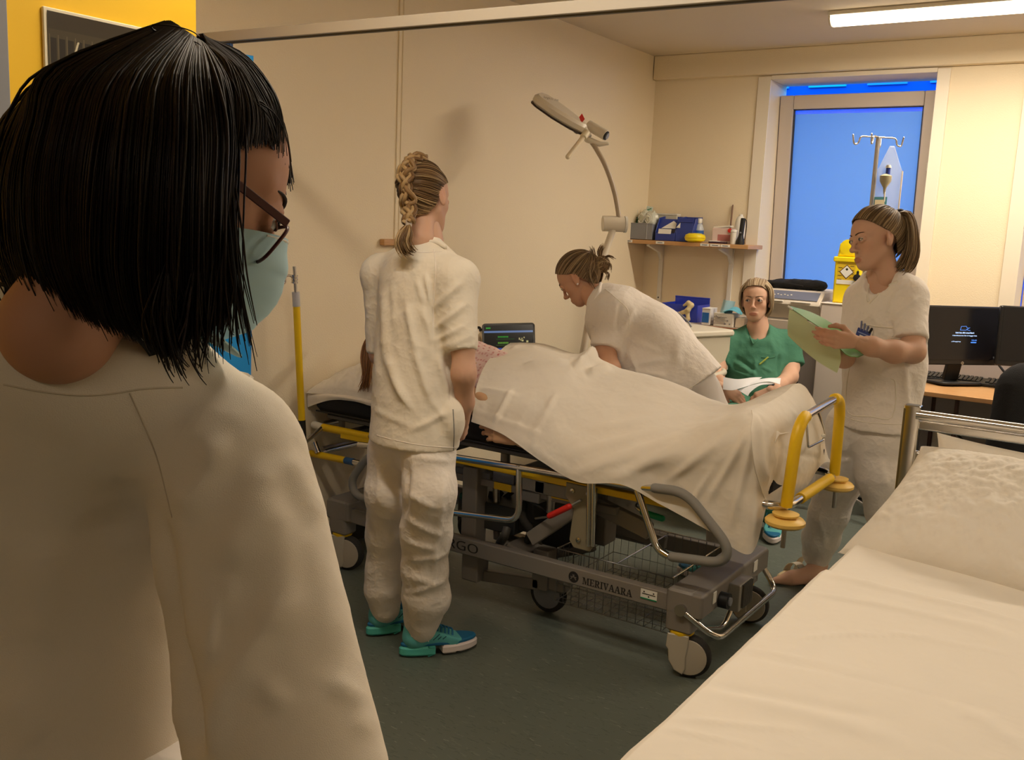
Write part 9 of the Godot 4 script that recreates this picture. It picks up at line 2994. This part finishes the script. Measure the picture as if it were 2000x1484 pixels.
# ---- patient under the blanket ----
func patient() -> void:
	var p := person("patient with long reddish hair lying on the gurney, one hand showing below the blanket", Vector3(-2.0, 0.77, -3.24))
	var sk := Color(0.66, 0.40, 0.24)
	var hx := Transform3D(Basis(Vector3(0, 0, 1), Vector3(-1, 0.18, 0), Vector3(0, 1, 0)).orthonormalized(), Vector3(-2.56, 0.945, -3.23))
	hx.basis.z = hx.basis.x.cross(hx.basis.y)
	var body := Geo.new().join(head_geo(sk), hx)
	var s := Sdf.new()
	s.K = 0.04
	s.chain([Vector3(-2.5, 0.92, -3.23), Vector3(-2.42, 0.88, -3.23), Vector3(-2.3, 0.86, -3.23)], [0.05, 0.055, 0.08])
	s.limb(Vector3(-2.25, 0.82, -3.25), Vector3(-1.85, 0.78, -3.25), 0.1, 0.1, Vector3.UP, 1.4)
	s.limb(Vector3(-2.32, 0.85, -3.1), Vector3(-2.32, 0.85, -3.38), 0.055, 0.055)
	s.chain([Vector3(-2.3, 0.84, -3.07), Vector3(-2.12, 0.80, -3.0), V(-1.794,0.706,-2.945), V(-1.889,0.716,-2.925)], [0.05, 0.042, 0.036, 0.026])
	for z in [-3.17, -3.36]:
		s.chain([Vector3(-1.8, 0.79, lerpf(-3.25, z, 0.6)), Vector3(-1.45, 0.785, z), Vector3(-1.08, 0.80, z - 0.03 * signf(z + 3.23))], [0.06, 0.045, 0.035])
	body.join(tint(s.build(0.012), sk))
	body.join(hand_geo(head_like(V(-1.897,0.718,-2.922), V(-2.068,0.739,-2.905) - V(-1.897,0.718,-2.922), Vector3(0.1, 0.5, 0.8)), 1.0, [[0.15, 0.25, 0.2], [0.2, 0.3, 0.25], [0.3, 0.35, 0.3], [0.4, 0.4, 0.3]], sk, 0.2, 1.02))
	part(p, "body", body, M.skin)
	add_face(p, hx, Color(0.2, 0.12, 0.08), rgb(70, 80, 90), 0.1)
	# spotted gown
	var gm := mat(Color.WHITE, 0.85)
	var im := Image.create(128, 128, false, Image.FORMAT_RGB8)
	im.fill(rgb(232, 204, 200))
	for q in 8:
		for w in 8:
			im.fill_rect(Rect2i(q * 16 + (8 if w % 2 else 0) + 4, w * 16 + 5, 5, 5), rgb(190, 84, 92))
	gm.albedo_texture = ImageTexture.create_from_image(im)
	gm.uv1_triplanar = true
	gm.uv1_scale = Vector3.ONE * 5.0
	var g := Sdf.new()
	g.K = 0.05
	g.limb(V(-2.374,0.899,-3.3), V(-2.215,0.883,-3.3), 0.105, 0.085)
	g.limb(Vector3(-2.4, 0.85, -3.24), Vector3(-2.1, 0.82, -3.24), 0.12, 0.11, Vector3.UP, 1.3)
	g.limb(Vector3(-2.36, 0.855, -3.1), Vector3(-2.36, 0.855, -3.38), 0.07, 0.07)
	var gf := Folds.new()
	gf.noise = FastNoiseLite.new()
	gf.noise.frequency = 10.0
	gf.namp = 0.008
	part(p, "gown", g.build(0.012, gf.at), gm)
	# hair falling over the edge of the pillow
	var cols := [Color(0.30, 0.14, 0.06), Color(0.22, 0.1, 0.042), Color(0.38, 0.2, 0.09), Color(0.16, 0.07, 0.03)]
	var gd := []
	for a in [-150, -110, -80, -50, 0, 50, 80, 110, 150]:
		gd.append(over(Vector2(a, 38 if absf(a) < 90 else 10), Vector2(180, 70), 6, 0.04, 0.1, 0.03))
	var hg := Geo.new()
	var wg := placed(hx, gd)
	scalp(hg, wg, Color(0.2, 0.09, 0.04), hx * HC)
	strands(hg, wg, 14, 0.0026, 0.002, cols, 2, 4)
	var fall := [
		[V(-2.75,1.034,-3.1), V(-2.743,0.98,-3.02), V(-2.722,0.916,-2.98), V(-2.679,0.848,-2.95), V(-2.691,0.791,-2.93)],
		[V(-2.7,1.042,-3.06), V(-2.693,0.987,-2.99), V(-2.672,0.924,-2.95), V(-2.647,0.854,-2.93), V(-2.648,0.802,-2.92)],
		[V(-2.669,1.035,-3.05), V(-2.647,0.989,-2.97), V(-2.621,0.921,-2.93), V(-2.621,0.859,-2.92), V(-2.625,0.817,-2.91)]]
	strands(hg, fall, 60, 0.0024, 0.004, cols, 7, 4, 0.2)
	part(p, "hair", hg, hair_mat(0.42))
	# stethoscope-like headset lying beyond the shoulder
	var o := V(-2.487,0.999,-3.5)
	var e := thing("headset", "small cream and black headset lying beside the tablet screen", "headset", o)
	part(e, "cup", Geo.new().tube([V(-2.498,0.977,-3.5), V(-2.482,1.006,-3.5), V(-2.464,0.985,-3.5), V(-2.46,0.962,-3.5)], 0.016, 12, 2), mat(rgb(214, 200, 170), 0.4))
	part(e, "band", Geo.new().tube(curve([V(-2.516,1.007,-3.5), V(-2.509,1.029,-3.5), V(-2.495,1.033,-3.5), V(-2.488,1.019,-3.5), V(-2.486,1.032,-3.52)], 6), 0.006, 8, 2), M.black)

# ---- dark haired woman in the foreground ----
func near_woman() -> void:
	var p := person("dark haired woman with glasses and a pale blue mask seen from behind, closest", V(-.86,0,-.475))
	p.position = Vector3(V(-.817,1.017,-.484).x, 0, V(-.817,1.017,-.484).z)
	var ax := V(-.767,-.37,-.635).normalized()
	var hx := head_xf(V(-.673,1.523,-.508), V(0.429,-.402,-.811), V(0.107,0.914,-.382), 0.96)
	var sk := Color(0.54, 0.29, 0.19)
	var body := Geo.new().join(head_geo(sk), hx)
	var s := Sdf.new()
	s.K = 0.04
	s.chain([hx * Vector3(0, -0.04, -0.03), V(-.745,1.407,-.462), V(-.813,1.358,-.492)], [0.04, 0.04, 0.055])
	s.limb(V(-.835,1.35,-.501), V(-.678,1.289,-.556), 0.045, 0.04)
	s.chain([V(-.653,1.281,-.546), V(-.555,1.048,-.531), V(-.522,0.886,-.495)], [0.045, 0.042, 0.032])
	s.ball(V(-.79,1.435,-.437), Vector3(0.02, 0.014, 0.02))
	body.join(tint(s.build(0.008), sk))
	var bx := Vector3(p.position.x, 0, p.position.z)
	var side := V(0.776,0.027,-.638)
	side.y = 0
	side = side.normalized()
	var legs := Sdf.new()
	for k in 2:
		var o := bx + side * (0.09 if k else -0.1)
		legs.limb(o + Vector3(0, 0.3, 0), o + Vector3(0, 0.06, 0), 0.045, 0.036)
	body.join(tint(legs.build(0.012), sk))
	part(p, "body", body, M.skin)
	add_face(p, hx, rgb(40, 28, 24), rgb(60, 40, 30), 0.2)
	# shirt
	var F := V(-.377,-.152,-.935)
	F.y = 0
	F = F.normalized()
	var t := Sdf.new()
	t.K = 0.05
	t.limb(V(-.879,1.252,-.513), V(-.862,0.778,-.481), 0.15, 0.165, F, 1.35)
	t.limb(V(-.776,1.373,-.471), V(-.845,1.26,-.501), 0.1, 0.14, F, 1.2)
	t.limb(V(-.757,1.366,-.482), V(-.67,1.296,-.55), 0.07, 0.064)
	t.limb(V(-.864,1.349,-.493), V(-1.075,1.255,-.457), 0.066, 0.072)
	t.K = 0.016
	t.limb(V(-.651,1.284,-.542), V(-.548,1.015,-.527), 0.07, 0.082, Vector3.ZERO, 1.0, 2)
	t.K = 0.05
	t.limb(V(-1.078,1.245,-.453), V(-1.073,0.848,-.404), 0.08, 0.08, Vector3.ZERO, 1.0, 2)
	t.limb(V(-.84,0.793,-.474), V(-.82,0.557,-.453), 0.17, 0.175, F, 1.3, 2)
	# neck opening
	t.limb(V(-.706,1.492,-.456), V(-.735,1.418,-.458), 0.066, 0.07, Vector3.ZERO, 1.0, 6)
	var f := Folds.new()
	f.axis = ax
	f.noise = FastNoiseLite.new()
	f.noise.frequency = 6.0
	f.namp = 0.003
	for q in [
		[V(-.626,1.266,-.452), V(-.602,1.153,-.446), -0.016, 0.010], [V(-.606,1.172,-.447), V(-.572,1.075,-.45), -0.018, 0.010], [V(-.631,1.262,-.448), V(-.618,1.176,-.439), 0.010, 0.012],
		[V(-.614,1.168,-.441), V(-.583,1.082,-.444), 0.008, 0.013], [V(-.59,1.324,-.487), V(-.616,1.263,-.458), 0.010, 0.014], [V(-.616,1.279,-.461), V(-.6,1.307,-.477), -0.008, 0.010],
		[V(-.557,1.309,-.506), V(-.574,1.221,-.477), 0.011, 0.020], [V(-.574,1.218,-.477), V(-.577,1.15,-.462), 0.007, 0.008], [V(-.576,1.217,-.475), V(-.571,1.17,-.469), -0.006, 0.006],
		[V(-.552,1.286,-.504), V(-.528,1.172,-.498), 0.009, 0.020], [V(-.536,1.2,-.498), V(-.562,1.135,-.469), 0.007, 0.013], [V(-.565,1.151,-.47), V(-.568,1.079,-.454), 0.006, 0.010],
		[V(-.527,1.271,-.518), V(-.486,1.155,-.523), 0.005, 0.022], [V(-.742,1.23,-.429), V(-.737,1.12,-.411), 0.006, 0.02], [V(-.711,1.249,-.453), V(-.685,1.186,-.458), -0.006, 0.03],
		[V(-.693,1.279,-.471), V(-.682,1.216,-.466), -0.005, 0.03], [V(-.619,1.322,-.468), V(-.604,1.351,-.483), 0.005, 0.012], [V(-.615,1.358,-.477), V(-.58,1.348,-.498), 0.004, 0.008],
		[V(-.542,1.14,-.483), V(-.522,1.121,-.493), 0.004, 0.01], [V(-.497,1.142,-.513), V(-.469,1.124,-.528), 0.005, 0.01], [V(-.481,1.115,-.518), V(-.456,1.101,-.532), 0.004, 0.01],
		[V(-.547,1.322,-.515), V(-.513,1.264,-.526), 0.005, 0.014], [V(-.752,1.094,-.396), V(-.728,1.045,-.403), 0.005, 0.02]]:
		f.add(q[0], q[1], q[2], q[3])
	var sg := t.build(0.0066, f.at, null, 2)
	var sh := part(p, "shirt", sg, M.scrub_near)
	part(sh, "collar_seam", seam(sg, [V(-.696,1.377,-.366), V(-.674,1.373,-.38), V(-.649,1.372,-.397), V(-.628,1.376,-.412), V(-.607,1.383,-.427), V(-.584,1.388,-.443)], ax, 0.0009), mat(rgb(214, 202, 182), 0.8))
	part(sh, "raglan_seam", seam(sg, [V(-.617,1.378,-.419), V(-.605,1.355,-.422), V(-.593,1.329,-.425), V(-.584,1.304,-.426), V(-.577,1.282,-.427)], ax, 0.0007), mat(rgb(196, 182, 162), 0.8))
	part(p, "trousers", trousers([
		[[bx + side * 0.09 + Vector3(0, 0.85, 0), bx + side * 0.09 + Vector3(0, 0.45, 0), bx + side * 0.09 + Vector3(0, 0.13, 0)], [0.11, 0.08, 0.065]],
		[[bx - side * 0.1 + Vector3(0, 0.85, 0), bx - side * 0.1 + Vector3(0, 0.45, 0), bx - side * 0.1 + Vector3(0, 0.13, 0)], [0.11, 0.08, 0.065]]],
		[[bx - side * 0.07 + Vector3(0, 0.88, 0), bx + side * 0.07 + Vector3(0, 0.88, 0), 0.13, 0.13]], 0.04, 0.016), M.trousers)
	for k in 2:
		var o := bx + side * (0.09 if k else -0.1) - F * 0.07
		sneaker(p, Transform3D(Basis(Vector3.UP.cross(F), Vector3.UP, F), Vector3(o.x, 0.003, o.z)), 0.25)
	# mask
	var mk := func(u: float, v: float) -> Vector3:
		var az := lerpf(-78.0, 78.0, u)
		var a := deg_to_rad(az)
		var y := lerpf(-0.006, -0.118, v)
		var e := absf(az) / 78.0
		y = lerpf(y, lerpf(-0.03, -0.1, v), e * e)
		var zr: float = [0.105, 0.117, 0.119, 0.108, 0.078][int(minf(v * 4.0, 3.999))]
		var zn2: float = [0.105, 0.117, 0.119, 0.108, 0.078][mini(int(v * 4.0) + 1, 4)]
		zr = lerpf(zr, zn2, v * 4.0 - floorf(v * 4.0) if v < 1.0 else 0.0)
		var pl := 0.003 * absf(fposmod(v * 5.0, 1.0) - 0.5) * (1.0 - e)
		return hx * Vector3(sin(a) * (0.0665 - 0.006 * v), y, cos(a) * (zr - 0.012) + 0.012 + pl)
	var mm := mat(rgb(186, 222, 236), 0.85)
	var mask := part(p, "face_mask", Geo.new().sheet(48, 40, mk, 0.0015), mm)
	for sd in [0.0, 1.0]:
		for v in [0.04, 0.96]:
			var a: Vector3 = mk.call(sd, v)
			part(mask, "ear_loop", Geo.new().tube(curve([a, a.lerp(hx * Vector3(0.078 * (sd * 2.0 - 1.0), 0.0, -0.02), 0.5) , hx * Vector3(0.079 * (sd * 2.0 - 1.0), 0.01 - 0.03 * v, -0.024)], 5), 0.0013, 6), M.white_plastic)
	var wire := []
	for k in 9: wire.append(mk.call(0.2 + 0.6 * k / 8.0, 0.02) + hx.basis.z * 0.001)
	part(mask, "nose_wire", Geo.new().tube(wire, 0.0016, 6), M.white_plastic)
	for v in [0.12, 0.3, 0.48, 0.66]:
		var ln := []
		for k in 15: ln.append((mk.call(0.02 + 0.96 * k / 14.0, v) as Vector3) + hx.basis.z * 0.0006)
		part(mask, "pleat", Geo.new().tube(ln, 0.0011, 5), mm)
	# glasses slid down the nose
	var gm := mat(rgb(84, 36, 40), 0.3)
	var gx := hx.basis.x.normalized()
	var ear := V(-.593,1.529,-.491)
	var hinge := V(-.578,1.492,-.544)
	var gf := (hinge - ear).normalized()
	var gd := (V(-.585,1.462,-.519) - hinge).normalized()
	gd = (gd - gx * gd.dot(gx)).normalized()
	var wide := gx * 0.134
	part(p, "glasses", Geo.new().bar(ear, hinge, 0.0022, 0.0068, 0.0008, -gd).bar(ear - gf * 0.045, ear, 0.002, 0.005, 0.0008, -gd), gm)
	var gp := p.get_child(p.get_child_count() - 1)
	part(gp, "temple", Geo.new().bar(ear - gf * 0.045 + wide, hinge + wide, 0.0022, 0.0062, 0.0008, -gd), gm)
	for sd in [0.0, 1.0]:
		var cc: Vector3 = hinge + wide * (0.24 + 0.52 * sd) + gd * 0.0175 + gf * 0.004
		var rim := []
		for k in 25:
			var a := TAU * k / 24.0
			var q := Vector2(signf(cos(a)) * pow(absf(cos(a)), 0.55) * 0.029, signf(sin(a)) * pow(absf(sin(a)), 0.6) * 0.0195)
			rim.append(cc + gx * q.x + gd * q.y)
		part(gp, "rim", Geo.new().tube(rim, 0.0015, 8, 0), gm)
		var lg := Geo.new()
		var ci := lg.vert(cc, gf)
		for k in 24: lg.vert(rim[k], gf)
		for k in 24: lg.tri(ci, 1 + k, 1 + (k + 1) % 24)
		part(gp, "lens", lg, M.glass)
	part(gp, "bridge", Geo.new().tube([hinge + wide * 0.45 + gd * 0.01, hinge + wide * 0.5 + gd * 0.006 + gf * 0.006, hinge + wide * 0.55 + gd * 0.01], 0.0018, 8), gm)
	# lanyard
	var lc := curve([V(-.819,1.428,-.417), V(-.747,1.428,-.406), V(-.7,1.429,-.409), V(-.67,1.427,-.42), V(-.654,1.423,-.436), V(-.65,1.412,-.455), V(-.656,1.395,-.476), V(-.673,1.371,-.502)], 8)
	var lw := []
	var wv := curve([V(-.22,0.968,-.165), V(-.22,0.968,-.165), V(-.179,0.97,-.192), V(-.079,0.975,-.259), V(0.024,0.928,-.342), V(0.228,0.835,-.495), V(0.433,0.641,-.653), V(0.535,0.497,-.692)], 8)
	var n := lc.size()
	var rb := func(u: float, v: float) -> Vector3:
		var x := u * (n - 1)
		var i := mini(int(x), n - 2)
		return lc[i].lerp(lc[i + 1], x - i) + (wv[i].lerp(wv[i + 1], x - i) as Vector3).normalized() * (v - 0.5) * 0.0195
	part(p, "lanyard", Geo.new().sheet(70, 3, rb, 0.0014), mat(rgb(16, 15, 16), 0.8))
	var ly := p.get_child(p.get_child_count() - 1)
	var put := func(u: float) -> Transform3D:
		var a: Vector3 = rb.call(u - 0.012, 0.5)
		var b: Vector3 = rb.call(u + 0.012, 0.5)
		var x := (b - a).normalized()
		var y := ((rb.call(u, 1.0) as Vector3) - (rb.call(u, 0.0) as Vector3)).normalized()
		var z := x.cross(y).normalized()
		y = z.cross(x)
		var q: Vector3 = rb.call(u, 0.5)
		var cam := Vector3(0, 1.5, 0)
		if z.dot(cam - q) < 0: z = -z
		return Transform3D(Basis(x, y, x.cross(y)), q + z * 0.0008)
	var e0: Transform3D = put.call(0.575)
	part(ly, "emblem", Geo.new().prism(e0, rrect(0.0135, 0.0125, 0.003), 0.0006), M.white_ink)
	var ring := []
	for k in 13: ring.append(e0 * Vector3(cos(TAU * k / 12.0) * 0.0028, sin(TAU * k / 12.0) * 0.0028, 0.0008))
	part(ly, "emblem_ring", Geo.new().tube(ring, 0.0005, 5, 0), M.ink)
	var us := [0.64, 0.70, 0.755, 0.805]
	for k in 4:
		letters(ly, "NTNU"[k], (put.call(us[k]) as Transform3D).translated(e0.basis.z * 0.0004), 0.0125, M.white_ink, false, true, 0.0)
	var us2 := [0.04, 0.075]
	for k in 2:
		letters(ly, "TN"[k], (put.call(us2[k]) as Transform3D).translated(e0.basis.z * 0.0004), 0.012, M.white_ink, false, true, 0.0)
	part(ly, "emblem", Geo.new().prism(put.call(0.135), rrect(0.0135, 0.0125, 0.003), 0.0006), M.white_ink)
	near_hair(p, hx)

func near_hair(p: Node3D, hx: Transform3D) -> void:
	var cols := [Color(0.011, 0.0075, 0.006), Color(0.014, 0.0092, 0.007), Color(0.017, 0.011, 0.008), Color(0.009, 0.0065, 0.0055), Color(0.022, 0.014, 0.0095)]
	# near side curtain of hair from the parting to the jaw, front to back and round to the far side
	var near := [
		[V(-.624,1.623,-.504), V(-.569,1.59,-.479), V(-.547,1.55,-.465), V(-.541,1.511,-.457), V(-.541,1.48,-.455), V(-.54,1.448,-.453), V(-.543,1.425,-.453)],
		[V(-.627,1.625,-.503), V(-.567,1.59,-.469), V(-.542,1.549,-.453), V(-.535,1.507,-.444), V(-.538,1.473,-.443), V(-.539,1.444,-.444), V(-.542,1.422,-.445)],
		[V(-.629,1.626,-.502), V(-.569,1.59,-.458), V(-.542,1.548,-.439), V(-.533,1.507,-.429), V(-.537,1.469,-.431), V(-.541,1.441,-.433), V(-.547,1.416,-.436)],
		[V(-.633,1.627,-.5), V(-.575,1.591,-.448), V(-.543,1.546,-.423), V(-.535,1.503,-.415), V(-.542,1.466,-.419), V(-.549,1.437,-.424), V(-.553,1.414,-.429)],
		[V(-.638,1.628,-.499), V(-.585,1.59,-.439), V(-.552,1.545,-.41), V(-.546,1.502,-.402), V(-.556,1.462,-.408), V(-.564,1.426,-.417), V(-.567,1.394,-.43)],
		[V(-.644,1.629,-.498), V(-.601,1.59,-.432), V(-.569,1.545,-.4), V(-.566,1.501,-.394), V(-.58,1.46,-.401), V(-.59,1.424,-.415), V(-.592,1.405,-.429)],
		[V(-.653,1.63,-.499), V(-.627,1.592,-.429), V(-.6,1.548,-.397), V(-.598,1.504,-.389), V(-.615,1.462,-.4), V(-.627,1.43,-.416), V(-.63,1.408,-.429)],
		[V(-.665,1.632,-.503), V(-.663,1.593,-.431), V(-.647,1.552,-.399), V(-.65,1.51,-.393), V(-.657,1.467,-.398), V(-.656,1.441,-.405), V(-.655,1.417,-.416)],
		[V(-.678,1.632,-.507), V(-.712,1.596,-.441), V(-.715,1.559,-.414), V(-.722,1.517,-.407), V(-.711,1.475,-.4), V(-.696,1.448,-.398), V(-.687,1.423,-.406)],
		[V(-.69,1.633,-.511), V(-.776,1.598,-.466), V(-.799,1.562,-.444), V(-.815,1.518,-.437), V(-.789,1.476,-.422), V(-.761,1.449,-.411), V(-.744,1.428,-.412)],
		[V(-.705,1.634,-.52), V(-.836,1.603,-.501), V(-.881,1.563,-.487), V(-.899,1.517,-.479), V(-.893,1.476,-.475), V(-.88,1.455,-.473), V(-.866,1.442,-.474)],
		[V(-.718,1.637,-.536), V(-.865,1.608,-.543), V(-.917,1.562,-.542), V(-.928,1.508,-.536), V(-.914,1.463,-.531), V(-.897,1.44,-.526), V(-.881,1.426,-.521)]]
	near = fit(hx, near, 0.09)
	var hg := Geo.new()
	scalp(hg, near, Color(0.009, 0.0065, 0.005), hx * HC, 0.006)
	strands(hg, near, 210, 0.00062, 0.0012, cols, 91, 3, 0.06, 4)
	strands(hg, near, 26, 0.001, 0.003, cols, 92, 4, 0.18, 4)
	var hair := part(p, "hair", hg, hair_mat(0.5))
	# fringe swept over the top towards the far temple
	var top := [
		[V(-.623,1.623,-.505), V(-.59,1.608,-.493), V(-.567,1.588,-.481), V(-.55,1.567,-.469), V(-.543,1.543,-.461)],
		[V(-.629,1.624,-.508), V(-.592,1.608,-.498), V(-.565,1.588,-.488), V(-.551,1.569,-.482), V(-.544,1.546,-.473)],
		[V(-.638,1.626,-.512), V(-.603,1.609,-.51), V(-.573,1.588,-.501), V(-.556,1.57,-.496), V(-.549,1.55,-.489)],
		[V(-.65,1.629,-.518), V(-.62,1.61,-.523), V(-.591,1.588,-.52), V(-.573,1.57,-.516), V(-.563,1.554,-.513)],
		[V(-.67,1.632,-.53), V(-.646,1.612,-.542), V(-.625,1.59,-.546), V(-.611,1.571,-.545), V(-.599,1.55,-.543)],
		[V(-.691,1.633,-.541), V(-.676,1.613,-.559), V(-.668,1.589,-.572), V(-.659,1.562,-.572), V(-.649,1.532,-.567)],
		[V(-.716,1.637,-.55), V(-.736,1.617,-.581), V(-.74,1.579,-.595), V(-.735,1.533,-.596), V(-.722,1.482,-.588)],
		[V(-.728,1.638,-.548), V(-.781,1.615,-.582), V(-.805,1.57,-.593), V(-.807,1.517,-.588), V(-.791,1.46,-.575)],
		[V(-.727,1.638,-.543), V(-.841,1.609,-.559), V(-.884,1.564,-.564), V(-.886,1.51,-.559), V(-.866,1.456,-.549)]]
	top = fit(hx, top, 0.06)
	var tg := Geo.new()
	scalp(tg, top, Color(0.012, 0.009, 0.0075), hx * HC, 0.005)
	strands(tg, top, 90, 0.0008, 0.0012, [Color(0.03, 0.023, 0.019), Color(0.02, 0.014, 0.011), Color(0.045, 0.035, 0.029)], 94, 4, 0.1, 4)
	part(hair, "fringe", tg, hair_mat(0.45))
	# loose locks hanging in front of the cheek and below the jaw
	var lk := Geo.new()
	for q in [
		[V(-.54,1.529,-.456), V(-.533,1.49,-.45), V(-.529,1.459,-.449), V(-.525,1.431,-.451), V(-.522,1.402,-.455), 40, 0.0022],
		[V(-.536,1.504,-.448), V(-.534,1.462,-.444), V(-.535,1.434,-.443), V(-.537,1.416,-.443), V(-.539,1.408,-.445), 26, 0.004],
		[V(-.536,1.487,-.439), V(-.539,1.448,-.436), V(-.542,1.423,-.435), V(-.544,1.409,-.435), V(-.545,1.402,-.435), 24, 0.005],
		[V(-.54,1.479,-.429), V(-.544,1.445,-.427), V(-.548,1.42,-.427), V(-.551,1.409,-.427), V(-.552,1.401,-.427), 24, 0.005],
		[V(-.552,1.469,-.413), V(-.557,1.434,-.413), V(-.563,1.408,-.421), V(-.566,1.394,-.429), V(-.568,1.389,-.434), 50, 0.005],
		[V(-.567,1.582,-.492), V(-.558,1.577,-.497), V(-.556,1.57,-.503), V(-.555,1.56,-.507), V(-.558,1.553,-.51), 10, 0.003],
		[V(-.658,1.629,-.495), V(-.664,1.63,-.486), V(-.644,1.627,-.492), V(-.629,1.622,-.495), V(-.619,1.616,-.494), 14, 0.004]]:
		var g1: Array = q.slice(0, 5)
		strands(lk, [g1, g1], q[5], 0.0009, q[6], cols, int(q[6] * 10000) + lk.v.size() % 97, 4, 0.25, 4)
	part(hair, "loose_locks", lk, hair_mat(0.5))
